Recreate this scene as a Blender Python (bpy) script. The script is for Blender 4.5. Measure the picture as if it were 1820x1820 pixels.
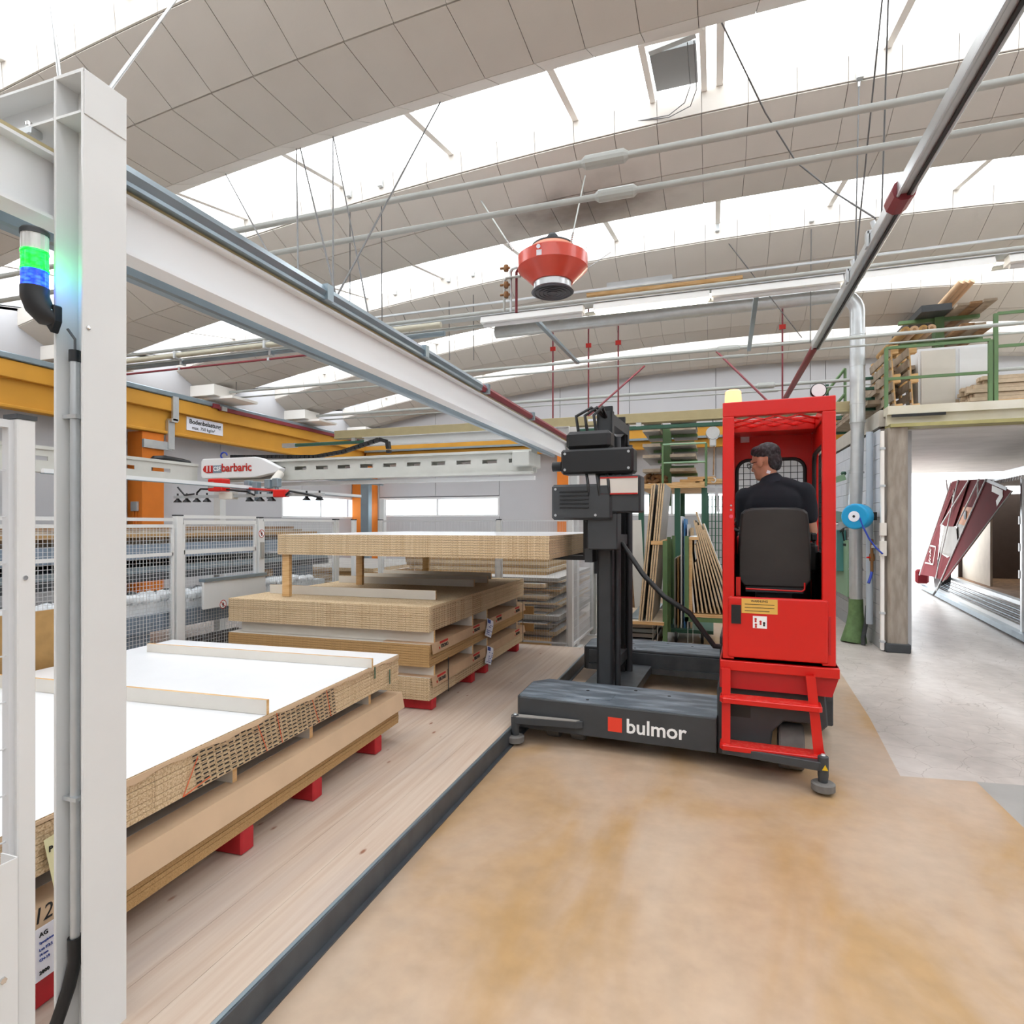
import bpy, bmesh, math, random
from mathutils import Vector, Matrix, Euler
random.seed(7)
SC = bpy.context.scene
COL = SC.collection
for _o in list(bpy.data.objects):
    bpy.data.objects.remove(_o)

# ---------------------------------------------------------------- camera
FPX = 1067.0                      # focal length in pixels of the 1820 px frame
YAW = math.radians(18.55)
CAM_H = 1.70
cam_d = bpy.data.cameras.new('camera')
cam_d.sensor_width = 36.0
cam_d.sensor_fit = 'HORIZONTAL'
cam_d.lens = 36.0 * FPX / 1820.0
cam_d.shift_y = 22.0 / 1820.0
cam_d.clip_start = 0.05
cam_d.clip_end = 300
cam = bpy.data.objects.new('camera', cam_d)
COL.objects.link(cam)
cam.location = (0, 0, CAM_H)
cam.rotation_euler = (math.pi / 2, 0, YAW)
SC.camera = cam

# ---------------------------------------------------------------- light and exposure
SC.view_settings.view_transform = 'Standard'
SC.view_settings.look = 'None'
SC.view_settings.gamma = 1.0
SC.view_settings.use_curve_mapping = False
SC.view_settings.exposure = 1.42
wd = bpy.data.worlds.new('overcast_sky')
SC.world = wd
wd.use_nodes = True
wb = wd.node_tree.nodes['Background']
wb.inputs['Color'].default_value = (0.93, 0.965, 1.0, 1)
wb.inputs['Strength'].default_value = 2.0
# ---------------------------------------------------------------- helpers
CY, SY = math.cos(YAW), math.sin(YAW)
def ray(x, y):
    u = (x - 910.0) / FPX
    v = (932.0 - y) / FPX
    return Vector((u * CY - SY, u * SY + CY, v))
def PX(x, y, X=None, Y=None, Z=None):
    """point of the hall on a real plane (X, Y or height Z), met by the sight line through a frame pixel"""
    r = ray(x, y)
    if Z is not None: t = (Z - CAM_H) / r.z
    elif Y is not None: t = Y / r.y
    else: t = X / r.x
    return Vector((r.x * t, r.y * t, CAM_H + r.z * t))

XF = {}
def link(o): COL.objects.link(o); return o
def tag(o, label=None, cat=None, group=None, kind=None):
    if label: o['label'] = label
    if cat: o['category'] = cat
    if group: o['group'] = group
    if kind: o['kind'] = kind
    return o
def thing(name, label, cat, loc=(0, 0, 0), rz=0.0, group=None, kind=None):
    o = bpy.data.objects.new(name, None)
    o.empty_display_size = 0.1
    link(o)
    o.location = loc
    o.rotation_euler = (0, 0, rz)
    XF[o.name] = Matrix.Translation(Vector(loc)) @ Matrix.Rotation(rz, 4, 'Z')
    return tag(o, label, cat, group, kind)

class MB:
    def __init__(s):
        s.v = []; s.f = []; s.sm = []
    def add(s, vs, fs, smooth=False, M=None):
        b = len(s.v)
        for v in vs:
            v = Vector(v)
            s.v.append(M @ v if M is not None else v)
        for f in fs:
            s.f.append([i + b for i in f]); s.sm.append(smooth)
        return s
    def box(s, c, d, rot=None, M=None):
        hx, hy, hz = d[0] / 2, d[1] / 2, d[2] / 2
        vs = [Vector((x, y, z)) for z in (-hz, hz) for x, y in ((-hx, -hy), (hx, -hy), (hx, hy), (-hx, hy))]
        T = Matrix.Translation(Vector(c))
        if rot is not None:
            T = T @ (rot if isinstance(rot, Matrix) else Euler(rot).to_matrix().to_4x4())
        if M is not None: T = M @ T
        s.add(vs, [(3, 2, 1, 0), (4, 5, 6, 7), (0, 1, 5, 4), (1, 2, 6, 5), (2, 3, 7, 6), (3, 0, 4, 7)], False, T)
        return s
    def bb(s, x0, x1, y0, y1, z0, z1, M=None):
        return s.box(((x0 + x1) / 2, (y0 + y1) / 2, (z0 + z1) / 2), (abs(x1 - x0), abs(y1 - y0), abs(z1 - z0)), None, M)
    def bar(s, p0, p1, w, h=None, up=(0, 0, 1), M=None):
        """rectangular bar from p0 to p1; w across, h along the up side"""
        h = h or w
        p0, p1 = Vector(p0), Vector(p1)
        d = p1 - p0
        L = d.length
        if L < 1e-6: return s
        z = d / L
        u = Vector(up)
        x = u.cross(z)
        if x.length < 1e-4: x = Vector((1, 0, 0)).cross(z)
        if x.length < 1e-4: x = Vector((0, 1, 0)).cross(z)
        x.normalize(); y = z.cross(x)
        R = Matrix((x, y, z)).transposed().to_4x4()
        return s.box((p0 + p1) / 2, (w, h, L), R, M)
    def rings(s, pts, rad, n=8, cap=True, smooth=True, M=None):
        pts = [Vector(p) for p in pts]
        if not isinstance(rad, (list, tuple)): rad = [rad] * len(pts)
        vs = []; prev = None
        for i, p in enumerate(pts):
            if i == 0: t = pts[1] - pts[0]
            elif i == len(pts) - 1: t = pts[-1] - pts[-2]
            else: t = (pts[i + 1] - pts[i]).normalized() + (pts[i] - pts[i - 1]).normalized()
            if t.length < 1e-9: t = Vector((0, 0, 1))
            t.normalize()
            if prev is None:
                a = Vector((0, 0, 1)) if abs(t.z) < 0.9 else Vector((1, 0, 0))
                x = a.cross(t).normalized()
            else:
                x = prev - t * prev.dot(t)
                x.normalize()
            prev = x
            y = t.cross(x)
            for k in range(n):
                a = 2 * math.pi * k / n
                vs.append(p + (x * math.cos(a) + y * math.sin(a)) * rad[i])
        fs = []
        for i in range(len(pts) - 1):
            for k in range(n):
                k2 = (k + 1) % n
                fs.append((i * n + k, i * n + k2, (i + 1) * n + k2, (i + 1) * n + k))
        s.add(vs, fs, smooth, M)
        if cap:
            s.add(vs[:n], [tuple(reversed(range(n)))], False, M)
            s.add(vs[-n:], [tuple(range(n))], False, M)
        return s
    def tube(s, p0, p1, r, n=8, M=None, r2=None):
        return s.rings([p0, p1], [r, r2 if r2 is not None else r], n, True, True, M)
    def lathe(s, prof, c=(0, 0, 0), n=24, axis='Z', M=None, R=None, _part=False):
        """prof: (radius, height) list, turned about the axis through c"""
        c = Vector(c)
        # hard edges: the profile is cut into runs wherever it turns sharply
        runs = [[prof[0]]]
        for i in range(1, len(prof)):
            runs[-1].append(prof[i])
            if i < len(prof) - 1:
                a = math.atan2(prof[i][1] - prof[i - 1][1], prof[i][0] - prof[i - 1][0]); b = math.atan2(prof[i + 1][1] - prof[i][1], prof[i + 1][0] - prof[i][0])
                if abs(math.remainder(a - b, 2 * math.pi)) > math.radians(32): runs.append([prof[i]])
        if len(runs) > 1 and not _part:
            for q in runs: s.lathe(q, c, n, axis, M, R, _part=True)
            for (r, h), rev in ((prof[0], True), (prof[-1], False)):
                cap = []
                for k in range(n):
                    a = 2 * math.pi * k / n
                    q = Vector((r * math.cos(a), r * math.sin(a), h))
                    if axis == 'X': q = Vector((q.z, q.x, q.y))
                    elif axis == 'Y': q = Vector((q.y, q.z, q.x))
                    if R is not None: q = R @ q
                    cap.append(c + q)
                s.add(cap, [tuple(reversed(range(n))) if rev else tuple(range(n))], False, M)
            return s
        vs = []
        for r, h in prof:
            for k in range(n):
                a = 2 * math.pi * k / n
                q = Vector((r * math.cos(a), r * math.sin(a), h))
                if axis == 'X': q = Vector((q.z, q.x, q.y))
                elif axis == 'Y': q = Vector((q.y, q.z, q.x))
                if R is not None: q = R @ q
                vs.append(c + q)
        fs = []
        m = len(prof)
        for i in range(m - 1):
            for k in range(n):
                k2 = (k + 1) % n
                fs.append((i * n + k, i * n + k2, (i + 1) * n + k2, (i + 1) * n + k))
        fs.append(tuple(reversed(range(n)))); fs.append(tuple(range((m - 1) * n, m * n)))
        s.add(vs, fs[:-2], True, M)
        if _part: return s
        s.add(vs[:n], [tuple(reversed(range(n)))], False, M)
        s.add(vs[-n:], [tuple(range(n))], False, M)
        return s
    def prism(s, poly, a, b, plane='XY', M=None):
        """extrude a 2D polygon between a and b along the axis missing from plane"""
        def q(p, h):
            if plane == 'XY': return (p[0], p[1], h)
            if plane == 'XZ': return (p[0], h, p[1])
            return (h, p[0], p[1])
        n = len(poly)
        vs = [q(p, a) for p in poly] + [q(p, b) for p in poly]
        fs = [tuple(reversed(range(n))), tuple(range(n, 2 * n))]
        for i in range(n):
            j = (i + 1) % n
            fs.append((i, j, j + n, i + n))
        return s.add(vs, fs, False, M)
    def build(s, name, mat, parent=None, label=None, cat=None, group=None, kind=None, world=True, bevel=0, pick=None, seg=1, subd=0, solid=0):
        me = bpy.data.meshes.new(name)
        if parent is not None:
            if world:
                inv = XF[parent.name].inverted()
                vs = [inv @ v for v in s.v]
            else: vs = s.v
            off = None
        else:
            xs = [v.x for v in s.v]; ys = [v.y for v in s.v]; zs = [v.z for v in s.v]
            off = Vector(((min(xs) + max(xs)) / 2, (min(ys) + max(ys)) / 2, min(zs)))
            vs = [v - off for v in s.v]
        me.from_pydata([tuple(v) for v in vs], [], s.f)
        bm = bmesh.new(); bm.from_mesh(me)
        bmesh.ops.remove_doubles(bm, verts=bm.verts, dist=1e-6) if subd else None
        bmesh.ops.recalc_face_normals(bm, faces=bm.faces)
        bm.to_mesh(me); bm.free()
        if len(me.polygons) == len(s.sm):
            me.polygons.foreach_set('use_smooth', s.sm)
        mats = mat if isinstance(mat, (list, tuple)) else [mat]
        for m in mats: me.materials.append(m)
        if pick:
            for p in me.polygons: p.material_index = pick(p.normal, p.center)
        me.update()
        o = bpy.data.objects.new(name, me)
        link(o)
        if parent is not None:
            o.parent = parent
            XF[o.name] = XF[parent.name].copy()
        else:
            o.location = off
            XF[o.name] = Matrix.Translation(off)
        if bevel:
            b = o.modifiers.new('bevel', 'BEVEL'); b.width = bevel; b.segments = seg; b.limit_method = 'ANGLE'; b.angle_limit = math.radians(40)
        if subd:
            m_ = o.modifiers.new('subd', 'SUBSURF'); m_.levels = subd; m_.render_levels = subd
        tag(o, label, cat, group, kind)
        return o

def kids(o): return [c for c in bpy.data.objects if c.parent == o]
def dup(root, loc=None, rz=None, label=None, group=None, scale=None):
    def cp(o, par):
        c = o.copy(); link(c)
        if par is not None: c.parent = par
        for k in CH.get(o.name, []): cp(k, c)
        return c
    CH = {}
    for c in bpy.data.objects:
        if c.parent: CH.setdefault(c.parent.name, []).append(c)
    r = cp(root, None)
    if loc is not None: r.location = loc
    if rz is not None: r.rotation_euler = (0, 0, rz)
    if scale is not None: r.scale = scale
    if label: r['label'] = label
    if group: r['group'] = group
    return r

_fc = [0]
def text_mesh(txt, size, ext=0.0015, bold=False, shear=0.0, align='CENTER', spacing=1.0):
    cu = bpy.data.curves.new('txt', 'FONT')
    cu.body = txt; cu.size = size; cu.extrude = ext; cu.align_x = align; cu.align_y = 'CENTER'
    cu.resolution_u = 3
    cu.shear = shear
    cu.space_character = spacing
    if bold: cu.offset = size * 0.018
    t = bpy.data.objects.new('txt', cu); link(t)
    dg = bpy.context.evaluated_depsgraph_get()
    me = bpy.data.meshes.new_from_object(t.evaluated_get(dg))
    bpy.data.objects.remove(t)
    return me
def text(txt, size, mat, parent, p, xdir, up, name='lettering', ext=0.0015, world=True, **k):
    """flat lettering centred on world point p, reading along xdir"""
    me = text_mesh(txt, size, ext, **k)
    x = Vector(xdir).normalized(); y = Vector(up).normalized(); z = x.cross(y).normalized(); y = z.cross(x)
    M = Matrix((x, y, z)).transposed().to_4x4(); M.translation = Vector(p)
    if parent is not None and world: M = XF[parent.name].inverted() @ M
    me.transform(M)
    me.materials.clear(); me.materials.append(mat)
    o = bpy.data.objects.new(name, me); link(o)
    if parent is not None:
        o.parent = parent; XF[o.name] = XF[parent.name].copy()
    return o

ORD = ('topmost', 'second', 'third', 'fourth', 'fifth', 'sixth', 'seventh', 'eighth', 'ninth', 'tenth', 'eleventh', 'twelfth', 'thirteenth', 'fourteenth', 'fifteenth', 'sixteenth')
def nth(i, n):
    """i counts from the bottom of a pile of n"""
    k = n - 1 - i
    if k == 0: return 'topmost'
    if i == 0: return 'lowest'
    return ORD[k] + ' from the top'
# ---------------------------------------------------------------- materials
MATS = {}
def rgb(h):
    if isinstance(h, str):
        c = [int(h[i:i + 2], 16) / 255 for i in (0, 2, 4)]
        return tuple((x / 12.92 if x <= 0.04045 else ((x + 0.055) / 1.055) ** 2.4) for x in c) + (1,)
    return tuple(h) + (1,)
def pm(name, col, rough=0.6, metal=0.0, var=0.0, scale=6.0, bump=0.0, bscale=60.0, col2=None, stretch=None, coat=0.0, emis=None, estr=0.0, detail=4.0, lo=0.35, hi=0.65):
    m = bpy.data.materials.new(name); m.use_nodes = True
    nt = m.node_tree; N = nt.nodes; L = nt.links
    b = N['Principled BSDF']
    c = rgb(col)
    b.inputs['Base Color'].default_value = c
    b.inputs['Roughness'].default_value = rough
    b.inputs['Metallic'].default_value = metal
    if coat: b.inputs['Coat Weight'].default_value = coat
    if emis:
        b.inputs['Emission Color'].default_value = rgb(emis); b.inputs['Emission Strength'].default_value = estr
    tc = N.new('ShaderNodeTexCoord'); mp = N.new('ShaderNodeMapping')
    L.new(tc.outputs['Object'], mp.inputs['Vector'])
    if stretch: mp.inputs['Scale'].default_value = stretch
    if var or col2:
        no = N.new('ShaderNodeTexNoise'); no.inputs['Scale'].default_value = scale; no.inputs['Detail'].default_value = detail
        L.new(mp.outputs['Vector'], no.inputs['Vector'])
        cr = N.new('ShaderNodeValToRGB')
        cr.color_ramp.elements[0].position = lo; cr.color_ramp.elements[1].position = hi
        if col2: c2 = rgb(col2)
        else: c2 = tuple(min(1, x * (1 + var)) for x in c[:3]) + (1,)
        c1 = c if col2 else tuple(x * (1 - var) for x in c[:3]) + (1,)
        cr.color_ramp.elements[0].color = c1; cr.color_ramp.elements[1].color = c2
        L.new(no.outputs['Fac'], cr.inputs['Fac'])
        L.new(cr.outputs['Color'], b.inputs['Base Color'])
    if bump:
        n2 = N.new('ShaderNodeTexNoise'); n2.inputs['Scale'].default_value = bscale; n2.inputs['Detail'].default_value = 3
        L.new(mp.outputs['Vector'], n2.inputs['Vector'])
        bu = N.new('ShaderNodeBump'); bu.inputs['Strength'].default_value = bump; bu.inputs['Distance'].default_value = 0.01
        L.new(n2.outputs['Fac'], bu.inputs['Height']); L.new(bu.outputs['Normal'], b.inputs['Normal'])
    MATS[name] = m
    return m
def chip_mat(name, light, dark, mid, scale=90, layers=False, stretch=(1, 1, 1)):
    """pressed wood chips: cream flakes with dark gaps"""
    m = bpy.data.materials.new(name); m.use_nodes = True
    nt = m.node_tree; N = nt.nodes; L = nt.links; b = N['Principled BSDF']
    b.inputs['Roughness'].default_value = 0.85
    tc = N.new('ShaderNodeTexCoord'); mp = N.new('ShaderNodeMapping'); mp.inputs['Scale'].default_value = stretch
    L.new(tc.outputs['Object'], mp.inputs['Vector'])
    vo = N.new('ShaderNodeTexVoronoi'); vo.inputs['Scale'].default_value = scale
    L.new(mp.outputs['Vector'], vo.inputs['Vector'])
    no = N.new('ShaderNodeTexNoise'); no.inputs['Scale'].default_value = scale * 1.7; no.inputs['Detail'].default_value = 3
    L.new(mp.outputs['Vector'], no.inputs['Vector'])
    cr = N.new('ShaderNodeValToRGB'); e = cr.color_ramp.elements
    e[0].position = 0.33; e[0].color = rgb(dark); e[1].position = 0.62; e[1].color = rgb(light)
    k = e.new(0.45); k.color = rgb(mid)
    L.new(no.outputs['Fac'], cr.inputs['Fac'])
    mx = N.new('ShaderNodeMix'); mx.data_type = 'RGBA'; mx.blend_type = 'MIX'; mx.inputs[0].default_value = 0.35
    L.new(cr.outputs['Color'], mx.inputs[6])
    cr2 = N.new('ShaderNodeValToRGB'); cr2.color_ramp.elements[0].color = rgb(mid); cr2.color_ramp.elements[1].color = rgb(light)
    sp = N.new('ShaderNodeSeparateColor'); L.new(vo.outputs['Color'], sp.inputs[0]); L.new(sp.outputs[0], cr2.inputs['Fac'])
    L.new(cr2.outputs['Color'], mx.inputs[7])
    L.new(mx.outputs[2], b.inputs['Base Color'])
    bu = N.new('ShaderNodeBump'); bu.inputs['Strength'].default_value = 0.5; bu.inputs['Distance'].default_value = 0.002
    L.new(no.outputs['Fac'], bu.inputs['Height']); L.new(bu.outputs['Normal'], b.inputs['Normal'])
    MATS[name] = m
    return m

M_white = pm('white_paint_steel', 'DADBDA', 0.4, var=0.02, scale=3)
M_whitec = pm('bright_white_paint', 'E4E5E6', 0.45)
M_concr = pm('cream_painted_concrete', 'CCC6BE', 0.85, var=0.03, scale=1.3, bump=0.08, bscale=40)
M_lip = pm('white_painted_concrete', 'EFECE6', 0.8, var=0.03, scale=2)
M_joint = pm('dark_joint', '6E6A66', 0.9)
M_wallg = pm('light_grey_wall', 'BDBDC0', 0.8, var=0.02, scale=1)
M_galv = pm('galvanised_steel', 'C6CACC', 0.33, metal=0.6, var=0.04, scale=9)
M_steelb = pm('blue_grey_steel', '8E9DA6', 0.35, metal=0.6, var=0.06, scale=5)
M_wire = pm('dark_wire_rope', '6A6A6A', 0.5, metal=0.5)
M_pipe = pm('grey_painted_pipe', 'AFB2AE', 0.5, var=0.03)
M_orange = pm('orange_painted_concrete', 'D9781F', 0.75, var=0.06, scale=3)
M_yellow = pm('ochre_yellow_paint', 'CB922F', 0.7, var=0.05, scale=2)
M_red = pm('bright_red_paint', 'CE140C', 0.35, var=0.03, scale=2, coat=0.15)
M_redworn = pm('worn_red_paint', 'DE2A22', 0.45, col2='E86A60', scale=40, lo=0.5, hi=0.75)
M_dkred = pm('dark_red_plastic', '7E2A33', 0.5)
M_dark = pm('anthracite_paint', '3A3D40', 0.5, var=0.08, scale=5)
M_worn = pm('scuffed_anthracite_top', '56606A', 0.5, col2='8D98A2', scale=9, detail=12, lo=0.42, hi=0.7, stretch=(0.4, 1.6, 1), bump=0.25, bscale=50)
M_black = pm('black_plastic', '17181A', 0.45)
M_blackm = pm('black_matt_fabric', '1B1D22', 0.85, bump=0.1, bscale=300)
M_rubber = pm('grey_rubber', '6F6C68', 0.8, var=0.08, scale=20)
M_seat = pm('black_seat_vinyl', '2B2826', 0.55, var=0.08, scale=8)
M_green = pm('green_painted_steel', '5E7C52', 0.5, var=0.06, scale=6)
M_dkgreen = pm('dark_green_paint', '2E5A48', 0.5)
M_teal = pm('pale_green_paint', '8FB090', 0.6, var=0.04)
M_tan = pm('tan_paint', 'B0A37C', 0.6, var=0.04)
M_blue = pm('bright_blue_plastic', '1597CC', 0.35)
M_bluecable = pm('blue_cable', '2440A8', 0.5)
M_kraft = pm('kraft_cardboard', 'BC9C7C', 0.85, var=0.06, scale=5)
M_kraft2 = pm('pale_kraft_cardboard', 'C9AD8E', 0.85, var=0.05, scale=4)
M_mdf = pm('brown_hardboard', 'A8834F', 0.8, var=0.08, scale=12)
M_timber = pm('light_timber', 'C79A60', 0.75, col2='DDB988', scale=5, stretch=(1, 1, 14))
M_timberX = pm('grey_weathered_timber', '8B7C6C', 0.8, col2='A89884', scale=7)
M_oldwood = pm('dark_timber', '7A5A3E', 0.8, col2='A07C56', scale=8)
M_melam = pm('white_melamine', 'E9EBEE', 0.28, var=0.01)
M_melamb = pm('cream_melamine', 'D9D4CB', 0.5, var=0.02)
M_greybd = pm('grey_board_face', '9A9690', 0.6, var=0.08, scale=3)
M_paper = pm('paper', 'E6E8F2', 0.7)
M_papery = pm('yellow_paper', 'E3E0B4', 0.7)
M_ink = pm('black_ink', '1A1A1C', 0.7)
M_inkb = pm('blue_ink', '3A4E9A', 0.7)
M_inkr = pm('red_ink', 'B8261E', 0.7)
M_inkw = pm('white_ink', 'F0F0F0', 0.6)
M_skin = pm('skin', 'C68E74', 0.5, var=0.04, scale=12)
M_hair = pm('dark_grey_hair', '26262B', 0.6, col2='5A5A60', scale=50, lo=0.45, hi=0.75, bump=0.3, bscale=160)
M_chip = chip_mat('chipboard_edge', 'DCC7A6', '846849', 'BEA27C', 85)
M_chipd = chip_mat('brown_fibreboard_edge', 'BC9868', '8A6A44', 'A88454', 120)
M_chrome = pm('chrome', 'D8D8D8', 0.15, metal=1.0)
M_conv = pm('blue_grey_machine_paint', '7D8C9C', 0.5, var=0.05)
M_tarp = pm('red_tarpaulin', '74131E', 0.9, var=0.06, scale=3)
M_brass = pm('brass_valve', '7E5A38', 0.5, metal=0.5)
M_soot = pm('heater_grille', '55555A', 0.5, metal=0.4)
M_pink = pm('orange_red_enamel', 'D24A38', 0.35, var=0.05, coat=0.3)
def emit(name, col, s):
    m = bpy.data.materials.new(name); m.use_nodes = True
    nt = m.node_tree; nt.nodes.clear()
    e = nt.nodes.new('ShaderNodeEmission'); o = nt.nodes.new('ShaderNodeOutputMaterial')
    e.inputs[0].default_value = rgb(col); e.inputs[1].default_value = s
    nt.links.new(e.outputs[0], o.inputs[0]); MATS[name] = m
    return m
M_tube = emit('lit_fluorescent_tube', 'FFF1D6', 9)
def glass(name, col, gl=0.06, rough=0.1):
    m = bpy.data.materials.new(name); m.use_nodes = True
    nt = m.node_tree; nt.nodes.clear(); N = nt.nodes
    t = N.new('ShaderNodeBsdfTransparent'); g = N.new('ShaderNodeBsdfGlossy'); x = N.new('ShaderNodeMixShader'); o = N.new('ShaderNodeOutputMaterial')
    t.inputs[0].default_value = rgb(col); g.inputs['Roughness'].default_value = rough; x.inputs[0].default_value = gl
    nt.links.new(t.outputs[0], x.inputs[1]); nt.links.new(g.outputs[0], x.inputs[2]); nt.links.new(x.outputs[0], o.inputs[0])
    MATS[name] = m
    return m
M_glass = glass('window_glass', 'F4F8FA')
# ================================================================ SETTING
XL, XR, YF, YB = -9.35, 10.8, 14.5, -8.0
CREASES = [-6.7, -4.1, -1.5, 1.1, 3.7, 6.3, 8.95, 11.55, 14.15]
def zc(x): return 5.28 - 0.0098 * (x - 0.8) ** 2
def dzc(x): return -0.0196 * (x - 0.8)

# soot on the shells over the unit heater, part of the concrete's own colour
def stain(m, centre, size, col):
    nt = m.node_tree; N = nt.nodes; L = nt.links; b = N['Principled BSDF']
    src = b.inputs['Base Color'].links[0].from_socket
    g = N.new('ShaderNodeNewGeometry'); mp = N.new('ShaderNodeMapping'); mp.vector_type = 'POINT'
    mp.inputs['Scale'].default_value = tuple(1 / s for s in size); mp.inputs['Location'].default_value = tuple(-c / s for c, s in zip(centre, size))
    L.new(g.outputs['Position'], mp.inputs[0])
    ln = N.new('ShaderNodeVectorMath'); ln.operation = 'LENGTH'; L.new(mp.outputs[0], ln.inputs[0])
    no = N.new('ShaderNodeTexNoise'); no.inputs['Scale'].default_value = 2.5; no.inputs['Detail'].default_value = 6; L.new(g.outputs['Position'], no.inputs['Vector'])
    ad = N.new('ShaderNodeMath'); ad.operation = 'MULTIPLY_ADD'; ad.inputs[1].default_value = 0.9; L.new(no.outputs['Fac'], ad.inputs[0]); L.new(ln.outputs['Value'], ad.inputs[2])
    mr = N.new('ShaderNodeMapRange'); mr.interpolation_type = 'SMOOTHSTEP'; mr.inputs['From Min'].default_value = 0.55; mr.inputs['From Max'].default_value = 1.5; mr.inputs['To Min'].default_value = 0.8; mr.inputs['To Max'].default_value = 0.0
    L.new(ad.outputs[0], mr.inputs['Value'])
    mx = N.new('ShaderNodeMix'); mx.data_type = 'RGBA'; L.new(mr.outputs[0], mx.inputs[0]); L.new(src, mx.inputs[6]); mx.inputs[7].default_value = rgb(col)
    L.new(mx.outputs[2], b.inputs['Base Color'])
_sp = PX(1040, 375, Y=6.55)
stain(M_concr, (_sp.x, 6.6, 5.3), (1.3, 0.55, 0.6), '5A4A3E')
# floor: grey cracked screed
def floor_mat(name, c1, c2, c3, crack=0.0, rough=0.32, scale=0.9):
    m = bpy.data.materials.new(name); m.use_nodes = True
    nt = m.node_tree; N = nt.nodes; L = nt.links; b = N['Principled BSDF']
    tc = N.new('ShaderNodeTexCoord')
    geo = N.new('ShaderNodeNewGeometry')
    def noise(s, d, st=(1, 1, 1), dist=0.0):
        mp = N.new('ShaderNodeMapping'); mp.inputs['Scale'].default_value = st
        L.new(geo.outputs['Position'], mp.inputs['Vector'])
        n = N.new('ShaderNodeTexNoise'); n.inputs['Scale'].default_value = s; n.inputs['Detail'].default_value = d; n.inputs['Distortion'].default_value = dist
        L.new(mp.outputs['Vector'], n.inputs['Vector']); return n
    n1 = noise(scale, 6, (1.6, 0.7, 1), 0.6)
    cr = N.new('ShaderNodeValToRGB'); e = cr.color_ramp.elements
    e[0].position = 0.36; e[0].color = rgb(c1); e[1].position = 0.66; e[1].color = rgb(c3); k = e.new(0.5); k.color = rgb(c2)
    L.new(n1.outputs['Fac'], cr.inputs['Fac'])
    n2 = noise(9, 10)
    mx = N.new('ShaderNodeMix'); mx.data_type = 'RGBA'; mx.blend_type = 'OVERLAY'; mx.inputs[0].default_value = 0.28
    L.new(cr.outputs['Color'], mx.inputs[6]); L.new(n2.outputs['Color'], mx.inputs[7])
    bw = N.new('ShaderNodeRGBToBW'); L.new(n2.outputs['Color'], bw.inputs[0]); L.new(bw.outputs[0], mx.inputs[7])
    out = mx.outputs[2]
    if crack:
        mp = N.new('ShaderNodeMapping'); L.new(geo.outputs['Position'], mp.inputs['Vector'])
        nd = noise(3, 4)
        ad = N.new('ShaderNodeMix'); ad.data_type = 'RGBA'; ad.blend_type = 'ADD'; ad.inputs[0].default_value = 0.22
        L.new(mp.outputs['Vector'], ad.inputs[6]); L.new(nd.outputs['Color'], ad.inputs[7])
        vo = N.new('ShaderNodeTexVoronoi'); vo.feature = 'DISTANCE_TO_EDGE'; vo.inputs['Scale'].default_value = crack
        L.new(ad.outputs[2], vo.inputs['Vector'])
        c4 = N.new('ShaderNodeValToRGB'); c4.color_ramp.elements[0].position = 0.004; c4.color_ramp.elements[1].position = 0.014
        c4.color_ramp.elements[0].color = (0.72, 0.70, 0.68, 1); c4.color_ramp.elements[1].color = (1, 1, 1, 1)
        L.new(vo.outputs['Distance'], c4.inputs['Fac'])
        m2 = N.new('ShaderNodeMix'); m2.data_type = 'RGBA'; m2.blend_type = 'MULTIPLY'; m2.inputs[0].default_value = 1
        L.new(out, m2.inputs[6]); L.new(c4.outputs['Color'], m2.inputs[7]); out = m2.outputs[2]
    L.new(out, b.inputs['Base Color'])
    b.inputs['Roughness'].default_value = rough
    mr = N.new('ShaderNodeMapRange'); mr.inputs['To Min'].default_value = rough - 0.1; mr.inputs['To Max'].default_value = rough + 0.15
    L.new(n2.outputs['Fac'], mr.inputs['Value']); L.new(mr.outputs[0], b.inputs['Roughness'])
    bu = N.new('ShaderNodeBump'); bu.inputs['Strength'].default_value = 0.06; bu.inputs['Distance'].default_value = 0.02
    L.new(noise(5, 4).outputs['Fac'], bu.inputs['Height']); L.new(bu.outputs['Normal'], b.inputs['Normal'])
    MATS[name] = m
    return m
M_floor = floor_mat('grey_screed', 'A9A19A', 'B9B1AA', 'C6BFB9', crack=4.0, rough=0.4)
M_coat = floor_mat('ochre_stained_coating', 'AC8A5E', 'B49A80', 'BAA692', crack=0, rough=0.34)
_mb = MB(); _mb.bb(-14, 30, YB - 0.4, 45, -0.2, 0)
_mb.build('floor', M_floor, kind='structure')
poly = [PX(*p, Z=0)[:2] for p in ((1500, 1205), (1545, 1275), (1600, 1380), (1735, 1390), (1900, 1550))]
a0 = PX(1480, 1175, Z=0)
pl = [(-1.52, YB), (-1.52, 14.3), (a0.x - 0.05, 14.3), (a0.x, a0.y)] + [tuple(p) for p in poly] + [(poly[-1][0] + 1.2, poly[-1][1] - 1.5), (poly[-1][0] + 1.2, YB)]
_mb = MB(); _mb.prism(pl, 0.0, 0.003)
_mb.build('floor', M_coat, kind='structure')
# darker repair patch at the right
_p = [PX(*p, Z=0)[:2] for p in ((1735, 1390), (2150, 1422), (2600, 1600), (1900, 1550))]
_mb = MB(); _mb.prism([tuple(p) for p in _p], 0.0, 0.0025)
_mb.build('floor', pm('dark_grey_screed', '9A9894', 0.45, var=0.06, scale=3), kind='structure')

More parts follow.
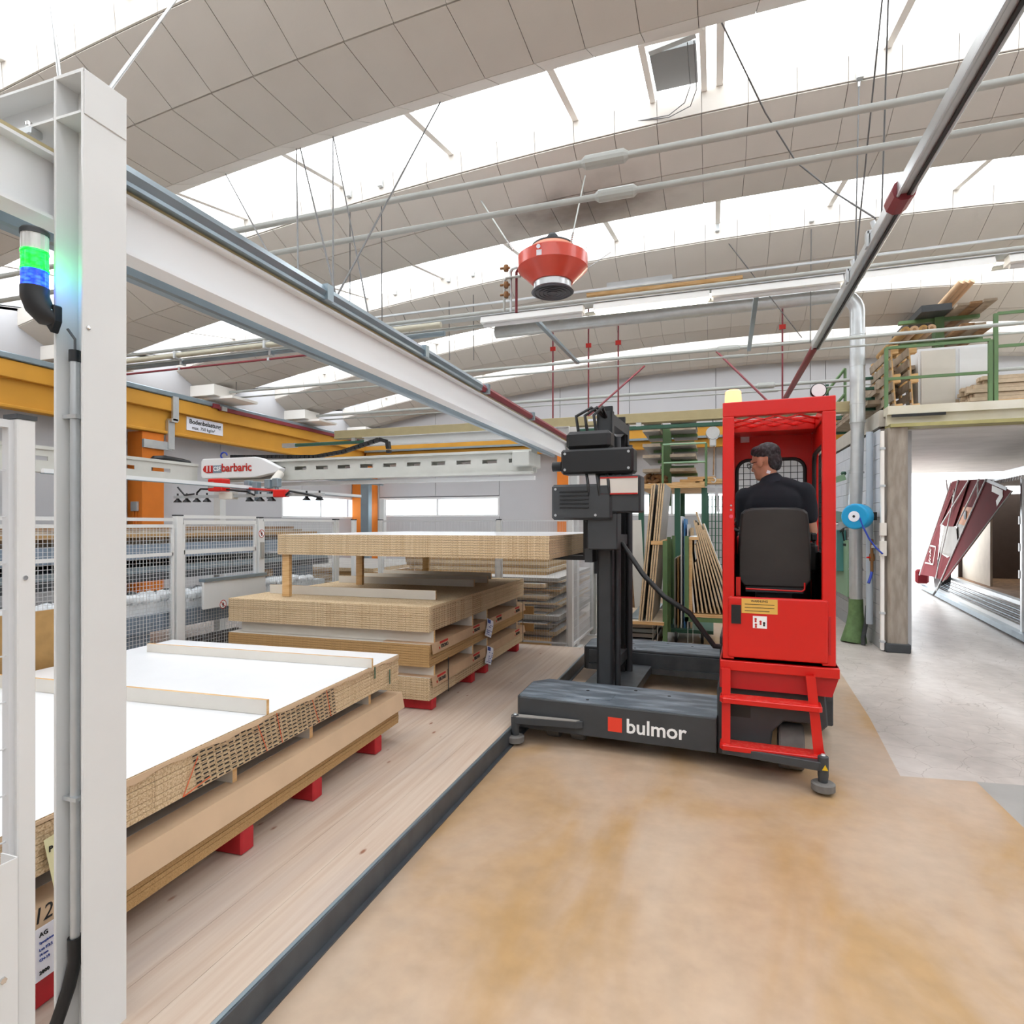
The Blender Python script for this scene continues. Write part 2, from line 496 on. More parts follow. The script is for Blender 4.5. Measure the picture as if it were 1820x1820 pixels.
# ---- roof: arched trough shells with skylight strips between them
PROF = [(-0.47, 0.23), (0.0, 0.0), (0.73, 0.02), (1.10, 0.23)]     # near edge, crease, far edge, upper far edge
XS = [XL + (XR - XL) * i / 50 for i in range(51)]
def rot_cols(x, t):
    """frame of a roof panel: along X with the arch slope, across with tilt t in YZ"""
    ax = Vector((1, 0, dzc(x))).normalized()
    ay = Vector((0, math.cos(t), math.sin(t)))
    az = ax.cross(ay).normalized(); ay = az.cross(ax)
    return Matrix((ax, ay, az)).transposed().to_4x4()
rows = [((-0.47, 0.46), (-0.47, 0.23)), ((-0.47, 0.23), (0, 0)), ((0, 0), (0.73, 0.02)), ((0.73, 0.02), (1.10, 0.23))]
PWID = 0.402
row_mesh = []
for (a, b) in rows:
    s = math.hypot(b[0] - a[0], b[1] - a[1])
    mb = MB()
    lip = a[0] == b[0]
    mb.box((0, 0, 0), (PWID - 0.005, s - 0.005, 0.02))
    o = mb.build('ceiling_panel', M_concr)
    o.data.transform(Matrix.Translation((0, 0, -0.014)))
    row_mesh.append((o.data, s)); bpy.data.objects.remove(o)
for yc in CREASES:
    vs, fs = [], []
    xs = XS
    sec = [(-0.47, 0.46), (-0.47, 0.23), (0, 0), (0.73, 0.02), (1.10, 0.23), (1.10, 0.30), (0.72, 0.12), (0.02, 0.10), (-0.36, 0.27), (-0.36, 0.46)]
    n = len(sec)
    for x in xs:
        for (dy, dz) in sec:
            vs.append((x, yc + dy, zc(x) + dz))
    for i in range(len(xs) - 1):
        for k in range(n):
            k2 = (k + 1) % n
            fs.append((i * n + k, i * n + k2, (i + 1) * n + k2, (i + 1) * n + k))
    fs.append(tuple(range(n))); fs.append(tuple(range((len(xs) - 1) * n, len(xs) * n)))
    mb = MB(); mb.add(vs, fs)
    shell = mb.build('ceiling', M_joint if yc > 1 else M_concr, kind='structure')
    inv = XF[shell.name].inverted()
    if yc < 1: continue
    for ri, (a, b) in enumerate(rows):
        me, s = row_mesh[ri]
        t = math.atan2(b[1] - a[1], b[0] - a[0])
        my, mz = (a[0] + b[0]) / 2, (a[1] + b[1]) / 2
        nn = 50
        for i in range(nn):
            x = XL + PWID * (i + 0.5)
            # leave out panels behind the camera's field
            Zd = -x * SY + yc * CY; Xd = x * CY + yc * SY
            if Zd < -1.0 or (Zd < 1.0 and x > 6): continue
            M = Matrix.Translation((x, yc + my, zc(x) + mz)) @ rot_cols(x, t)
            p = bpy.data.objects.new('ceiling_panel', me); link(p)
            p.parent = shell
            p.matrix_local = inv @ M
# soot stain on one stretch comes from the heater below: own material patch thing
# ---- skylight strips
VX0, VX1 = PX(1150, 130, Y=5.3).x, PX(1250, 130, Y=5.3).x
GX = [XL + i * (XR - XL) / 15 for i in range(16)]
M_sky = glass('skylight_glazing', 'FFFFFF', 0.03, 0.3)
M_ventp = pm('vent_panel_grey', '8C8F90', 0.4, metal=0.3)
for wi, yc in enumerate(CREASES[:-1]):
    y0, dz0 = yc + 1.10, 0.24
    yn = CREASES[wi + 1]
    y1, dz1 = yn - 0.40, 0.46
    mb = MB()
    fine = yc > -2
    for gx in GX:
        w = 0.03
        mb.add([(gx - w, y0, zc(gx) + dz0), (gx + w, y0, zc(gx) + dz0), (gx + w, y1, zc(gx) + dz1), (gx - w, y1, zc(gx) + dz1),
                (gx - w, y0, zc(gx) + dz0 + .06), (gx + w, y0, zc(gx) + dz0 + .06), (gx + w, y1, zc(gx) + dz1 + .06), (gx - w, y1, zc(gx) + dz1 + .06)],
               [(0, 1, 2, 3), (4, 5, 6, 7), (0, 1, 5, 4), (1, 2, 6, 5), (2, 3, 7, 6), (3, 0, 4, 7)])
    fr = mb.build('window_%d' % (wi + 1), M_lip, kind='structure')
    for i in range(15):
        x0, x1 = GX[i] + 0.03, GX[i + 1] - 0.03
        spans = [(x0, x1)]
        if abs(yc - 3.7) < .01 and x0 - 0.03 <= VX0 < x1 + 0.03: spans = [(x0, VX0 - 0.02), (VX1 + 0.02, x1)] if VX1 < x1 - 0.05 else [(x0, VX0 - 0.02)]
        elif abs(yc - 3.7) < .01 and x0 - 0.03 <= VX1 < x1 + 0.03: spans = [(VX1 + 0.02, x1)]
        for (x0, x1) in spans:
          mb = MB()
          if x1 - x0 < 0.05: continue
          q = [(x0, y0, zc(x0) + dz0 + .03), (x1, y0, zc(x1) + dz0 + .03), (x1, y1, zc(x1) + dz1 + .03), (x0, y1, zc(x0) + dz1 + .03)]
          mb.add(q + [(a, b, c + 0.01) for a, b, c in q], [(0, 1, 2, 3), (7, 6, 5, 4), (0, 1, 5, 4), (1, 2, 6, 5), (2, 3, 7, 6), (3, 0, 4, 7)])
          mb.build('pane', M_sky, fr)
# smoke vent: an opened steel flap with frame in the third visible strip
v = thing('roof_vent', 'grey steel smoke vent flap set in the nearest skylight strip', 'vent', ((VX0 + VX1) / 2, 5.3, zc(0) + 0.3))
# ---- walls
def wall_with_panels(name, origin, along, width, height, pw, mat, rows_=1, thick=0.2, holes=(), out=(1, 0, 0), z0=0.0, pmat=None):
    """slab plus proud panels with open joints. origin: start point at the floor, along: unit vector, out: room side"""
    o = Vector(origin); a = Vector(along); n_ = Vector(out)
    mb = MB()
    # slab split round the holes: holes are (s0, s1, z0, z1)
    cuts = sorted(set([0, width] + [h[0] for h in holes] + [h[1] for h in holes]))
    for i in range(len(cuts) - 1):
        s0, s1 = cuts[i], cuts[i + 1]
        hs = sorted([h for h in holes if h[0] <= s0 + 1e-6 and h[1] >= s1 - 1e-6], key=lambda h: h[2])
        zz = z0
        for h in hs + [(0, 0, z0 + height, 0)]:
            if h[2] > zz + 1e-4:
                p = o + a * ((s0 + s1) / 2) - n_ * (thick / 2)
                d = a * (s1 - s0) + n_ * thick
                mb.box((p.x, p.y, (zz + h[2]) / 2), (abs(d.x), abs(d.y), h[2] - zz))
            zz = h[3]
    w = mb.build(name, mat, kind='structure')
    return w
M_wj = pm('wall_joint_grey', '85858A', 0.9)
win_l = (11.3 - YB, 14.2 - YB, 1.85, 2.42)
wall_l = wall_with_panels('wall_left', (XL, YB, 0), (0, 1, 0), YF - YB, 5.2, 2.5, M_wj, holes=[win_l], out=(1, 0, 0))
win_f = (-8.7 - XL, -5.2 - XL, 1.90, 2.42)
win_f2 = (-1.9 - XL, 2.0 - XL, 1.90, 2.45)
wall_f = wall_with_panels('wall_far', (XL, YF, 0), (1, 0, 0), 2.3 - XL, 5.9, 2.5, M_wj, holes=[win_f, win_f2], out=(0, -1, 0))
def put_panels(w, rects, axis, pos, thick, mat, name='wall_panel'):
    for (s0, s1, z0, z1) in rects:
        mb = MB()
        g = 0.006
        if axis == 'Y': mb.bb(pos, pos + thick, s0 + g, s1 - g, z0 + g, z1 - g)
        else: mb.bb(s0 + g, s1 - g, pos - thick, pos, z0 + g, z1 - g)
        mb.build(name, mat, w)
# left wall panels 2.05 m wide, seam at the window band
r = []
y = YB
ys = [YB + 2.5 * i for i in range(9)] + [YF]
for i in range(len(ys) - 1):
    s0, s1 = ys[i], ys[i + 1]
    if s1 <= 11.3 or s0 >= 14.2: r += [(s0, s1, 0, 5.2)]
    else:
        a_, b_ = max(s0, 11.3), min(s1, 14.2)
        r += [(s0, s1, 0, 1.85), (s0, s1, 2.42, 5.2)]
        if a_ > s0: r.append((s0, a_, 1.85, 2.42))
        if b_ < s1: r.append((b_, s1, 1.85, 2.42))
put_panels(wall_l, r, 'Y', XL, 0.03, M_wallg)
r = []
xs_ = [XL, -8.7, -7.0, -5.2, -3.6, -1.9, 0.05, 2.0, 2.3]
for i in range(len(xs_) - 1):
    s0, s1 = xs_[i], xs_[i + 1]
    hole = (-8.7 <= s0 and s1 <= -5.2) or (-1.9 <= s0 and s1 <= 2.0)
    if hole: r += [(s0, s1, 0, 1.90), (s0, s1, 2.44, 5.9)]
    else: r += [(s0, s1, 0, 5.9)]
put_panels(wall_f, r, 'X', YF, 0.03, M_wallg)
def window(n, axis, pos, s0, s1, z0, z1, panes, depth=0.12):
    mb = MB(); f = 0.05
    def B(a, b, c, d):
        if axis == 'X': mb.bb(a, b, pos - 0.02, pos + depth, c, d)
        else: mb.bb(pos - depth, pos + 0.02, a, b, c, d)
    B(s0, s1, z0, z0 + f); B(s0, s1, z1 - f, z1); B(s0, s0 + f, z0 + f, z1 - f); B(s1 - f, s1, z0 + f, z1 - f)
    w = (s1 - s0) / panes
    for i in range(1, panes): B(s0 + w * i - f / 2, s0 + w * i + f / 2, z0 + f, z1 - f)
    o = mb.build('window_%d' % n, M_whitec, kind='structure')
    for i in range(panes):
        m2 = MB(); a, b = s0 + w * i + f / 2, s0 + w * (i + 1) - f / 2
        if axis == 'X': m2.bb(a, b, pos + 0.04, pos + 0.05, z0 + f, z1 - f)
        else: m2.bb(pos - 0.05, pos - 0.04, a, b, z0 + f, z1 - f)
        m2.build('pane', M_glass, o)
window(9, 'X', YF, -8.7, -5.2, 1.90, 2.42, 2)
window(10, 'Y', XL, 11.3, 14.2, 1.85, 2.42, 2)
window(11, 'X', YF, -1.9, 2.0, 1.90, 2.45, 4)
# right outer wall and an added unseen back wall that cuts the frontal light
mb = MB(); mb.bb(XR, XR + 0.2, YB, 9.3, 0, 5.2)
mb.build('wall_right', M_wallg, kind='structure')
mb = MB(); mb.bb(XL - 0.2, XR + 0.2, YB - 0.2, YB, 0, 5.7)
mb.build('wall_back_added', M_wallg, kind='structure')
# partition: white-painted block wall beside the gateway
PWX = 2.15
M_block = pm('painted_block', 'C9CDD4', 0.8, var=0.04, scale=4, bump=0.15, bscale=60)
M_blockg = pm('grey_painted_block', 'A6A5A5', 0.8, var=0.05, scale=4, bump=0.15, bscale=60)
mb = MB(); mb.bb(PWX + 0.012, PWX + 0.2, 9.36, YF - 0.02, 0, 3.0)
wb_ = mb.build('wall_partition', M_joint, kind='structure')
bh, bl = 0.2, 0.4
for j in range(15):
    y = 9.36 - (0.2 if j % 2 else 0)
    while y < YF - 0.05:
        a, b = max(y, 9.36) + 0.003, min(y + bl, YF - 0.03) - 0.003
        if b - a > 0.03:
            mb = MB(); mb.bb(PWX, PWX + 0.03, a, b, j * bh + 0.003, (j + 1) * bh - 0.003)
            mb.build('block', M_block if j >= 9 else M_blockg, wb_)
        y += bl
# gateway wall: pillar, header beam, wall beyond the opening
gx0, gx1 = 2.42, 6.2
M_dirtyp = pm('dirty_brown_grey_steel', '8A7F74', 0.5, col2='A49A8E', scale=5, stretch=(3, 3, 0.7))
pil = thing('steel_pillar', 'brown-grey steel pillar with a dark rubber foot at the left side of the gateway', 'pillar', (2.33, 9.3, 0))
mb = MB(); mb.rings([(2.33, 9.3, 0.16), (2.33, 9.3, 2.97)], 0.125, 4, smooth=False)
mb = MB(); mb.prism([(2.2, 9.19), (2.23, 9.16), (2.41, 9.16), (2.44, 9.19), (2.44, 9.40), (2.2, 9.40)], 0.0, 2.99)
mb.build('shaft', M_dirtyp, pil, bevel=0.008)
mb = MB(); mb.bb(2.17, 2.46, 9.13, 9.43, 0.0, 0.12)
mb.build('foot', M_dark, pil, bevel=0.01)
mb = MB()
mb.bb(2.2, 7.5, 9.16, 9.38, 3.16, 3.27); mb.bb(2.2, 7.5, 9.22, 9.28, 3.02, 3.16)
hd = mb.build('trim_1', pm('rusty_cream_paint', 'C9C2AC', 0.6, col2='D8D4C6', scale=2, detail=8), kind='structure')
mb = MB(); mb.bb(2.22, 7.5, 9.12, 9.40, 2.985, 3.03)
mb.build('trim_2', pm('olive_yellow_paint', 'A8A06A', 0.6, var=0.08), kind='structure')
mb = MB(); mb.bb(2.24, 2.85, 9.14, 9.16, 3.12, 3.155)
mb.build('door_rail', M_black, hd)
mb = MB(); mb.bb(2.3, XR, YF, YF + 0.2, 3.26, 5.9)
w_ = mb.build('wall_far_upper', M_wj, kind='structure')
put_panels(w_, [(2.3, 4.0, 3.27, 5.9), (4.0, 6.0, 3.27, 5.9), (6.0, 8.0, 3.27, 5.9), (8.0, XR, 3.27, 5.9)], 'X', YF, 0.03, M_wallg)
mb = MB(); mb.bb(gx1, XR, 9.3, 9.5, 0, 3.0)
mb.build('wall_gateway', M_wallg, kind='structure')
# mezzanine slab; its underside is boarded and goes on as a canopy outside
M_slab = pm('mezzanine_concrete', 'B9B4AA', 0.8, var=0.05)
mb = MB(); mb.bb(PWX, XR, 9.4, YF, 3.04, 3.26)
mb.build('ceiling', M_slab, kind='structure')
M_cboard = pm('pale_grey_boarding', 'EFEBE7', 0.7, var=0.05, scale=2)
cn = MB(); cn.bb(2.2, 9.0, 9.45, 17.5, 3.0, 3.035)
cano = cn.build('ceiling', M_joint, kind='structure')
yy = 9.45
while yy < 17.4:
    mb = MB(); mb.bb(2.25, 8.9, yy + 0.006, min(yy + 0.5, 17.5) - 0.006, 2.975, 3.0)
    mb.build('ceiling_board', M_cboard, cano)
    yy += 0.5
mb = MB(); mb.bb(2.35, 2.55, 9.45, 14.6, 0, 2.97)
mb.build('wall_passage', M_wallg, kind='structure')
# ================================================================ STEELWORK AND OVERHEAD
def hsec(mb, axis, a0, a1, c, w, h, tf=0.009, tw=0.006, web='w'):
    """H profile. axis Z: flanges face X (w along Y, h along X); axis X or Y: flanges horizontal (w across, h tall)"""
    if axis == 'Z':
        x, y = c
        mb.bb(x - h / 2, x - h / 2 + tf, y - w / 2, y + w / 2, a0, a1)
        mb.bb(x + h / 2 - tf, x + h / 2, y - w / 2, y + w / 2, a0, a1)
        mb.bb(x - h / 2 + tf, x + h / 2 - tf, y - tw / 2, y + tw / 2, a0, a1)
    elif axis == 'Y':
        x, z = c
        mb.bb(x - w / 2, x + w / 2, a0, a1, z - h / 2, z - h / 2 + tf)
        mb.bb(x - w / 2, x + w / 2, a0, a1, z + h / 2 - tf, z + h / 2)
        mb.bb(x - tw / 2, x + tw / 2, a0, a1, z - h / 2 + tf, z + h / 2 - tf)
    else:
        y, z = c
        mb.bb(a0, a1, y - w / 2, y + w / 2, z - h / 2, z - h / 2 + tf)
        mb.bb(a0, a1, y - w / 2, y + w / 2, z + h / 2 - tf, z + h / 2)
        mb.bb(a0, a1, y - tw / 2, y + tw / 2, z - h / 2 + tf, z + h / 2 - tf)
CX, CYN = -1.8425, 1.359
# near portal: column and cross beam welded together
por = thing('portal_frame', 'light grey steel column with cross beam in the left foreground, carrying the signal tower', 'column', (CX, CYN, 0))
mb = MB(); hsec(mb, 'Z', 0.015, 3.06, (CX, CYN), 0.141, 0.125, 0.010, 0.007)
mb.build('column', M_white, por, bevel=0.002)
mb = MB(); hsec(mb, 'X', -6.2, CX - 0.0625, (CYN, 2.995), 0.141, 0.13, 0.008)
mb.build('cross_beam', M_white, por)
mb = MB(); mb.bb(CX - 0.0625, CX + 0.0625, CYN - 0.07, CYN + 0.07, 3.052, 3.062); mb.build('stiffener', M_white, por)
mb = MB(); mb.bb(CX - 0.052, CX + 0.052, CYN - 0.07, CYN + 0.07, 2.93, 2.938); mb.build('stiffener', M_white, por)
mb = MB(); mb.bb(CX + 0.0625, CX + 0.066, CYN - 0.068, CYN + 0.068, 2.925, 3.06)
mb.build('end_plate', M_white, por, bevel=0.002)
mb = MB(); mb.bb(CX - 0.11, CX + 0.11, CYN - 0.11, CYN + 0.11, 0.0, 0.015)
mb.build('base_plate', M_white, por)
mb = MB()
mb.lathe([(0.006, 0), (0.006, 0.004), (0.003, 0.006)], (CX + 0.0625, CYN - 0.055, 2.29), 8, 'X')
mb.build('bolt', M_chrome, por)
# conduit inside the column
cd = thing('cable_conduit', 'slim steel cable conduit clipped inside the foreground column', 'pipe', (CX - 0.022, CYN - 0.035, 0.12))
xx, yy_ = CX - 0.022, CYN - 0.034
mb = MB(); mb.tube((xx, yy_, 0.42), (xx, yy_, 2.205), 0.0135, 12); mb.build('tube', M_galv, cd)
mb = MB(); mb.tube((xx, yy_, 2.20), (xx, yy_, 2.235), 0.0165, 12); mb.build('end_cap', M_black, cd)
for z in (2.03, 0.86):
    mb = MB(); mb.bb(xx - 0.028, xx + 0.028, yy_ - 0.018, yy_ + 0.03, z - 0.006, z + 0.006); mb.build('clip', M_galv, cd)
mb = MB()
pts = [(xx, yy_, 0.43), (xx, yy_, 0.36), (xx - 0.012, yy_ - 0.01, 0.28), (xx - 0.035, yy_ - 0.03, 0.18), (xx - 0.05, yy_ - 0.05, 0.125)]
mb.rings(pts, [0.02, 0.019, 0.019, 0.019, 0.019], 12); mb.build('hose', M_black, cd)
mb = MB(); mb.rings([(xx, yy_, 2.235), (xx, yy_, 2.27), (xx - 0.015, yy_ - 0.012, 2.30)], 0.004, 6); mb.build('lead', M_wire, cd)
# signal tower
sx, sy = CX - 0.060, CYN - 0.125
st = thing('signal_tower', 'signal light tower with clear, green and blue tiers on the foreground column', 'signal light', (sx, sy, 2.30))
PROFB = [(0.0, 2.30), (0.02, 2.305), (0.036, 2.325), (0.04, 2.35), (0.04, 2.385)]
rT = 0.034
def tier(z0, z1, m, nm, rr=rT):
    mb = MB()
    n = 36; vs = []
    for z in (z0, z1):
        for k in range(n):
            a = 2 * math.pi * k / n; r = rr * (1.0 if k % 2 else 0.965)
            vs.append((sx + r * math.cos(a), sy + r * math.sin(a), z))
    fs = [(k, (k + 1) % n, (k + 1) % n + n, k + n) for k in range(n)] + [tuple(range(n)), tuple(range(n, 2 * n))]
    mb.add(vs, fs); return mb.build(nm, m, st)
def lampmat(name, col, s, rough=0.15):
    m = pm(name, col, rough); b = m.node_tree.nodes['Principled BSDF']
    N, L = m.node_tree.nodes, m.node_tree.links
    b.inputs['Emission Color'].default_value = rgb(col)
    tc = N.new('ShaderNodeTexCoord'); mp = N.new('ShaderNodeMapping'); mp.inputs['Scale'].default_value = (55, 55, 110)
    vo = N.new('ShaderNodeTexVoronoi'); vo.inputs['Scale'].default_value = 1.0
    L.new(tc.outputs['Object'], mp.inputs[0]); L.new(mp.outputs[0], vo.inputs['Vector'])
    mr = N.new('ShaderNodeMapRange'); mr.inputs['From Min'].default_value = 0.15; mr.inputs['From Max'].default_value = 0.75; mr.inputs['To Min'].default_value = s * 2.2; mr.inputs['To Max'].default_value = s * 0.4
    L.new(vo.outputs['Distance'], mr.inputs['Value']); L.new(mr.outputs[0], b.inputs['Emission Strength'])
    return m
M_cleart = pm('clear_lens', 'D6D8D6', 0.12, var=0.12, scale=60, stretch=(1, 1, 0.1))
M_grn = lampmat('lit_green_lens', '10D830', 1.3)
M_blu = lampmat('lit_blue_lens', '1838F0', 1.5)
mb = MB(); mb.lathe([(0.0365, 2.553), (0.0365, 2.565), (0.033, 2.570)], (sx, sy, 0), 32); mb.build('cap', M_dark, st)
tier(2.505, 2.553, M_cleart, 'clear_tier')
tier(2.452, 2.505, M_grn, 'green_tier')
tier(2.400, 2.452, M_blu, 'blue_tier')
for z in (2.500, 2.448):
    mb = MB(); mb.lathe([(0.0355, z), (0.0355, z + 0.006)], (sx, sy, 0), 32); mb.build('ring', M_grn if z > 2.46 else M_grn, st)
mb = MB(); mb.rings([(sx, sy, 2.40), (sx, sy, 2.375), (sx + 0.008, sy + 0.006, 2.345), (sx + 0.022, sy + 0.02, 2.318), (sx + 0.04, sy + 0.035, 2.305)], [0.036, 0.036, 0.036, 0.031, 0.016], 20)
mb.build('base_housing', M_black, st)
mb = MB(); mb.prism([(sx + 0.0, 2.36), (sx + 0.052, 2.352), (sx + 0.052, 2.305), (sx + 0.034, 2.27), (sx + 0.01, 2.30)], sy + 0.02, sy + 0.045, 'XZ')
mb.build('bracket', M_black, st, bevel=0.003)
mb = MB(); mb.lathe([(0.004, -0.004), (0.004, 0)], (sx + 0.044, sy + 0.018, 2.335), 8, 'Y'); mb.build('screw', M_chrome, st)
# lamps that colour the column
for z, c in ((2.478, (0.05, 1, 0.15)), (2.425, (0.05, 0.12, 1))):
    ld = bpy.data.lights.new('signal_lamp', 'POINT'); ld.energy = 0.05; ld.color = c; ld.shadow_soft_size = 0.02
    lo = bpy.data.objects.new('signal_lamp', ld); link(lo); lo.parent = st; lo.matrix_local = XF[st.name].inverted() @ Matrix.Translation((sx + 0.045, sy + 0.05, z))
# crane rail beam running into the depth
XB0, XB1 = -2.0, -1.91
ZB0, ZB1 = 2.63, 2.835
rb = thing('crane_rail_beam', 'long light grey steel rail beam running from the foreground column to the far column', 'beam', (-1.955, 3.5, ZB0))
mb = MB(); hsec(mb, 'Y', -0.6, 8.4, (-1.955, (ZB0 + ZB1) / 2), 0.09, ZB1 - ZB0, 0.010, 0.008)
mb.build('beam', M_whitec, rb)
mb = MB(); mb.bb(-1.95, -1.915, -0.6, 8.4, ZB1 + 0.001, ZB1 + 0.014); mb.build('track', M_tan, rb)
bus = thing('busbar_trunking', 'blue-grey power busbar with a dark red far section, lying along the foreground rail beam', 'trunking', (-1.90, 3.0, ZB1 + 0.015))
mb = MB(); mb.rings([(-1.905, 1.45, ZB1 + 0.055), (-1.905, 4.8, ZB1 + 0.055)], 0.036, 6, smooth=False); mb.bb(-1.93, -1.88, 1.45, 4.8, ZB1 + 0.014, ZB1 + 0.028)
mb.build('casing', M_steelb, bus)
mb = MB(); mb.rings([(-1.905, 4.8, ZB1 + 0.05), (-1.905, 8.2, ZB1 + 0.05)], 0.034, 6, smooth=False)
mb.build('casing', M_dkred, bus, label='dark red casing')
for y in (2.6, 3.7, 4.9, 6.3):
    mb = MB(); mb.bb(-1.95, -1.862, y, y + 0.05, ZB1 + 0.012, ZB1 + 0.094); mb.build('clamp', M_steelb, bus)
rk = thing('gear_rack_rail', 'blue-grey C rail with toothed green belt beside the foreground rail beam', 'rail', (-2.09, 3, 2.62))
mb = MB(); mb.bb(-2.115, -2.06, -0.6, 8.0, 2.62, 2.665); mb.build('rail', M_steelb, rk, bevel=0.008)
mb = MB()
y = -0.6
while y < 8.0:
    mb.bb(-2.105, -2.07, y, y + 0.018, 2.665, 2.684); y += 0.03
mb.bb(-2.105, -2.07, -0.6, 8, 2.665, 2.672)
mb.build('teeth', M_dkgreen, rk, kind='stuff')
for (bx, by, bw) in ((-2.03, 1.30, 'left front'), (-1.93, 1.42, 'right rear'), (-2.03, 1.42, 'left rear')):
    k = thing('beam_clamp', 'zinc bolt clamp hanging the rail beam from the foreground cross beam, %s one' % bw, 'clamp', (bx, by, 2.83), group='beam clamps on the cross beam')
    mb = MB(); mb.bb(bx - 0.035, bx + 0.035, by - 0.02, by + 0.02, 2.905, 2.93); mb.build('plate', M_galv, k, bevel=0.004)
    mb = MB(); mb.bb(bx - 0.035, bx + 0.035, by - 0.02, by + 0.02, 2.838, 2.862); mb.build('plate', M_galv, k, bevel=0.004)
    mb = MB(); mb.tube((bx, by, 2.81), (bx, by, 2.96), 0.006, 8); mb.lathe([(0.012, 0), (0.012, 0.01)], (bx, by, 2.818), 6); mb.lathe([(0.012, 0), (0.012, 0.01)], (bx, by, 2.945), 6); mb.build('bolt', M_chrome, k)
# far column with cross beam
fc = thing('portal_frame', 'light grey steel column with cross beam at the far end of the rail beam', 'column', (CX, 8.2, 0))
mb = MB(); hsec(mb, 'Z', 0.015, 3.06, (CX, 8.2), 0.141, 0.125, 0.010, 0.007); mb.build('column', M_white, fc)
mb = MB(); hsec(mb, 'X', -5.2, CX - 0.0625, (8.2, 2.995), 0.141, 0.13, 0.008); mb.build('cross_beam', M_white, fc)
mb = MB(); mb.bb(CX - 0.11, CX + 0.11, 8.09, 8.31, 0.0, 0.015); mb.build('base_plate', M_white, fc)

# ---- perimeter: yellow crane beams, orange columns, bearings
yb = thing('yellow_crane_beam', 'deep ochre yellow crane beam along the left wall', 'beam', (-9.0, 3.5, 3.26))
mb = MB(); mb.bb(-9.10, -8.98, YB, 14.3, 3.27, 3.87); mb.bb(-9.10, -8.90, YB, 14.3, 3.66, 3.90); mb.bb(-9.10, -8.93, YB, 14.3, 3.26, 3.31)
mb.build('beam', M_yellow, yb, bevel=0.01)
ybf = thing('yellow_crane_beam', 'ochre yellow crane beam along the far wall', 'beam', (-3, 14.2, 3.4))
mb = MB(); mb.bb(-8.9, 5.5, 14.12, 14.3, 3.44, 3.62); mb.bb(-8.9, 5.5, 14.08, 14.3, 3.68, 3.88); mb.bb(-8.9, 5.5, 14.2, 14.3, 3.6, 3.7); mb.build('beam', M_yellow, ybf)
mb = MB(); mb.bb(-8.9, 5.5, 14.04, 14.09, 3.63, 3.68); mb.bb(-8.9, 5.5, 14.06, 14.12, 3.89, 3.94); mb.build('rail', M_steelb, ybf)
# sign on the left beam
sg = thing('load_sign', 'small white floor load sign on the yellow beam of the left wall', 'sign', (-8.96, 8.77, 3.42))
mb = MB(); mb.bb(-8.98, -8.965, 8.36, 9.2, 3.40, 3.64); mb.build('plate', M_paper, sg)
text('Bodenbelastung', 0.115, M_ink, sg, (-8.962, 8.78, 3.56), (0, 1, 0), (0, 0, 1), bold=True)
text('max. 750 kg/m\u00b2', 0.085, M_ink, sg, (-8.962, 8.74, 3.455), (0, 1, 0), (0, 0, 1))
bb_ = thing('busbar_trunking', 'blue-grey power busbar turning dark red, on top of the yellow beam of the left wall', 'trunking', (-8.9, 3, 3.91))
mb = MB(); mb.bb(-8.98, -8.87, YB, 9.0, 3.905, 3.99); mb.bb(-9.0, -8.9, 9.0, 14.0, 3.93, 4.0); mb.build('casing', M_steelb, bb_, bevel=0.012)
mb = MB(); mb.bb(-8.90, -8.86, 9.0, 13.9, 3.86, 3.93); mb.build('casing', M_dkred, bb_, label='dark red casing')
mb = MB(); mb.bb(-8.92, -8.84, 8.85, 9.0, 3.88, 3.96); mb.build('coupling', M_dkred, bb_)
mb = MB(); mb.bb(-8.92, -8.83, 9.05, 9.17, 3.86, 3.94); mb.build('junction_box', M_galv, bb_)
for (x, y, w, lab) in ((-9.16, 7.7, 0.42, 'orange concrete column at the left wall under the yellow beam'), (-9.16, 1.2, 0.42, 'orange concrete column at the left wall beside the foreground'),
                   (-8.98, 14.22, 0.5, 'orange concrete column in the far left corner'), (-3.4, 14.3, 0.4, 'orange concrete column at the far wall, right of the long window'), (3.6, 14.3, 0.4, 'orange concrete column above the block partition')):
    mb = MB()
    if x < -9.1: mb.bb(-9.32, -8.98, y - w / 2, y + w / 2, 0, 3.255)
    elif x < -8.9: mb.bb(-9.3, -8.74, y - 0.15, y + 0.24, 0, 3.255)
    else: mb.bb(x - w / 2, x + w / 2, 14.16, 14.46, 0 if x < 3 else 3.265, 3.43)
    mb.build('orange_column', M_orange, None, lab, 'column', bevel=0.01)
ca = thing('conduit_bend', 'grey cable duct wrapping the orange column and climbing over the yellow beam', 'duct', (-8.96, 7.9, 3.0))
mb = MB(); mb.bb(-8.978, -8.93, 7.48, 8.02, 2.98, 3.12); mb.bb(-8.975, -8.91, 7.93, 8.06, 3.0, 3.5); mb.bb(-8.9, -8.86, 7.98, 8.10, 3.5, 3.92); mb.bb(-8.975, -8.86, 7.95, 8.08, 3.47, 3.53)
mb.build('duct', M_galv, ca)
pp = thing('drain_pipe', 'grey vertical drain pipe left of the orange column', 'pipe', (-9.25, 7.35, 0))
mb = MB(); mb.tube((-9.22, 7.32, 0), (-9.22, 7.32, 3.24), 0.06, 12); mb.build('pipe', M_pipe, pp)
hs = thing('exhaust_hose', 'black corrugated hose bent round the orange column below the yellow beam', 'hose', (-8.9, 7.9, 2.6))
mb = MB()
P = [(-8.92, 7.55, 2.55), (-8.9, 7.55, 2.7), (-8.86, 7.62, 2.8), (-8.85, 7.8, 2.82), (-8.85, 8.15, 2.8), (-8.85, 8.3, 2.78)]
mb.rings(P, 0.055, 10); mb.build('hose', M_black, hs)
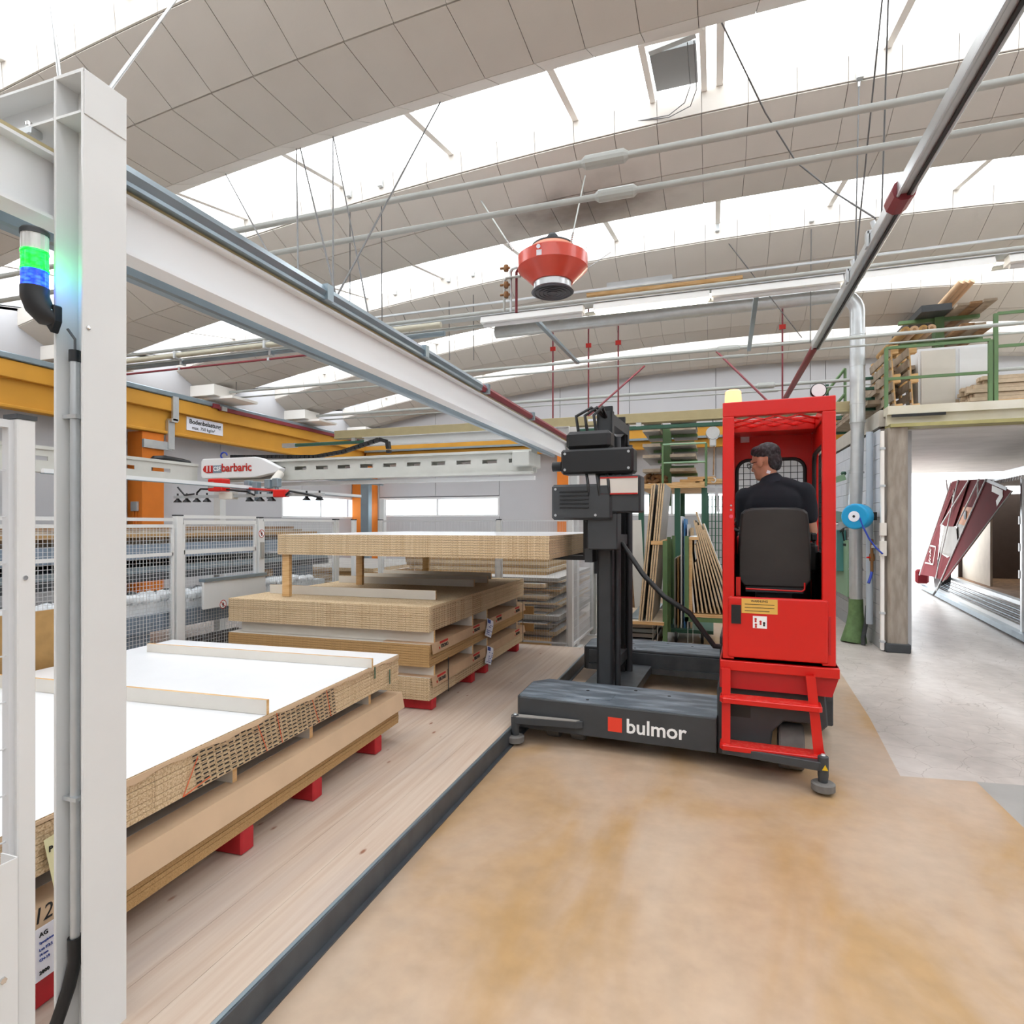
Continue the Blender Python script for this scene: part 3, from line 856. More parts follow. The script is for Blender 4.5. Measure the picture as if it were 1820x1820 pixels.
sb = thing('socket_box', 'small grey switch box with two conduits on the side of the orange column', 'switch', (-9.1, 7.48, 1.9))
mb = MB(); mb.bb(-9.2, -9.05, 7.45, 7.489, 1.92, 2.08); mb.build('box', M_galv, sb, bevel=0.005)
mb = MB(); mb.tube((-9.16, 7.475, 0.5), (-9.16, 7.475, 1.92), 0.012, 6); mb.tube((-9.1, 7.475, 0.5), (-9.1, 7.475, 1.92), 0.012, 6); mb.build('conduit', M_orange, sb)
for yc in (3.7, 6.3, 8.95, 11.55, 14.05):
    z = zc(-9.1)
    nm = {3.7: 'first', 6.3: 'second', 8.95: 'third', 11.55: 'fourth', 14.05: 'fifth'}[yc]
    mb = MB(); mb.prism([(yc - 0.18, z - 0.02), (yc + 0.35, z - 0.02), (yc + 0.35, z - 0.10), (yc + 0.2, z - 0.22), (yc - 0.18, z - 0.22)], -9.32, -8.75, 'YZ')
    mb.bb(-9.32, -8.45, yc - 0.05, yc + 0.6 if yc < 14 else yc + .4, z - 0.27, z - 0.225)
    mb.build('roof_bearing', M_lip, None, 'white concrete bearing block on the left wall, %s under the roof shells' % nm, 'bearing')

# ---- tie rods across the hall, in pairs under each shell
def tie(y, z, r, lab, tb=None, mat=M_pipe, x0=-9.2, x1=10.7, hang=()):
    t = thing('tie_rod', lab, 'pipe', (0.5, y, z - r))
    mb = MB(); mb.tube((x0, y, z), (x1, y, z), r, 10); mb.build('rod', mat, t)
    if tb is not None:
        mb = MB(); mb.rings([(tb - 0.16, y, z), (tb - 0.13, y, z), (tb + 0.13, y, z), (tb + 0.16, y, z)], [r, r * 1.9, r * 1.9, r], 12, smooth=False); mb.build('turnbuckle', M_pipe, t)
    for hx in hang:
        mb = MB(); mb.tube((hx, y, z), (hx, y, zc(hx) + 0.0), 0.006, 6); mb.build('hanger_rod', M_wire, t)
    return t
tie(4.10, 4.20, 0.024, 'thick grey tie rod with a turnbuckle, upper one of the nearest pair', PX(1075, 280, Y=4.1).x)
tie(4.55, 4.20, 0.024, 'thick grey tie rod with a turnbuckle, lower one of the nearest pair', PX(1095, 343, Y=4.55).x)
tie(6.62, 4.20, 0.022, 'grey tie rod above the lamp row, nearer of its pair', None)
tie(7.05, 4.20, 0.022, 'grey tie rod beside the lamp row, farther of its pair', None)
tie(9.15, 4.22, 0.024, 'grey tie rod above the tan crane beam, upper of its pair', 0.2, hang=(-8.6,))
tie(9.60, 4.22, 0.014, 'thin dark tie rod above the tan crane beam, lower of its pair', 0.3)
tie(11.8, 4.22, 0.030, 'pale tie rod in front of the far gable, upper of its pair', 0.9)
tie(12.2, 4.20, 0.014, 'thin tie rod in front of the far gable, lower of its pair', 1.0)
M_cream = pm('cream_grey_pipe', 'B9B5A2', 0.5)
# pipes bundled above the left conveyor, running off behind the column
for i, (y, z, r, m, lab) in enumerate(((6.35, 4.02, 0.035, M_cream, 'cream pipe of the bundle leaving to the left behind the column'),
                                       (6.45, 3.95, 0.03, M_steelb, 'blue-grey pipe of the bundle leaving to the left behind the column'),
                                       (6.40, 3.85, 0.014, M_dkred, 'thin dark red pipe of the bundle leaving to the left behind the column'))):
    t = thing('service_pipe', lab, 'pipe', (-4, y, z - r))
    mb = MB(); mb.tube((-9.3, y, z), (-3.0 if i < 2 else -4.2, y, z), r, 10); mb.build('pipe', m, t)
    for k in range(6):
        x = -8.5 + 1.5 * k
        if x > (-4.3 if i == 2 else -3.2): continue
        mb = MB(); mb.bb(x, x + 0.03, y - r * 1.4, y + r * 1.4, z - r * 1.4, z + r * 1.4); mb.build('clip', M_galv, t)

# ---- galvanised duct under the roof, down the partition wall
du = thing('galvanised_duct', 'round galvanised extraction duct running under the roof and down beside the gateway', 'duct', (1.98, 9.85, 0))
DX, DY, DZ, DR = 1.98, 9.85, 5.05, 0.10
mb = MB()
arc = [(DX - 0.28 + 0.28 * math.sin(a), DY, DZ - 0.28 + 0.28 * math.cos(a)) for a in [i * math.pi / 12 for i in range(7)]]
mb.rings([(-3.6, DY, DZ)] + arc + [(DX, DY, 3.2)], DR, 18); mb.build('duct', M_galv, du)
mb = MB(); mb.rings([(DX, DY, 3.2), (DX, DY, 3.05), (DX - 0.02, DY - 0.05, 2.5), (DX - 0.03, DY - 0.02, 2.0), (DX - 0.02, DY, 0.62)], [DR, 0.085, 0.085, 0.085, 0.085], 18); mb.build('down_pipe', M_galv, du)
for (x, z, r) in ((DX, 4.45, 0.105), (DX, 4.0, 0.105), (DX, 3.45, 0.105), (DX, 3.18, 0.108), (DX - 0.02, 2.45, 0.1), (DX - 0.03, 1.95, 0.094), (DX - 0.03, 1.5, 0.094), (DX - 0.02, 1.05, 0.094)):
    mb = MB(); mb.lathe([(r, -0.012), (r, 0.012)], (x, DY - (0.04 if 2 < z < 2.6 else 0), z), 18); mb.build('ring_clamp', M_galv, du)
for k in range(9):
    x = -3.0 + 0.55 * k
    mb = MB(); mb.lathe([(0.105, -0.01), (0.105, 0.01)], (x, DY, DZ), 16, 'X'); mb.build('ring_clamp', M_galv, du)
bt = thing('green_boot', 'crumpled olive green floor boot under the galvanised duct', 'duct', (DX, DY, 0))
mb = MB(); mb.rings([(DX - 0.02, DY, 0.62), (DX - 0.02, DY, 0.42), (DX - 0.03, DY - 0.02, 0.25), (DX - 0.05, DY - 0.05, 0.1), (DX - 0.06, DY - 0.06, 0.0)], [0.092, 0.098, 0.12, 0.15, 0.17], 14)
mb.build('sleeve', pm('olive_green_cloth', '5F7A4E', 0.8, var=0.15, scale=12, bump=0.6, bscale=20), bt)
# second thinner branch and wall pipes beside the pillar
br = thing('wall_pipe', 'grey plastic waste pipe standing between the duct and the pillar', 'pipe', (2.08, 9.55, 0))
mb = MB(); mb.tube((2.08, 9.60, 0.3), (2.08, 9.60, 3.0), 0.045, 12); mb.build('pipe', pm('pale_blue_grey_pipe', 'AEB9C4', 0.5), br)
mb = MB(); mb.rings([(2.06, 9.62, 0.55), (2.05, 9.63, 0.35), (2.0, 9.6, 0.1), (2.0, 9.58, 0.0)], 0.03, 8); mb.build('hose', M_dark, br)
br2 = thing('wall_pipe', 'white cable trunking fixed up the left flank of the gateway pillar', 'trunking', (2.15, 9.22, 0))
mb = MB(); mb.bb(2.125, 2.165, 9.18, 9.24, 0.02, 2.95); mb.build('trunking', M_lip, br2, bevel=0.003)
mb = MB(); mb.bb(2.10, 2.18, 9.13, 9.18, 1.55, 1.72); mb.bb(2.10, 2.18, 9.13, 9.18, 1.28, 1.48); mb.build('socket_box', M_melamb, br2, bevel=0.004)
for z in (0.12, 0.5, 2.2, 2.7):
    mb = MB(); mb.bb(2.115, 2.175, 9.17, 9.25, z, z + 0.03); mb.build('clip', M_galv, br2)
br3 = thing('compressed_air_valve', 'brass and red compressed air valve with a blue hose stub beside the pillar', 'valve', (2.0, 9.4, 1.0))
mb = MB(); mb.tube((2.05, 9.33, 1.05), (2.05, 9.33, 1.5), 0.02, 8); mb.lathe([(0.03, 1.2), (0.04, 1.24), (0.03, 1.3)], (2.05, 9.33, 0), 10); mb.build('body', M_brass, br3)
mb = MB(); mb.tube((2.05, 9.33, 1.25), (1.98, 9.28, 1.25), 0.012, 6); mb.build('lever', M_red, br3)
mb = MB(); mb.bb(2.04, 2.2, 9.31, 9.35, 1.38, 1.42); mb.build('wall_bracket', M_galv, br3)
mb = MB(); mb.rings([(2.05, 9.33, 1.06), (2.03, 9.31, 0.98), (2.0, 9.29, 0.9)], 0.018, 8); mb.build('hose_stub', M_bluecable, br3)
# hose reel
c = PX(1519, 918, X=1.88)
c = Vector((1.86, 9.28, PX(1519, 918, Y=9.28).z))
hr = thing('hose_reel', 'bright blue round hose reel with white hub hanging by the gateway', 'hose reel', (c.x, c.y, c.z - 0.2))
R_ = Matrix.Rotation(math.radians(-32), 4, 'Z')
mb = MB(); mb.lathe([(0.15, 0.13), (0.17, 0.12), (0.175, 0.0), (0.175, -0.07), (0.165, -0.09), (0.15, -0.095)], c, 32, 'Y', R=R_.to_3x3()); mb.build('drum', M_blue, hr)
mb = MB(); mb.lathe([(0.072, -0.1), (0.07, -0.106)], c, 24, 'Y', R=R_.to_3x3()); mb.build('hub_disc', M_paper, hr)
mb = MB(); mb.lathe([(0.018, -0.107), (0.016, -0.112)], c, 12, 'Y', R=R_.to_3x3()); mb.build('hub_nut', M_black, hr)
mb = MB(); mb.bb(c.x + 0.02, 2.13, c.y + 0.13, c.y + 0.16, c.z - 0.05, c.z + 0.06); mb.build('wall_bracket', M_black, hr)
hb = thing('air_hose', 'dark blue air hose sagging from the reel to the pillar socket', 'hose', (c.x + 0.1, c.y - 0.1, 1.3))
mb = MB(); mb.rings([(c.x + 0.01, c.y - 0.12, c.z - 0.02), (c.x + 0.05, c.y - 0.13, c.z - 0.15), (c.x + 0.12, c.y - 0.12, c.z - 0.3), (c.x + 0.2, c.y - 0.12, c.z - 0.42), (2.13, 9.12, c.z - 0.5)], 0.011, 8); mb.build('hose', M_bluecable, hb)

# ---- lamp row
trk = thing('cable_tray', 'galvanised cable tray carrying the row of fluorescent lamps', 'trunking', (0, 6.95, 4.27))
mb = MB()
mb.bb(-7.5, 8.5, 6.88, 6.90, 4.27, 4.31); mb.bb(-7.5, 8.5, 7.0, 7.02, 4.27, 4.31); mb.bb(-7.5, 8.5, 6.88, 7.02, 4.265, 4.272); mb.build('tray', M_galv, trk)
mb = MB(); mb.bb(-4.2, 8.5, 6.62, 6.645, 4.30, 4.32); mb.build('rail', M_galv, trk)
lampx = [(-2.72, 'second from the left in the lamp row, right of the heater pipes', False), (-1.32, 'lit, below and right of the red heater', True), (-0.02, 'unlit, between the two lit ones', False), (1.27, 'lit, right of the galvanised duct bend', True), (2.66, 'at the right frame side, beyond the large lit one', False)]
M_lampb = pm('white_lamp_housing', 'F2F2F0', 0.4, emis='FFFFFF', estr=0.0)
for x0, lab, lit in lampx:
    t = thing('fluorescent_lamp', 'white fluorescent lamp, ' + lab, 'ceiling light', (x0 + 0.64, 6.95, 4.12), group='lamps on the cable tray')
    mb = MB(); mb.prism([(6.90, 4.262), (7.0, 4.262), (7.03, 4.18), (6.87, 4.18)], x0, x0 + 1.28, 'YZ'); mb.build('housing', M_lampb, t)
    mb = MB(); mb.rings([(x0 + 0.02, 6.95, 4.165), (x0 + 1.26, 6.95, 4.165)], 0.026, 10); mb.build('tube', M_tube if lit else M_whitec, t)

# ---- electrified rail on the right with its hangers
RX, RZ = 1.19, 3.9
rr = thing('suspended_rail', 'long grey suspended power rail crossing the upper right, dark red at its far end', 'rail', (RX, 6, RZ - 0.05))
mb = MB(); mb.bb(RX - 0.045, RX + 0.045, 0.6, 8.2, RZ - 0.03, RZ + 0.05); mb.bb(RX - 0.05, RX - 0.03, 0.6, 8.2, RZ - 0.05, RZ - 0.03); mb.bb(RX + 0.03, RX + 0.05, 0.6, 8.2, RZ - 0.05, RZ - 0.03)
mb.build('rail', M_galv, rr, bevel=0.006)
mb = MB(); mb.bb(RX + 0.012, RX + 0.03, 0.6, 8.2, RZ - 0.047, RZ - 0.032); mb.build('collector_slot', M_black, rr)
mb = MB(); mb.rings([(RX, 8.2, RZ), (RX, 13.6, RZ)], 0.045, 8); mb.build('rail', M_dkred, rr, label='dark red far section of the rail')
mb = MB(); mb.rings([(RX, 4.55, RZ), (RX, 4.75, RZ)], 0.075, 10, smooth=False); mb.build('coupling', M_dkred, rr)
# ---- wires: top point, bottom point
def wire(name, top, bot, lab, r=0.006, anchor=False, mat=None, cat='hanger', mid=None, group=None, name_='wire_hanger'):
    t = thing('wire_hanger', lab, cat, tuple(bot), group=group)
    mb = MB(); pts = [Vector(top)] + ([Vector(m) for m in mid] if mid else []) + [Vector(bot)]
    mb.rings(pts, r, 6); mb.build('wire', mat or M_wire, t)
    if anchor:
        mb = MB(); mb.box((top[0], top[1] - 0.025, top[2]), (0.055, 0.05, 0.09)); mb.build('anchor', M_galv, t, bevel=0.004)
        mb = MB(); mb.rings([Vector(top), Vector(top) + (pts[1] - pts[0]).normalized() * 0.09], [0.016, 0.009], 8); mb.build('socket', M_galv, t)
    return t
LB, LC, LD = 5.83 - 0.015, 8.48 - 0.015, 11.08 - 0.015
def lip(px, py, Y):
    p = PX(px, py, Y=Y); p.z = min(max(p.z, zc(p.x) + 0.26), zc(p.x) + 0.42); return p
for (px, py, Y, bx, by, Yb_, lab) in (
    (622, 345, LB, 622, 588, 6.4, 'wire from an anchor on the second shell to the pipe bundle, left of two'),
    (678, 327, LB, 679, 580, 6.4, 'wire from an anchor on the second shell to the pipe bundle, right of two'),
    (1527, 142, LB, 1520, 470, 5.9, 'wire from the anchor on the second shell beside the suspended rail'),
    (1442, 390, LC, 1440, 610, 9.1, 'wire from an anchor on the third shell, left of the suspended rail'),
    (1275, 407, LC, 1425, 600, 9.1, 'slanting wire from the tilted anchor on the third shell'),
    (798, 497, LC, 799, 640, 9.1, 'wire under the third shell left of the heater, left of two'),
    (841, 487, LC, 842, 640, 9.1, 'wire under the third shell left of the heater, right of two'),
    (703, 520, LC, 745, 640, 9.1, 'slanting wire under the third shell left of the heater')):
    wire('w', lip(px, py, Y), PX(bx, by, Y=Yb_), lab, anchor=True)
YE = 4.80
def edge(px, py): 
    p = PX(px, py, Y=YE); p.z = zc(p.x) + 0.24; return p
bb1 = lambda px, py: PX(px, py, X=-1.905)
for (tp, bot, lab, r) in (
    (edge(527, 268), PX(530, 500, X=-1.905), 'thin vertical wire from the nearest skylight to the rail beam, first', 0.005),
    (edge(533, 266), PX(597, 525, X=-1.905), 'wire leaning right from the nearest skylight to the rail beam', 0.006),
    (edge(592, 250), PX(592, 522, X=-1.905), 'thin vertical wire from the nearest skylight to the rail beam, second', 0.005),
    (edge(785, 190), PX(600, 524, X=-1.905), 'long wire slanting down left from the nearest skylight to the rail beam', 0.006),
    (edge(400, 315), PX(492, 478, X=-1.905), 'short wire leaning right over the rail beam near the column', 0.005)):
    wire('w', tp, bot, lab, r)
wire('w', edge(592, 252), PX(655, 560, X=-1.905), 'wire crossing the long slanting one above the rail beam', 0.005)
wire('w', PX(82, -60, Y=2.3), (-1.97, CYN, 3.062), 'vertical steel rod standing on the foreground cross beam', 0.007, mat=M_galv)
wire('w', PX(330, -25, Y=2.6), (CX + 0.03, CYN + 0.03, 3.062), 'steel brace rod slanting up right from the foreground column head', 0.007, mat=M_galv)
rl = lambda px, py: PX(px, py, X=RX)
wire('w', edge(1280, 57), rl(1556, 388), 'slack wire curving from the skylight beside the vent down to the suspended rail', 0.007, mid=[PX(1360, 200, Y=5.3), PX(1415, 288, Y=5.6), PX(1480, 340, Y=5.5)])
wire('w', edge(1580, -30), rl(1567, 380), 'straight wire from the nearest skylight to the suspended rail, right of the pair', 0.006)
wire('w', edge(1572, -30), rl(1521, 462), 'straight wire from the nearest skylight to the suspended rail, left of the pair', 0.006)
for (px, py, lab) in ((1556, 392, 'upper'), (1519, 470, 'lower')):
    p = rl(px, py)
    t = thing('rail_clamp', 'steel wire clamp gripping the suspended rail, %s of two' % lab, 'clamp', (RX, p.y, RZ))
    mb = MB(); mb.bb(RX - 0.06, RX + 0.06, p.y - 0.03, p.y + 0.03, RZ + 0.05, RZ + 0.075); mb.bb(RX - 0.068, RX - 0.05, p.y - 0.03, p.y + 0.03, RZ - 0.05, RZ + 0.07); mb.tube((RX, p.y, RZ + 0.07), (RX - 0.02, p.y, RZ + 0.15), 0.02, 8); mb.build('clamp', M_galv, t)

# ---- unit heater
hc = PX(975, 480, Y=5.6)
HX, HY = hc.x, 5.75
HZ = PX(975, 475, Y=5.75).z
ht = thing('unit_heater', 'round orange-red ceiling heater with a round grille, hanging from chains', 'heater', (HX, HY, HZ - 0.3))
R1 = 0.345
mb = MB(); mb.lathe([(R1, -0.03), (R1, 0.085)], (HX, HY, HZ), 40); mb.build('casing_band', M_pink, ht)
mb = MB(); mb.lathe([(0.20, -0.165), (R1 - 0.001, -0.031)], (HX, HY, HZ), 40); mb.build('lower_cone', M_pink, ht)
mb = MB(); mb.lathe([(R1 - 0.001, 0.086), (0.262, 0.135)], (HX, HY, HZ), 40); mb.build('shoulder', M_pink, ht)
mb = MB(); mb.lathe([(0.262, 0.135), (0.20, 0.19), (0.185, 0.20)], (HX, HY, HZ), 32); mb.build('upper_cone', pm('faded_salmon_enamel', 'D08A70', 0.5, var=0.08), ht)
mb = MB(); mb.lathe([(0.205, 0.19), (0.205, 0.205)], (HX, HY, HZ), 32); mb.build('rim', M_dark, ht)
mb = MB(); mb.lathe([(0.055, 0.2), (0.055, 0.30), (0.04, 0.32)], (HX, HY, HZ), 16); mb.build('motor', M_dark, ht)
mb = MB(); mb.lathe([(0.185, -0.166), (0.185, -0.23)], (HX, HY, HZ), 32); mb.build('collar', M_galv, ht)
mb = MB(); mb.lathe([(0.19, -0.23), (0.21, -0.255), (0.195, -0.262)], (HX, HY, HZ), 32); mb.build('grille_rim', M_soot, ht)
for r in (0.165, 0.125, 0.085, 0.045):
    mb = MB(); mb.lathe([(r, -0.245), (r + 0.018, -0.27), (r + 0.008, -0.27), (r - 0.01, -0.245)], (HX, HY, HZ), 28); mb.build('grille_ring', M_soot, ht)
mb = MB(); mb.bb(HX - 0.04, HX + 0.03, HY - R1 - 0.004, HY - R1 + 0.1, HZ - 0.03, HZ + 0.02)
mb = MB(); mb.box((HX - 0.04, HY - R1 * 0.99, HZ + 0.0), (0.05, 0.012, 0.05)); mb.lathe([(0.02, -0.004), (0.02, 0)], (HX - 0.045, HY - R1 - 0.004, HZ + 0.055), 14, 'Y'); mb.build('maker_plate', M_paper, ht)
for (px, py, qx, qy, lab) in ((855, 310, 912, 445, 'left'), (1040, 265, 1013, 440, 'right front')):
    tp = PX(px, py, Y=6.1); tp.z = zc(tp.x) + 0.05
    a = PX(qx, qy, Y=HY - 0.1)
    t = wire('w', tp, a, 'suspension rod and chain of the red heater, %s one' % lab, 0.008, anchor=False, mat=M_pipe)
    mb = MB()
    for k in range(7):
        p = a.lerp(tp, 0.02 + k * 0.028); mb.lathe([(0.006, -0.012), (0.014, 0), (0.006, 0.012)], p, 6)
    mb.build('chain', M_chrome, t, kind='stuff')
tp = PX(1085, 395, Y=LC); 
wire('w', (tp.x, LC, zc(tp.x) + 0.3), (HX + 0.08, HY + 0.2, HZ - 0.1), 'thin wire from the third shell to the red heater', 0.004)
hp = thing('heating_pipes', 'grey and brown heating pipes with brass valves left of the red heater', 'pipe', (HX - 0.42, HY, 4.0))
x = HX - R1 - 0.10
for i, (dx, zt, m) in enumerate(((-0.06, HZ + 0.02, M_pipe), (0.0, HZ + 0.12, M_galv), (0.05, HZ + 0.12, M_dkred))):
    mb = MB(); P = [(x + dx, HY, 4.25 - 0.6), (x + dx, HY, zt - 0.05), (x + dx + 0.03, HY, zt), (HX - R1 * 0.95, HY, zt - 0.0)]
    P = [(x + dx, HY + 0.03 * i, PX(890, 555, Y=HY).z), (x + dx, HY + 0.03 * i, zt - 0.10 - 0.0), (x + dx + 0.02, HY + 0.03 * i, zt - 0.07), (HX - R1 * 0.96, HY, zt - 0.07)]
    mb.rings(P, 0.014, 8); mb.build('pipe', m, hp)
for z in (HZ - 0.22, HZ - 0.12, HZ + 0.05):
    mb = MB(); mb.lathe([(0.022, -0.03), (0.03, 0), (0.022, 0.03)], (x - 0.04, HY, z), 10); mb.tube((x - 0.1, HY - 0.01, z), (x, HY, z), 0.012, 6); mb.build('valve', M_brass, hp)
# ---- yellow wooden batten and reflector over the lamps
bt_ = PX(1180, 508, Y=7.6)
wb2 = thing('timber_batten', 'orange-brown timber batten lying above the lit lamp right of the heater', 'batten', tuple(bt_))
a_, b_ = PX(1043, 525, Y=7.6), PX(1320, 493, Y=7.6)
mb = MB(); mb.bar(a_, b_, 0.05, 0.04); mb.build('batten', M_timber, wb2)
mb = MB(); mb.bar(PX(1080, 512, Y=7.75), PX(1195, 497, Y=7.75), 0.14, 0.08); mb.build('reflector', M_galv, wb2)
# ---- tan overhead crane in the rear bay
cr_ = thing('overhead_crane', 'tan crane girder with a green rail slung beneath, crossing the rear of the hall', 'crane', (-3, 10.0, 3.25))
za = lambda px, py: PX(px, py, Y=10.0)
mb = MB(); mb.bb(-7.0, 2.1, 9.98, 10.12, 3.37, 3.52); mb.bb(-7.0, 2.1, 9.96, 10.14, 3.36, 3.385); mb.build('girder', M_tan, cr_, bevel=0.004)
mb = MB(); mb.bb(-8.1, 1.8, 9.96, 10.03, 3.25, 3.31); mb.build('rail', M_dkgreen, cr_, bevel=0.006)
mb = MB(); mb.bb(-8.2, -7.9, 9.94, 10.05, 3.24, 3.32); mb.build('end_stop', M_galv, cr_)
for k in range(6):
    x = -6.6 + 1.35 * k
    mb = MB(); mb.bb(x, x + 0.08, 9.96, 10.03, 3.30, 3.37); mb.build('bracket', M_galv, cr_)
mb = MB(); mb.bb(-2.0, -1.6, 9.975, 9.98, 3.43, 3.47); mb.build('maker_plate', M_paper, cr_)
for i, (x, w_) in enumerate(((-2.62, 'far left'), (-2.0, 'second from left'), (-1.5, 'third from left'), (1.0, 'right, near the suspended rail'))):
    t = thing('red_hanger_rod', 'thin red suspension rod of the rear crane, %s' % w_, 'hanger', (x, 10.0, 3.52))
    zt = zc(x) + 0.05
    mb = MB(); mb.tube((x, 10.0, 3.52), (x, 10.55, 4.6), 0.012, 6); mb = MB(); mb.tube((x, 10.02, 3.52), (x, 10.02, 5.55), 0.014, 6)
    mb.build('rod', M_dkred, t)
    mb = MB(); mb.box((x, 10.02, 4.72), (0.09, 0.03, 0.07)); mb.build('bracket', M_inkr, t)
for i, (a, b, w_) in enumerate((((-2.05, 10.05, 3.5), (-1.2, 11.2, 4.6), 'left'), ((0.05, 11.0, 4.7), (0.9, 10.1, 3.5), 'right'))):
    t = thing('red_brace', 'dark red diagonal brace above the rear crane, %s one' % w_, 'brace', a)
    mb = MB(); mb.tube(a, b, 0.018, 6); mb.build('rod', M_dkred, t)
for (p, q, Y0, Y1, w_) in (((947, 563), (1027, 645), 6.95, 9.15, 'left of the lit lamp'), ((1345, 520), (1331, 622), 6.95, 9.15, 'below the unlit lamp')):
    a, b = PX(*p, Y=Y0), PX(*q, Y=Y1)
    t = thing('steel_strut', 'blue-grey steel strut slanting under the lamp row, %s' % w_, 'strut', tuple(b))
    mb = MB(); mb.bar(a, b, 0.05, 0.04); mb.build('strut', M_steelb, t)
# smoke vent in the nearest skylight strip
yy0, yy1 = 4.83, 5.86
gxa = VX0; gxb = VX1
zz0, zz1 = zc(0) + 0.26, zc(0) + 0.47
mb = MB()
for (a, b) in (((gxa, yy0, zz0), (gxa, yy1, zz1)), ((gxb, yy0, zz0), (gxb, yy1, zz1)), ((gxa, yy0, zz0), (gxb, yy0, zz0)), ((gxa, yy1, zz1), (gxb, yy1, zz1))):
    mb.bar(a, b, 0.05, 0.08)
mb.build('frame', M_lip, v)
mb = MB(); mb.bar((((gxa + gxb) / 2), yy0 + 0.15, zz0 + 0.0), ((gxa + gxb) / 2, yy1 - 0.22, zz1 - 0.06), VX1 - VX0 - 0.1, 0.03); mb.build('flap', M_ventp, v)
mb = MB(); mb.bar((gxa + 0.05, yy0 + 0.12, zz0 - 0.02), (gxb - 0.05, yy0 + 0.05, zz0 - 0.02), 0.05, 0.03); mb.build('actuator', M_galv, v)
for dx, dz in ((0, 0), (0.05, 0.04)):
    mb = MB(); mb.rings([(gxa + 0.35 + dx, yy0 + 0.1, zz0 - 0.03), (gxa + 0.36 + dx, 5.3, zz0 - 0.12 - dz), (gxa + 0.3 + dx, 5.6, zz0 - 0.05 - dz), (gxa + 0.15, 5.8, zz0 + 0.0 - dz / 2), (gxa - 0.15, 5.82, zz0 + 0.02)], 0.004, 6)
    mb.build('cable', M_wire, v)
# ================================================================ PLATFORM, KERB, BOARD STACKS, FENCE
def plank_mat():
    m = bpy.data.materials.new('pale_spruce_planks'); m.use_nodes = True
    nt = m.node_tree; N = nt.nodes; L = nt.links; b = N['Principled BSDF']; b.inputs['Roughness'].default_value = 0.55
    g = N.new('ShaderNodeNewGeometry')
    def mapn(sc, off=(0, 0, 0)):
        mp = N.new('ShaderNodeMapping'); mp.inputs['Scale'].default_value = sc; mp.inputs['Location'].default_value = off; L.new(g.outputs['Position'], mp.inputs[0]); return mp
    n1 = N.new('ShaderNodeTexNoise'); n1.inputs['Scale'].default_value = 1.0; n1.inputs['Detail'].default_value = 8; n1.inputs['Distortion'].default_value = 0.5
    L.new(mapn((28, 0.9, 1)).outputs[0], n1.inputs['Vector'])
    cr = N.new('ShaderNodeValToRGB'); e = cr.color_ramp.elements
    e[0].position = 0.3; e[0].color = rgb('BCA592'); e[1].position = 0.7; e[1].color = rgb('CDBDAD'); L.new(n1.outputs['Fac'], cr.inputs['Fac'])
    # greyed wheel tracks
    n2 = N.new('ShaderNodeTexNoise'); n2.inputs['Scale'].default_value = 1.0; n2.inputs['Detail'].default_value = 6; L.new(mapn((3.5, 0.8, 1)).outputs[0], n2.inputs['Vector'])
    c2 = N.new('ShaderNodeValToRGB'); c2.color_ramp.elements[0].position = 0.45; c2.color_ramp.elements[1].position = 0.72; c2.color_ramp.elements[0].color = (0, 0, 0, 1); c2.color_ramp.elements[1].color = (0.55, 0.55, 0.55, 1)
    L.new(n2.outputs['Fac'], c2.inputs['Fac'])
    mx = N.new('ShaderNodeMix'); mx.data_type = 'RGBA'; L.new(c2.outputs['Color'], mx.inputs[0]); L.new(cr.outputs['Color'], mx.inputs[6]); mx.inputs[7].default_value = rgb('AFA6A2')
    # knots
    vo = N.new('ShaderNodeTexVoronoi'); vo.inputs['Scale'].default_value = 1.0; L.new(mapn((9, 3.6, 1)).outputs[0], vo.inputs['Vector'])
    c3 = N.new('ShaderNodeValToRGB'); c3.color_ramp.elements[0].position = 0.05; c3.color_ramp.elements[1].position = 0.12; c3.color_ramp.elements[0].color = (1, 1, 1, 1); c3.color_ramp.elements[1].color = (0, 0, 0, 1)
    L.new(vo.outputs['Distance'], c3.inputs['Fac'])
    sp = N.new('ShaderNodeSeparateColor'); L.new(vo.outputs['Color'], sp.inputs[0])
    ml = N.new('ShaderNodeMath'); ml.operation = 'MULTIPLY'; gt = N.new('ShaderNodeMath'); gt.operation = 'GREATER_THAN'; gt.inputs[1].default_value = 0.45
    L.new(sp.outputs[0], gt.inputs[0]); L.new(gt.outputs[0], ml.inputs[0]); L.new(c3.outputs['Color'], ml.inputs[1])
    m2 = N.new('ShaderNodeMix'); m2.data_type = 'RGBA'; L.new(ml.outputs[0], m2.inputs[0]); L.new(mx.outputs[2], m2.inputs[6]); m2.inputs[7].default_value = rgb('8A5A42')
    L.new(m2.outputs[2], b.inputs['Base Color'])
    return m
M_plank = plank_mat()
KX = -1.50
plat = thing('plank_platform', 'low pale timber platform of long spruce planks behind the dark steel edge', 'platform', (-3.4, 3.5, 0))
x = KX - 0.01
w = 0.19
k = 0
while x > -4.75:
    mb = MB(); mb.bb(x - w + 0.0007, x - 0.0007, -0.9, 7.58, 0.07, 0.12)
    mb.build('plank', M_plank, plat); x -= w; k += 1
mb = MB(); mb.bb(-4.7, KX - 0.03, -0.9, 7.55, 0.0, 0.069); mb.build('underframe', M_dark, plat)
kb = thing('steel_edge_rail', 'dark grey steel channel edging the timber platform', 'kerb', (KX + 0.02, 3.3, 0))
M_kerb = pm('dark_steel', '565B60', 0.45, metal=0.5, var=0.12, scale=8)
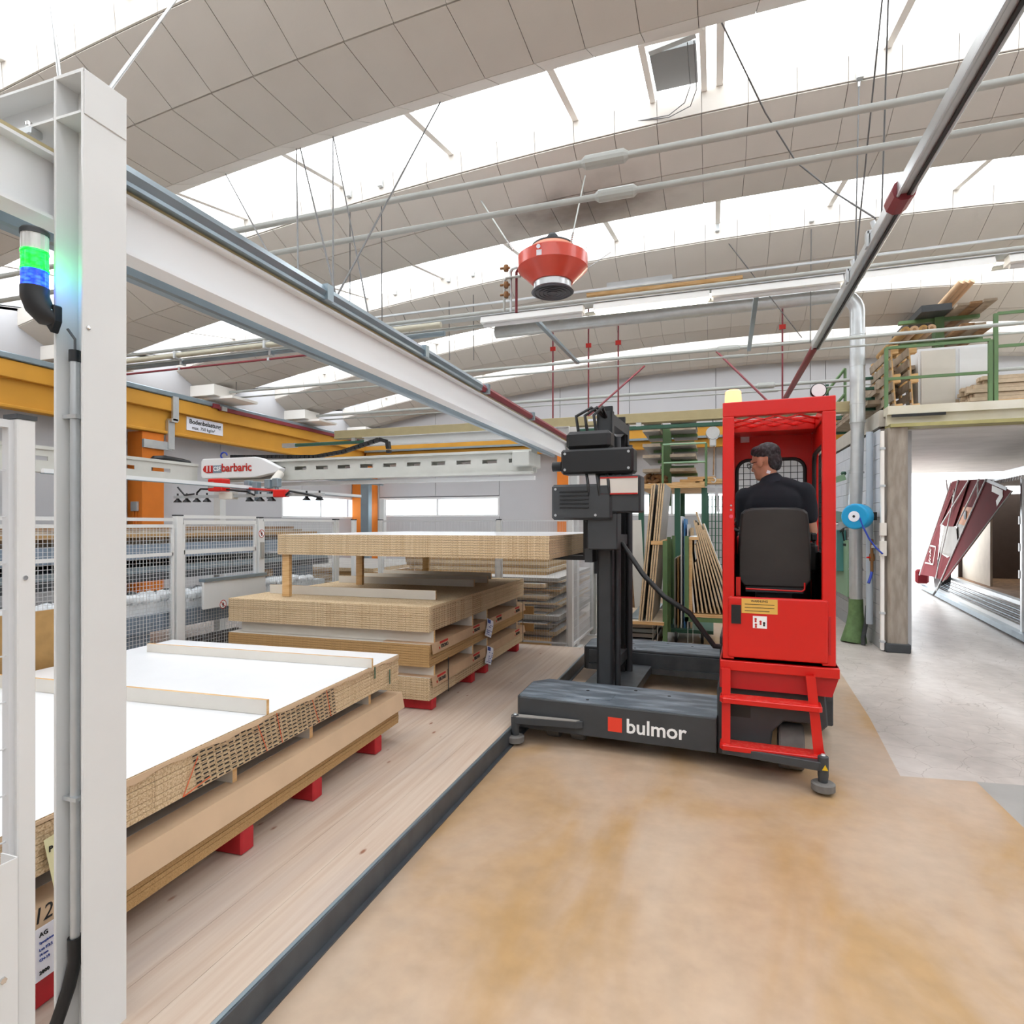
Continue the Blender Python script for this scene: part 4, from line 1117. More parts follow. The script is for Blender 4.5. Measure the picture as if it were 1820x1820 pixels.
mb = MB(); mb.bb(KX + 0.012, KX + 0.020, -0.9, 7.58, 0.004, 0.122); mb.bb(KX + 0.020, KX + 0.045, -0.9, 7.58, 0.004, 0.012); mb.build('rail', M_kerb, kb)
mb = MB(); mb.bb(KX - 0.004, KX + 0.012, -0.9, 7.58, 0.003, 0.126); mb.build('liner', M_steelb, kb)

def board(x0, x1, y0, y1, z0, z1, T, top, edge, label, group, parent=None, name='board', bevel=0):
    """panel with laminated faces and raw edges"""
    mb = MB(); mb.bb(x0, x1, y0, y1, z0, z1, T)
    return mb.build(name, [top, edge], parent, label, 'board', group, pick=lambda n, c: 0 if abs(n.z) > 0.5 else 1)
ZP = 0.12
# ---- stack one, foreground
S1 = Matrix.Translation((-2.206, 3.94, 0)) @ Matrix.Rotation(math.radians(2.75), 4, 'Z')   # origin: far right corner; -x left, -y towards us
W1, L1 = 2.07, 2.80
def jit(a): return (random.random() - 0.5) * a
for i in range(11):
    z = 0.236 + i * 0.020
    d = jit(0.006)
    board(-W1, 0 + d, -L1, 0 + jit(0.006), z + 0.0006, z + 0.0190, S1, M_greybd if i == 10 else M_chipd, M_chipd, nth(i, 11) + ' brown fibreboard in the lower pack of the foreground stack', 'boards of the lower pack, foreground stack')
for i in range(9):
    z = 0.556 + i * 0.0205
    d = jit(0.008)
    last = i == 8
    board(-W1, d, -L1, jit(0.008), z + 0.0006, z + (0.0197 if last else 0.0192), S1, M_melam if last else M_chip, M_chip, 'white-faced top chipboard of the foreground stack, strips lying on it' if last else nth(i, 9) + ' chipboard in the upper pack of the foreground stack', None if last else 'boards of the upper pack, foreground stack')
# torn cream liner along the top edge
lin = MB()
n = 60
vs = []
for k in range(n + 1):
    y = -L1 + (L1 - 0.02) * k / n
    dz = 0.018 + 0.010 * math.sin(k * 0.9) * math.sin(k * 0.37) + jit(0.006)
    vs += [(0.006, y, 0.738), (0.0075, y, 0.738 - dz), (0.012, y, 0.738 - dz), (0.011, y, 0.739)]
fs = []
for k in range(n):
    for q in range(4):
        q2 = (q + 1) % 4
        fs.append((k * 4 + q, k * 4 + q2, (k + 1) * 4 + q2, (k + 1) * 4 + q))
lin.add(vs, fs, False, S1)
lin.build('torn_paper_edge', M_kraft2, None, 'torn pale paper edge along the top of the foreground stack', 'paper')
# red bearers
def redblock(y, T, z0, z1, lab, x0=-2.05, x1=0.0):
    mb = MB(); mb.bb(x0, x1, y - 0.045, y + 0.045, z0, z1, T)
    mb.build('red_bearer', pm_redb, None, lab, 'bearer', bevel=0.008)
pm_redb = pm('red_dyed_timber', 'B01E26', 0.6, var=0.08, scale=20)
ys1 = (-2.5, -1.66, -1.02, -0.27)
ylab = {0: 'nearest', 1: 'second', 2: 'third', 3: 'farthest'}
for i, y in enumerate((-2.55, -1.60, -1.02, -0.30)):
    redblock(y, S1, ZP + 0.001, 0.236, 'red timber bearer under the foreground stack, %s' % ylab[i])
# edge strips between packs and on top
def strip(y, T, z0, z1, lab, x0=-1.95, x1=-0.03, th=0.019, lean=0.0, mats=None):
    M = T @ Matrix.Translation((0, y, z0)) @ Matrix.Rotation(lean, 4, 'X')
    mb = MB(); mb.bb(x0, x1, -th / 2, th / 2, 0, z1 - z0, M)
    ya = (T.to_3x3() @ Vector((0, 1, 0)))
    mb.build('board_strip', mats or [M_melamb, M_timber], None, lab, 'strip', pick=lambda n, c: 0 if abs(n.dot(ya)) > 0.5 else 1)
for i, y in enumerate((-2.35, -1.62, -1.0, -0.32)):
    strip(y, S1, 0.4565, 0.555, 'cream chipboard strip on edge between the packs of the foreground stack, %s' % ylab[i], x1=-0.06, th=0.03)
def topstrip(pl, pr, T, z, h, lab, x0=-1.95, th=0.02):
    """strip standing on the stack top with right end seen at pixel pr"""
    p = PX(pr[0], pr[1], Z=z); q = T.inverted() @ p
    strip(q.y, T, z + 0.0005, z + h, lab, x0=x0, x1=q.x, th=th)
    return q
topstrip(None, (662, 1187), S1, 0.7405, 0.062, 'long cream strip standing on the white top board, farthest one', x0=-1.86)
topstrip(None, (476, 1270), S1, 0.7405, 0.075, 'long cream strip standing on the white top board, middle one', x0=-1.95)
strip(-2.45, S1, 0.741, 0.81, 'cream strip standing on the white top board, nearest one left of the column', x1=-0.45)
# cardboard flap over the lower pack
fl = thing('cardboard_cover', 'long kraft cardboard sheet folded over the edge of the lower foreground pack', 'cardboard', tuple(S1 @ Vector((0, -1.4, 0.35))))
mb = MB()
sec = [(-0.30, 0.4558), (0.004, 0.4558), (0.03, 0.447), (0.055, 0.345), (0.052, 0.345), (0.026, 0.4440), (0.003, 0.4565), (-0.30, 0.4565)]
sec = [(-0.30, 0.4566), (0.012, 0.4566), (0.036, 0.345), (0.039, 0.345), (0.015, 0.4590), (-0.30, 0.4590)]
mb.prism(sec, -2.8, 0.02, 'XZ', S1); mb.build('sheet', M_kraft2, fl)
mb = MB(); mb.prism([(-0.30, 0.4592), (-0.10, 0.4592), (-0.10, 0.4602), (-0.30, 0.4602)], -2.8, 0.02, 'XZ', S1); mb.build('dusty_top', M_greybd, fl)
# straps, saw-cut pattern and marks on the upper pack
for y, z0, z1, w_ in ((-0.38, 0.655, 0.735, 'left'), (-0.165, 0.565, 0.668, 'right')):
    mb = MB(); mb.bb(0.0125, 0.0145, y - 0.007, y + 0.007, z0, z1, S1)
    mb.build('packing_strap', M_dkgreen, None, 'short green packing strap on the far edge of the foreground stack, %s one' % w_, 'strap')
sc = MB()
for r in range(8):
    z = 0.556 + r * 0.0205 + 0.006
    for k in range(26):
        y = -1.92 + k * 0.042 - r * 0.004
        if y > -0.78: continue
        sc.bb(0.0048, 0.0062, y, y + 0.028, z + 0.004 * (k % 2), z + 0.006 + 0.004 * (k % 2), S1)
sc.build('saw_marks', M_ink, None, 'rows of dark saw-cut marks on the edge of the upper foreground pack', 'marks', kind='stuff')
mb = MB()
for (ya, za, yb, zb) in ((-2.0, 0.56, -1.85, 0.585), (-2.0, 0.56, -1.92, 0.70), (-1.55, 0.74, -1.47, 0.56), (-1.4, 0.74, -1.35, 0.56), (-1.1, 0.735, -1.02, 0.56), (-0.95, 0.735, -0.9, 0.56)):
    mb.bar((0.0075, ya, min(za, 0.735)), (0.0075, yb, zb), 0.004, 0.0015, up=(1, 0, 0), M=S1)
mb.build('chalk_lines', pm('orange_chalk', 'D8623A', 0.8), None, 'thin orange chalk lines drawn across the edge of the upper foreground pack', 'marks', kind='stuff')
# brown hardboard leaning at the far left end of stack one, kraft note papers seen left of the column
bx = thing('hardboard_sheet', 'brown hardboard sheet standing on edge left of the foreground stack', 'board', (-4.31, 1.9, 0.121))
mb = MB(); mb.bb(-4.32, -4.305, 0.7, 3.15, 0.121, 1.115); mb.build('sheet', M_mdf, bx)
S1I = S1.inverted()
def PS(px, py, x):
    o = S1I @ Vector((0, 0, CAM_H)); d = S1I.to_3x3() @ ray(px, py)
    return o + d * ((x - o.x) / d.x)
S1Y = S1.to_3x3() @ Vector((0, 1, 0))
a, b = PS(77, 1494, 0.014), PS(96, 1575, 0.014)
t = thing('paper_note', 'yellow paper note with a letter P, stapled to the foreground stack left of the column', 'paper', tuple(S1 @ Vector((0.02, a.y, 0.5))))
mb = MB(); y0_, y1_ = a.y, a.y + 0.10
mb.add([(0.0145, y0_, a.z), (0.0145, y1_, a.z + 0.012), (0.016, y1_, b.z), (0.022, y0_ + 0.03, b.z - 0.012), (0.0155, y0_, a.z), (0.0155, y1_, a.z + 0.012), (0.017, y1_, b.z), (0.023, y0_ + 0.03, b.z - 0.012)], [(0, 1, 2, 3), (7, 6, 5, 4), (0, 1, 5, 4), (1, 2, 6, 5), (2, 3, 7, 6), (3, 0, 4, 7)], False, S1); mb.build('sheet', M_papery, t)
p = PS(88, 1510, 0.018); text('P', 0.026, M_ink, t, S1 @ Vector((0.0185, p.y + 0.004, p.z)), S1Y, (0, 0, 1), bold=True)
p = PS(77, 1628, 0.03)
t = thing('handwritten_number', 'handwritten number 12 on the kraft flap left of the column', 'lettering', tuple(S1 @ Vector((0.03, p.y, 0.39))))
xf = 0.012 + (0.4566 - p.z) / (0.4566 - 0.345) * 0.024 + 0.0045
text('12', 0.065, M_ink, t, S1 @ Vector((xf, p.y + 0.002, p.z)), S1Y, S1.to_3x3() @ Vector((-0.21, 0, 0.98)), shear=0.3, ext=0.0008)
a, b = PS(62, 1655, 0.043), PS(92, 1728, 0.043)
t = thing('delivery_label', 'white printed delivery label hanging below the kraft flap left of the column', 'label', tuple(S1 @ Vector((0.045, a.y, 0.25))))
mb = MB(); mb.bb(0.042, 0.044, a.y, a.y + 0.14, b.z, a.z, S1); mb.build('sheet', M_paper, t)
for j, (tx, fz, sz) in enumerate((('AG', 0.14, 0.020), ('Lot K3.S', 0.42, 0.012), ('2800', 0.86, 0.016), ('CH-19', 0.62, 0.012), ('Spanplatten', 0.29, 0.010), ('19 mm', 0.52, 0.010))):
    text(tx, sz, M_ink if sz > 0.015 else M_inkb, t, S1 @ Vector((0.0455, a.y + 0.012, a.z + (b.z - a.z) * fz)), S1Y, (0, 0, 1), align='LEFT')

# ---- stack two
c2 = PX(757, 1075, Z=1.02)
S2 = Matrix.Translation((-2.262, 4.56, 0)) @ Matrix.Rotation(math.radians(1.0), 4, 'Z')      # origin: near right corner; +y away
W2, L2 = 2.08, 2.80
def s2b(z0, z1, n, mat, lab, grp, top=None, jx=0.006):
    h = (z1 - z0) / n
    for i in range(n):
        board(-W2, jit(jx), jit(jx), L2, z0 + i * h + 0.0009, z0 + (i + 1) * h - 0.0009, S2, (top or M_melamb) if i == n - 1 else mat, mat, nth(i, n) + ' ' + lab, grp)
s2b(0.215, 0.405, 9, M_chip, 'chipboard in the bottom pack of the middle stack', 'boards of the bottom pack, middle stack')
s2b(0.495, 0.685, 9, M_chipd, 'brown board in the middle pack of the middle stack', 'boards of the middle pack, middle stack')
s2b(0.790, 1.005, 11, M_chip, 'chipboard in the top pack of the middle stack', 'boards of the top pack, middle stack', top=M_chip)
for i, y in enumerate((0.10, 1.02, 1.42, 2.55)):
    redblock(y, S2, ZP + 0.001, 0.2149, 'red timber bearer under the middle stack, %s' % ylab[i])
for i, y in enumerate((0.10, 1.0, 1.42, 2.50)):
    strip(y, S2, 0.4055, 0.4945, 'cream strip between bottom and middle pack of the middle stack, %s' % ylab[i], x0=-2.0, x1=0.0, th=0.03)
    strip(y, S2, 0.6855, 0.7895, 'cream strip between middle and top pack of the middle stack, %s' % ylab[i], x0=-2.0, x1=0.0, th=0.03)
for i, (px, py, h) in enumerate(((775, 1066, 0.085), (843, 1043, 0.08), (867, 1036, 0.08), (907, 1020, 0.08))):
    p = PX(px, py, Z=1.006); q = S2.inverted() @ p; q.y = min(q.y, 2.62)
    strip(q.y, S2, 1.006, 1.006 + h, 'grey-cream strip standing on the middle stack, %s' % ylab[i], x0=-1.98 + 0.02 * i, x1=min(q.x, 0.0), th=0.022)
# kraft cartons with print along the right side
def carton(z0, z1, ya, yb, lab, prints):
    t = thing('kraft_carton', lab, 'cardboard', tuple(S2 @ Vector((0.012, (ya + yb) / 2, z0))))
    mb = MB(); mb.prism([(-0.45, z1 - 0.001), (0.010, z1 - 0.001), (0.024, z0), (0.028, z0), (0.014, z1 + 0.003), (-0.45, z1 + 0.003)], ya, yb, 'XZ', S2); mb.build('cover', M_kraft, t)
    yd = S2.to_3x3() @ Vector((0, 1, 0))
    up = S2.to_3x3() @ Vector((-0.12, 0, 1))
    for y in prints:
        zc_ = z0 + (z1 - z0) * 0.62
        xo = 0.024
        mb = MB(); mb.bb(xo - 0.004, xo - 0.001, y - 0.085, y + 0.085, zc_ + 0.012, zc_ + 0.030, S2); mb.build('red_band', M_inkr, t)
        text('KRONO', 0.042, M_ink, t, S2 @ Vector((xo, y + 0.012, zc_ - 0.015)), yd, up, bold=True)
        mb = MB(); mb.bb(xo - 0.002, xo + 0.001, y - 0.105, y - 0.085, zc_ - 0.035, zc_ - 0.012, S2); mb.build('red_mark', M_inkr, t)
    return t
carton(0.605, 0.687, 0.02, 2.78, 'kraft carton cover with red print on the middle pack of the middle stack', (0.25, 1.05, 1.75, 2.45))
carton(0.325, 0.407, 0.02, 2.78, 'kraft carton cover with red print on the bottom pack of the middle stack', (0.2, 1.05, 2.45))
for z, w_ in ((0.60, 'upper'), (0.31, 'lower')):
    t = thing('delivery_label', 'white printed delivery paper stuck on the right side of the middle stack, %s one' % w_, 'label', tuple(S2 @ Vector((0.03, 1.4, z))))
    A = Matrix.Translation((0.032, 1.40, z)) @ Matrix.Rotation(math.radians(-18), 4, 'X')
    n = 6; vs = []
    for k in range(n + 1):
        s = k / n
        bx_ = 0.006 * math.sin(s * 5) + 0.0
        vs += [(bx_, -0.10, 0.09 - 0.18 * s), (bx_, 0.10, 0.09 - 0.18 * s)]
    m2 = len(vs); vs += [(a + 0.0015, b, c_) for a, b, c_ in vs]
    fs = [(2 * k, 2 * k + 1, 2 * k + 3, 2 * k + 2) for k in range(n)] + [(m2 + 2 * k + 2, m2 + 2 * k + 3, m2 + 2 * k + 1, m2 + 2 * k) for k in range(n)]
    mb = MB(); mb.add(vs, fs, True, S2 @ A); mb.build('sheet', M_paper, t)
    mb = MB()
    mb.bb(0.0085, 0.0095, -0.09, 0.0, 0.045, 0.082, A)
    for r in range(6):
        for c_ in range(4):
            if random.random() < 0.75: mb.bb(0.0085, 0.0092, -0.085 + 0.045 * c_, -0.055 + 0.045 * c_ + jit(0.015), 0.025 - r * 0.02, 0.034 - r * 0.02, A)
    mb.v = [S2 @ v for v in mb.v]
    mb.build('print', M_inkb, t, kind='stuff')
for y, za, zb, w_ in ((0.33, 0.215, 0.52, 'near'), (2.66, 0.42, 0.72, 'far upper'), (2.66, 0.215, 0.42, 'far lower')):
    mb = MB(); mb.bb(0.0285, 0.031, y - 0.008, y + 0.008, za, zb, S2); mb.build('packing_strap', M_black, None, 'black packing strap on the right side of the middle stack, %s one' % w_, 'strap')
for z, w_ in ((0.60, 'upper'), (0.38, 'lower')):
    mb = MB(); mb.bb(-0.05, 0.13, 2.81, 2.83, z - 0.05, z + 0.05, S2); mb.build('board_offcut', M_chipd, None, 'brown board offcut sticking out behind the middle stack, %s one' % w_, 'board')
sm = MB()
for r in range(10):
    z = 0.793 + r * 0.0195
    for (ya, n_) in ((0.06, 5), (0.36, 4), (0.68, 2), (0.98, 5)):
        for k in range(n_):
            y = ya + k * 0.055 + (0.004 if r % 2 else 0)
            sm.bb(0.0035, 0.0048, y, y + 0.034, z + 0.004, z + 0.010, S2)
for r in range(4):
    for k in range(16):
        y = 0.55 + k * 0.06
        sm.bb(0.0035, 0.0048, y, y + 0.045, 0.225 + r * 0.022, 0.230 + r * 0.022, S2)
sm.build('saw_marks', M_oldwood, None, 'columns of dark saw-cut marks on the right side of the middle stack', 'marks', kind='stuff')

# ---- mesh fence
M_fence = pm('fence_light_grey', 'CFD1D3', 0.45, var=0.02)
def mesh_panel(mb, a, b, z0, z1, dx=0.034, dz=0.034, r=0.0016):
    a, b = Vector(a), Vector(b); L = (b - a).length; d = (b - a) / L
    n = int(L / dx)
    for i in range(n + 1):
        p = a + d * (i * L / n)
        mb.box((p.x, p.y, (z0 + z1) / 2), (2 * r, 2 * r, z1 - z0))
    m = int((z1 - z0) / dz)
    for j in range(m + 1):
        z = z0 + j * (z1 - z0) / m
        mb.bar((a.x, a.y, z), (b.x, b.y, z), 2 * r, 2 * r)
def fence_panel(a, b, z0, z1, lab, grp=None, frame=0.03, fr_mat=None, dx=0.034, dz=0.034, mids=(), thick=0.025, r=0.0016, topbar=None):
    a, b = Vector(a), Vector(b)
    t = thing('mesh_fence', lab, 'fence', ((a.x + b.x) / 2, (a.y + b.y) / 2, z0), group=grp)
    mb = MB(); mesh_panel(mb, a, b, z0 + 0.01, z1 - 0.01, dx, dz, r); mb.build('wire_mesh', M_fence, t, kind='stuff')
    for z in [z0 + frame / 2, z1 - frame / 2] + list(mids):
        mb = MB(); mb.bar((a.x, a.y, z), (b.x, b.y, z), thick, frame); mb.build('frame_bar', fr_mat or M_white, t)
    for p in (a, b):
        mb = MB(); mb.bb(p.x - thick / 2, p.x + thick / 2, p.y - thick / 2, p.y + thick / 2, z0 + frame, z1 - frame); mb.build('frame_bar', fr_mat or M_white, t)
    if topbar:
        mb = MB(); mb.bar((a.x, a.y, topbar), (b.x, b.y, topbar), 0.03, 0.03); mb.build('top_rail', M_white, t)
    return t
def post(x, y, z1, lab, w=0.06, d=0.06, z0=0.0, mat=None):
    t = thing('fence_post', lab, 'post', (x, y, z0))
    mb = MB(); mb.bb(x - w / 2, x + w / 2, y - d / 2, y + d / 2, z0 + 0.01, z1); mb.build('shaft', mat or M_white, t, bevel=0.003)
    mb = MB(); mb.bb(x - w, x + w, y - d, y + d, z0, z0 + 0.01); mb.build('foot', M_white, t)
    mb = MB(); mb.bb(x - w / 2 - 0.002, x + w / 2 + 0.002, y - d / 2 - 0.002, y + d / 2 + 0.002, z1, z1 + 0.012); mb.build('cap', M_dark, t)
    return t
FX = -4.85
for (y, z1, lab) in ((4.42, 1.78, 'white fence post with a black cap between the left panel and the gate'), (5.50, 1.77, 'white fence post with the round no-entry sign'), (6.95, 1.76, 'white fence post right of the long far panel, beyond the raised load'), (2.7, 1.74, 'white fence post hidden behind the foreground column')):
    pt = post(FX, y + 0.0, z1, lab, 0.06, 0.07)
    if abs(y - 5.5) < .01: sgn_post = pt
fence_panel((FX, 2.76, 0), (FX, 4.36, 0), 0.15, 1.70, 'white framed mesh fence panel just right of the foreground column', mids=(1.42,), topbar=1.745)
fence_panel((FX, 4.48, 0), (FX, 5.44, 0), 0.15, 1.74, 'white framed mesh gate leaf with a cross bar, behind the foreground stack', mids=(1.43,), frame=0.04, topbar=1.775)
fence_panel((FX, 5.56, 0), (FX, 6.90, 0), 0.15, 1.76, 'mesh fence panel right of the no-entry sign', frame=0.025)
fence_panel((FX, -0.6, 0), (FX, 2.64, 0), 0.15, 1.70, 'mesh fence panel seen left of the foreground column', mids=(1.42,))
BY = 7.72
for (x, lab) in ((-4.62, 'white fence post at the far left corner of the fenced cell'), (-2.78, 'white fence post in the middle of the rear fence, above the raised load'), (-1.78, 'white fence post at the right end of the rear fence, behind the forklift load')):
    post(x, BY, 1.76 if x < -2 else 2.02, lab, 0.06, 0.05)
post(FX + 0.02, 7.35, 1.76, 'white fence post next to the far left corner of the fenced cell', 0.06, 0.05)
for a, b, w_ in ((-4.58, -2.82, 'left'), (-2.74, -1.82, 'right')):
    fence_panel((a, BY, 0), (b, BY, 0), 0.12, 1.76, 'fine mesh fence panel at the rear of the cell, %s one' % w_, dx=0.022, dz=0.2, frame=0.02, r=0.0012, fr_mat=M_fence)
for a, b, w_ in ((7.746, 9.13, 'nearer one'), (9.852, 11.2, 'farther one')):
    fence_panel((-1.76, a, 0), (-1.76, b, 0), 0.10, 2.0, 'mesh fence panel running into the depth behind the mast, ' + w_, dx=0.03, dz=0.10, frame=0.03, r=0.0015, thick=0.03)
post(-1.76, 9.18, 2.3, 'grey gate post with a door handle behind the mast', 0.08, 0.1, mat=M_pipe)
post(-1.76, 9.82, 2.3, 'second grey gate post behind the mast', 0.08, 0.06, mat=M_pipe)
dh = thing('gate_lock', 'black gate lock with a red push button on the fence gate behind the mast', 'lock', (-1.7, 9.12, 1.0))
mb = MB(); mb.bb(-1.72, -1.68, 9.06, 9.12, 0.95, 1.2); mb.build('body', M_black, dh); mb = MB(); mb.bb(-1.68, -1.66, 9.08, 9.11, 1.3, 1.34); mb.build('button', M_red, dh)
# no-entry signs
def noentry(p, r, T, lab, xdir, out):
    t = thing('prohibition_sign', lab, 'sign', tuple(p))
    x = Vector(xdir).normalized(); n_ = Vector(out).normalized(); M = Matrix((x, n_.cross(x) * 1.0, n_)).transposed().to_4x4(); M.translation = Vector(p)
    mb = MB(); mb.lathe([(r, 0), (r, 0.003)], (0, 0, 0), 28, 'Z', M=M); mb.build('disc', M_inkw, t)
    mb = MB()
    nn = 28; vs = []
    for rr_ in (r, r * 0.84):
        for z in (0.0032, 0.0042):
            for k in range(nn):
                a = 2 * math.pi * k / nn; vs.append((rr_ * math.cos(a), rr_ * math.sin(a), z))
    fs = []
    for k in range(nn):
        k2 = (k + 1) % nn
        fs += [(nn + k, nn + k2, 3 * nn + k2, 3 * nn + k), (k, k2, nn + k2, nn + k)]
    mb.add(vs, fs, False, M); mb.bar((-r * .6, r * .6, 0.0040), (r * .6, -r * .6, 0.0040), r * 0.14, 0.0015, M=M)
    mb.build('red_ring', M_inkr, t)
    mb = MB(); mb.lathe([(r * 0.13, 0.0025), (r * 0.13, 0.0036)], (0, r * 0.42, 0), 12, M=M); mb.prism([(-r * .3, r * .25), (r * .3, r * .25), (r * .28, -r * .1), (r * .15, -r * .1), (r * .14, -r * .6), (-r * .14, -r * .6), (-r * .15, -r * .1), (-r * .28, -r * .1)], 0.0031, 0.0036, 'XY', M); mb.build('figure', M_ink, t)
pp_ = PX(480, 948, X=FX + 0.034)
noentry((FX + 0.034, 5.5, pp_.z), 0.045, None, 'small round no-pedestrians sign on the white fence post', (0, 1, 0), (1, 0, 0))
mb = MB(); mb.bb(FX + 0.031, FX + 0.05, 5.485, 5.53, 1.32, 1.5); mb.build('handle_plate', M_greybd, sgn_post)
# kerb-side fence: near post and its slotted bracket
t = post(-1.735, 1.09, 1.975, 'light grey fence post at the left frame side, nearest to the camera', 0.05, 0.045)
mb = MB(); mb.lathe([(0.006, 0), (0.006, 0.004)], (-1.71, 1.085, 1.56), 10, 'X'); mb.build('bolt', M_chrome, t)
t2 = thing('slotted_bracket', 'light grey slotted steel bracket screwed beside the nearest fence post', 'bracket', (-1.66, 0.98, 0.9))
# plate in the Y-Z plane with real slots
def slotted(name, parent, mat, X, th, y0, y1, z0, z1, slots, sw, sh):
    mb = MB(); yc_ = (y0 + y1) / 2
    mb.bb(X, X + th, y0, yc_ - sw / 2, z0, z1); mb.bb(X, X + th, yc_ + sw / 2, y1, z0, z1)
    zz = z0
    for s in slots:
        mb.bb(X, X + th, yc_ - sw / 2, yc_ + sw / 2, zz, s - sh / 2); zz = s + sh / 2
    mb.bb(X, X + th, yc_ - sw / 2, yc_ + sw / 2, zz, z1)
    return mb.build(name, mat, parent)
slotted("plate", t2, M_white, -1.652, 0.004, 0.93, 1.028, 0.1, 0.868, [0.2, 0.31, 0.42, 0.53, 0.64, 0.75], 0.008, 0.07)
mb = MB(); mb.lathe([(0.008, 0), (0.008, 0.006)], (-1.648, 0.995, 0.585), 6, 'X'); mb.build('bolt', M_chrome, t2)
mb = MB(); mb.bb(-1.71, -1.652, 1.028, 1.032, 0.1, 0.868); mb.build('flange', M_white, t2)
fence_panel((-1.735, -0.6, 0), (-1.735, 1.067, 0), 0.15, 1.97, 'mesh fence panel at the far left frame edge, next to the nearest post', dx=0.05, dz=0.12, frame=0.02, r=0.0018, fr_mat=M_fence)
mb = MB(); mb.bb(-1.70, -1.66, 0.90, 0.985, 1.01, 1.03); mb.build('hinge_plate', M_dark, t2)
# ================================================================ FORKLIFT, DRIVER, LOAD
F = Matrix.Translation((0, 4.4, 0)) @ Matrix.Rotation(math.radians(-3.0), 4, 'Z') @ Matrix.Translation((0, -4.4, 0))
FI = F.inverted()
def PF(px, py, y):
    """point, in the truck's own axes, where the sight line meets its plane y"""
    o = FI @ Vector((0, 0, CAM_H)); d = FI.to_3x3() @ ray(px, py)
    return o + d * ((y - o.y) / d.y)
fk = thing('sideloader_forklift', 'red and anthracite multi-way side-loading forklift with an open red driver cab', 'forklift', (0.2, 5.4, 0))
class FB(MB):
    def build(s, name, mat, parent=None, **k):
        s.v = [F @ v for v in s.v]
        return MB.build(s, name, mat, parent or fk, **k)
def arm(y0, y1, nm):
    mb = FB(); poly = [(-1.47, y0 + 0.03), (-1.44, y0), (0.02, y0), (0.02, y1), (-1.38, y1), (-1.50, y1 - 0.14)]
    mb.prism(poly, 0.11, 0.352, 'XY'); a = mb.build(nm, M_dark, bevel=0.008, seg=2)
    mb = FB(); poly2 = [(-1.455, y0 + 0.038), (-1.435, y0 + 0.012), (0.02, y0 + 0.012), (0.02, y1 - 0.01), (-1.385, y1 - 0.01), (-1.485, y1 - 0.14)]
    mb.prism(poly2, 0.352, 0.358, 'XY'); mb.build('deck_plate', M_worn, a)
    mb = FB(); mb.bb(-1.1, -0.75, y0 + 0.12, y0 + 0.30, 0.358, 0.361); mb.build('hatch', M_worn, a)
    for (x, y) in ((-0.98, y0 + 0.34), (-0.92, y0 + 0.09), (-0.35, y0 + 0.42), (-0.62, y0 + 0.48)):
        mb = FB(); mb.lathe([(0.014, 0.358), (0.012, 0.3605)], (x, y, 0), 10); mb.build('plug', M_black, a)
    return a
an = arm(4.40, 4.99, 'near_arm'); af = arm(6.46, 7.05, 'far_arm')
mb = FB(); mb.bb(-1.40, 0.02, 5.0, 5.03, 0.16, 0.30); mb.build('mast_guide', M_galv)
mb = FB(); mb.bb(-1.40, 0.02, 6.40, 6.45, 0.13, 0.19); mb.bb(-1.40, 0.02, 6.43, 6.455, 0.19, 0.33); mb.build('mast_guide', M_kerb)
# logo on the near arm
p = PF(1093, 1288, 4.399)
mb = FB(); s_ = 0.052; mb.bb(p.x - s_, p.x + s_, 4.396, 4.3995, p.z - s_, p.z + s_); mb.build('logo_square', emitless := pm('logo_red', 'E8402A', 0.5))
q = PF(1165, 1299, 4.395)
xd = F.to_3x3() @ Vector((1, 0, 0))
text('bulmor', 0.145, M_inkw, fk, F @ Vector((q.x, 4.397, q.z + 0.004)), xd, (0, 0, 1), name='logo_lettering', ext=0.001, bold=True, spacing=1.0)
# rear body under and behind the cab
mb = FB(); mb.prism([(0.02, 0.08), (0.02, 0.55), (0.04, 0.60), (0.70, 0.60), (0.72, 0.36), (0.66, 0.30), (0.62, 0.36), (0.45, 0.36), (0.38, 0.28), (0.36, 0.08)], 4.48, 5.35, 'XZ')
mb.build('body_skirt', M_dark, bevel=0.01)
mb = FB(); mb.bb(0.0, 0.85, 5.35, 7.05, 0.10, 0.76); mb.build('chassis', M_dark, bevel=0.01)
mb = FB(); mb.bb(0.06, 0.24, 4.474, 4.482, 0.36, 0.44); mb.build('recess', M_black)
mb = FB(); mb.bb(0.02, 0.86, 5.60, 7.0, 0.76, 1.53); mb.build('engine_hood', M_redd := pm('deep_red_paint', 'B3151C', 0.35), bevel=0.02)
mb = FB(); mb.bb(0.01, 0.87, 5.59, 7.01, 1.53, 1.56); mb.build('hood_lid', M_melamb)
def wheel(x, y, r, w, axis='X', m=None, nm='wheel'):
    mb = FB(); mb.lathe([(r * 0.55, -w / 2), (r * 0.94, -w / 2), (r, -w / 2 + 0.012), (r, w / 2 - 0.012), (r * 0.94, w / 2), (r * 0.55, w / 2)], (x, y, r), 28, axis)
    o = mb.build(nm, m or M_rubber)
    mb = FB(); mb.lathe([(r * 0.5, -w / 2 - 0.004), (r * 0.5, w / 2 + 0.004)], (x, y, r), 20, axis); mb.build('hub', M_dark, o)
    return o
wheel(0.50, 4.62, 0.155, 0.16, 'X')
wheel(0.45, 6.7, 0.17, 0.16, 'X')
for x in (-1.22, -1.02):
    wheel(x, 4.62, 0.075, 0.1, 'X', nm='load_wheel')
    wheel(x, 6.7, 0.075, 0.1, 'X', nm='load_wheel')
mb = FB(); mb.bb(-1.3, -0.95, 4.56, 4.68, 0.09, 0.13); mb.build('wheel_fork', M_black)
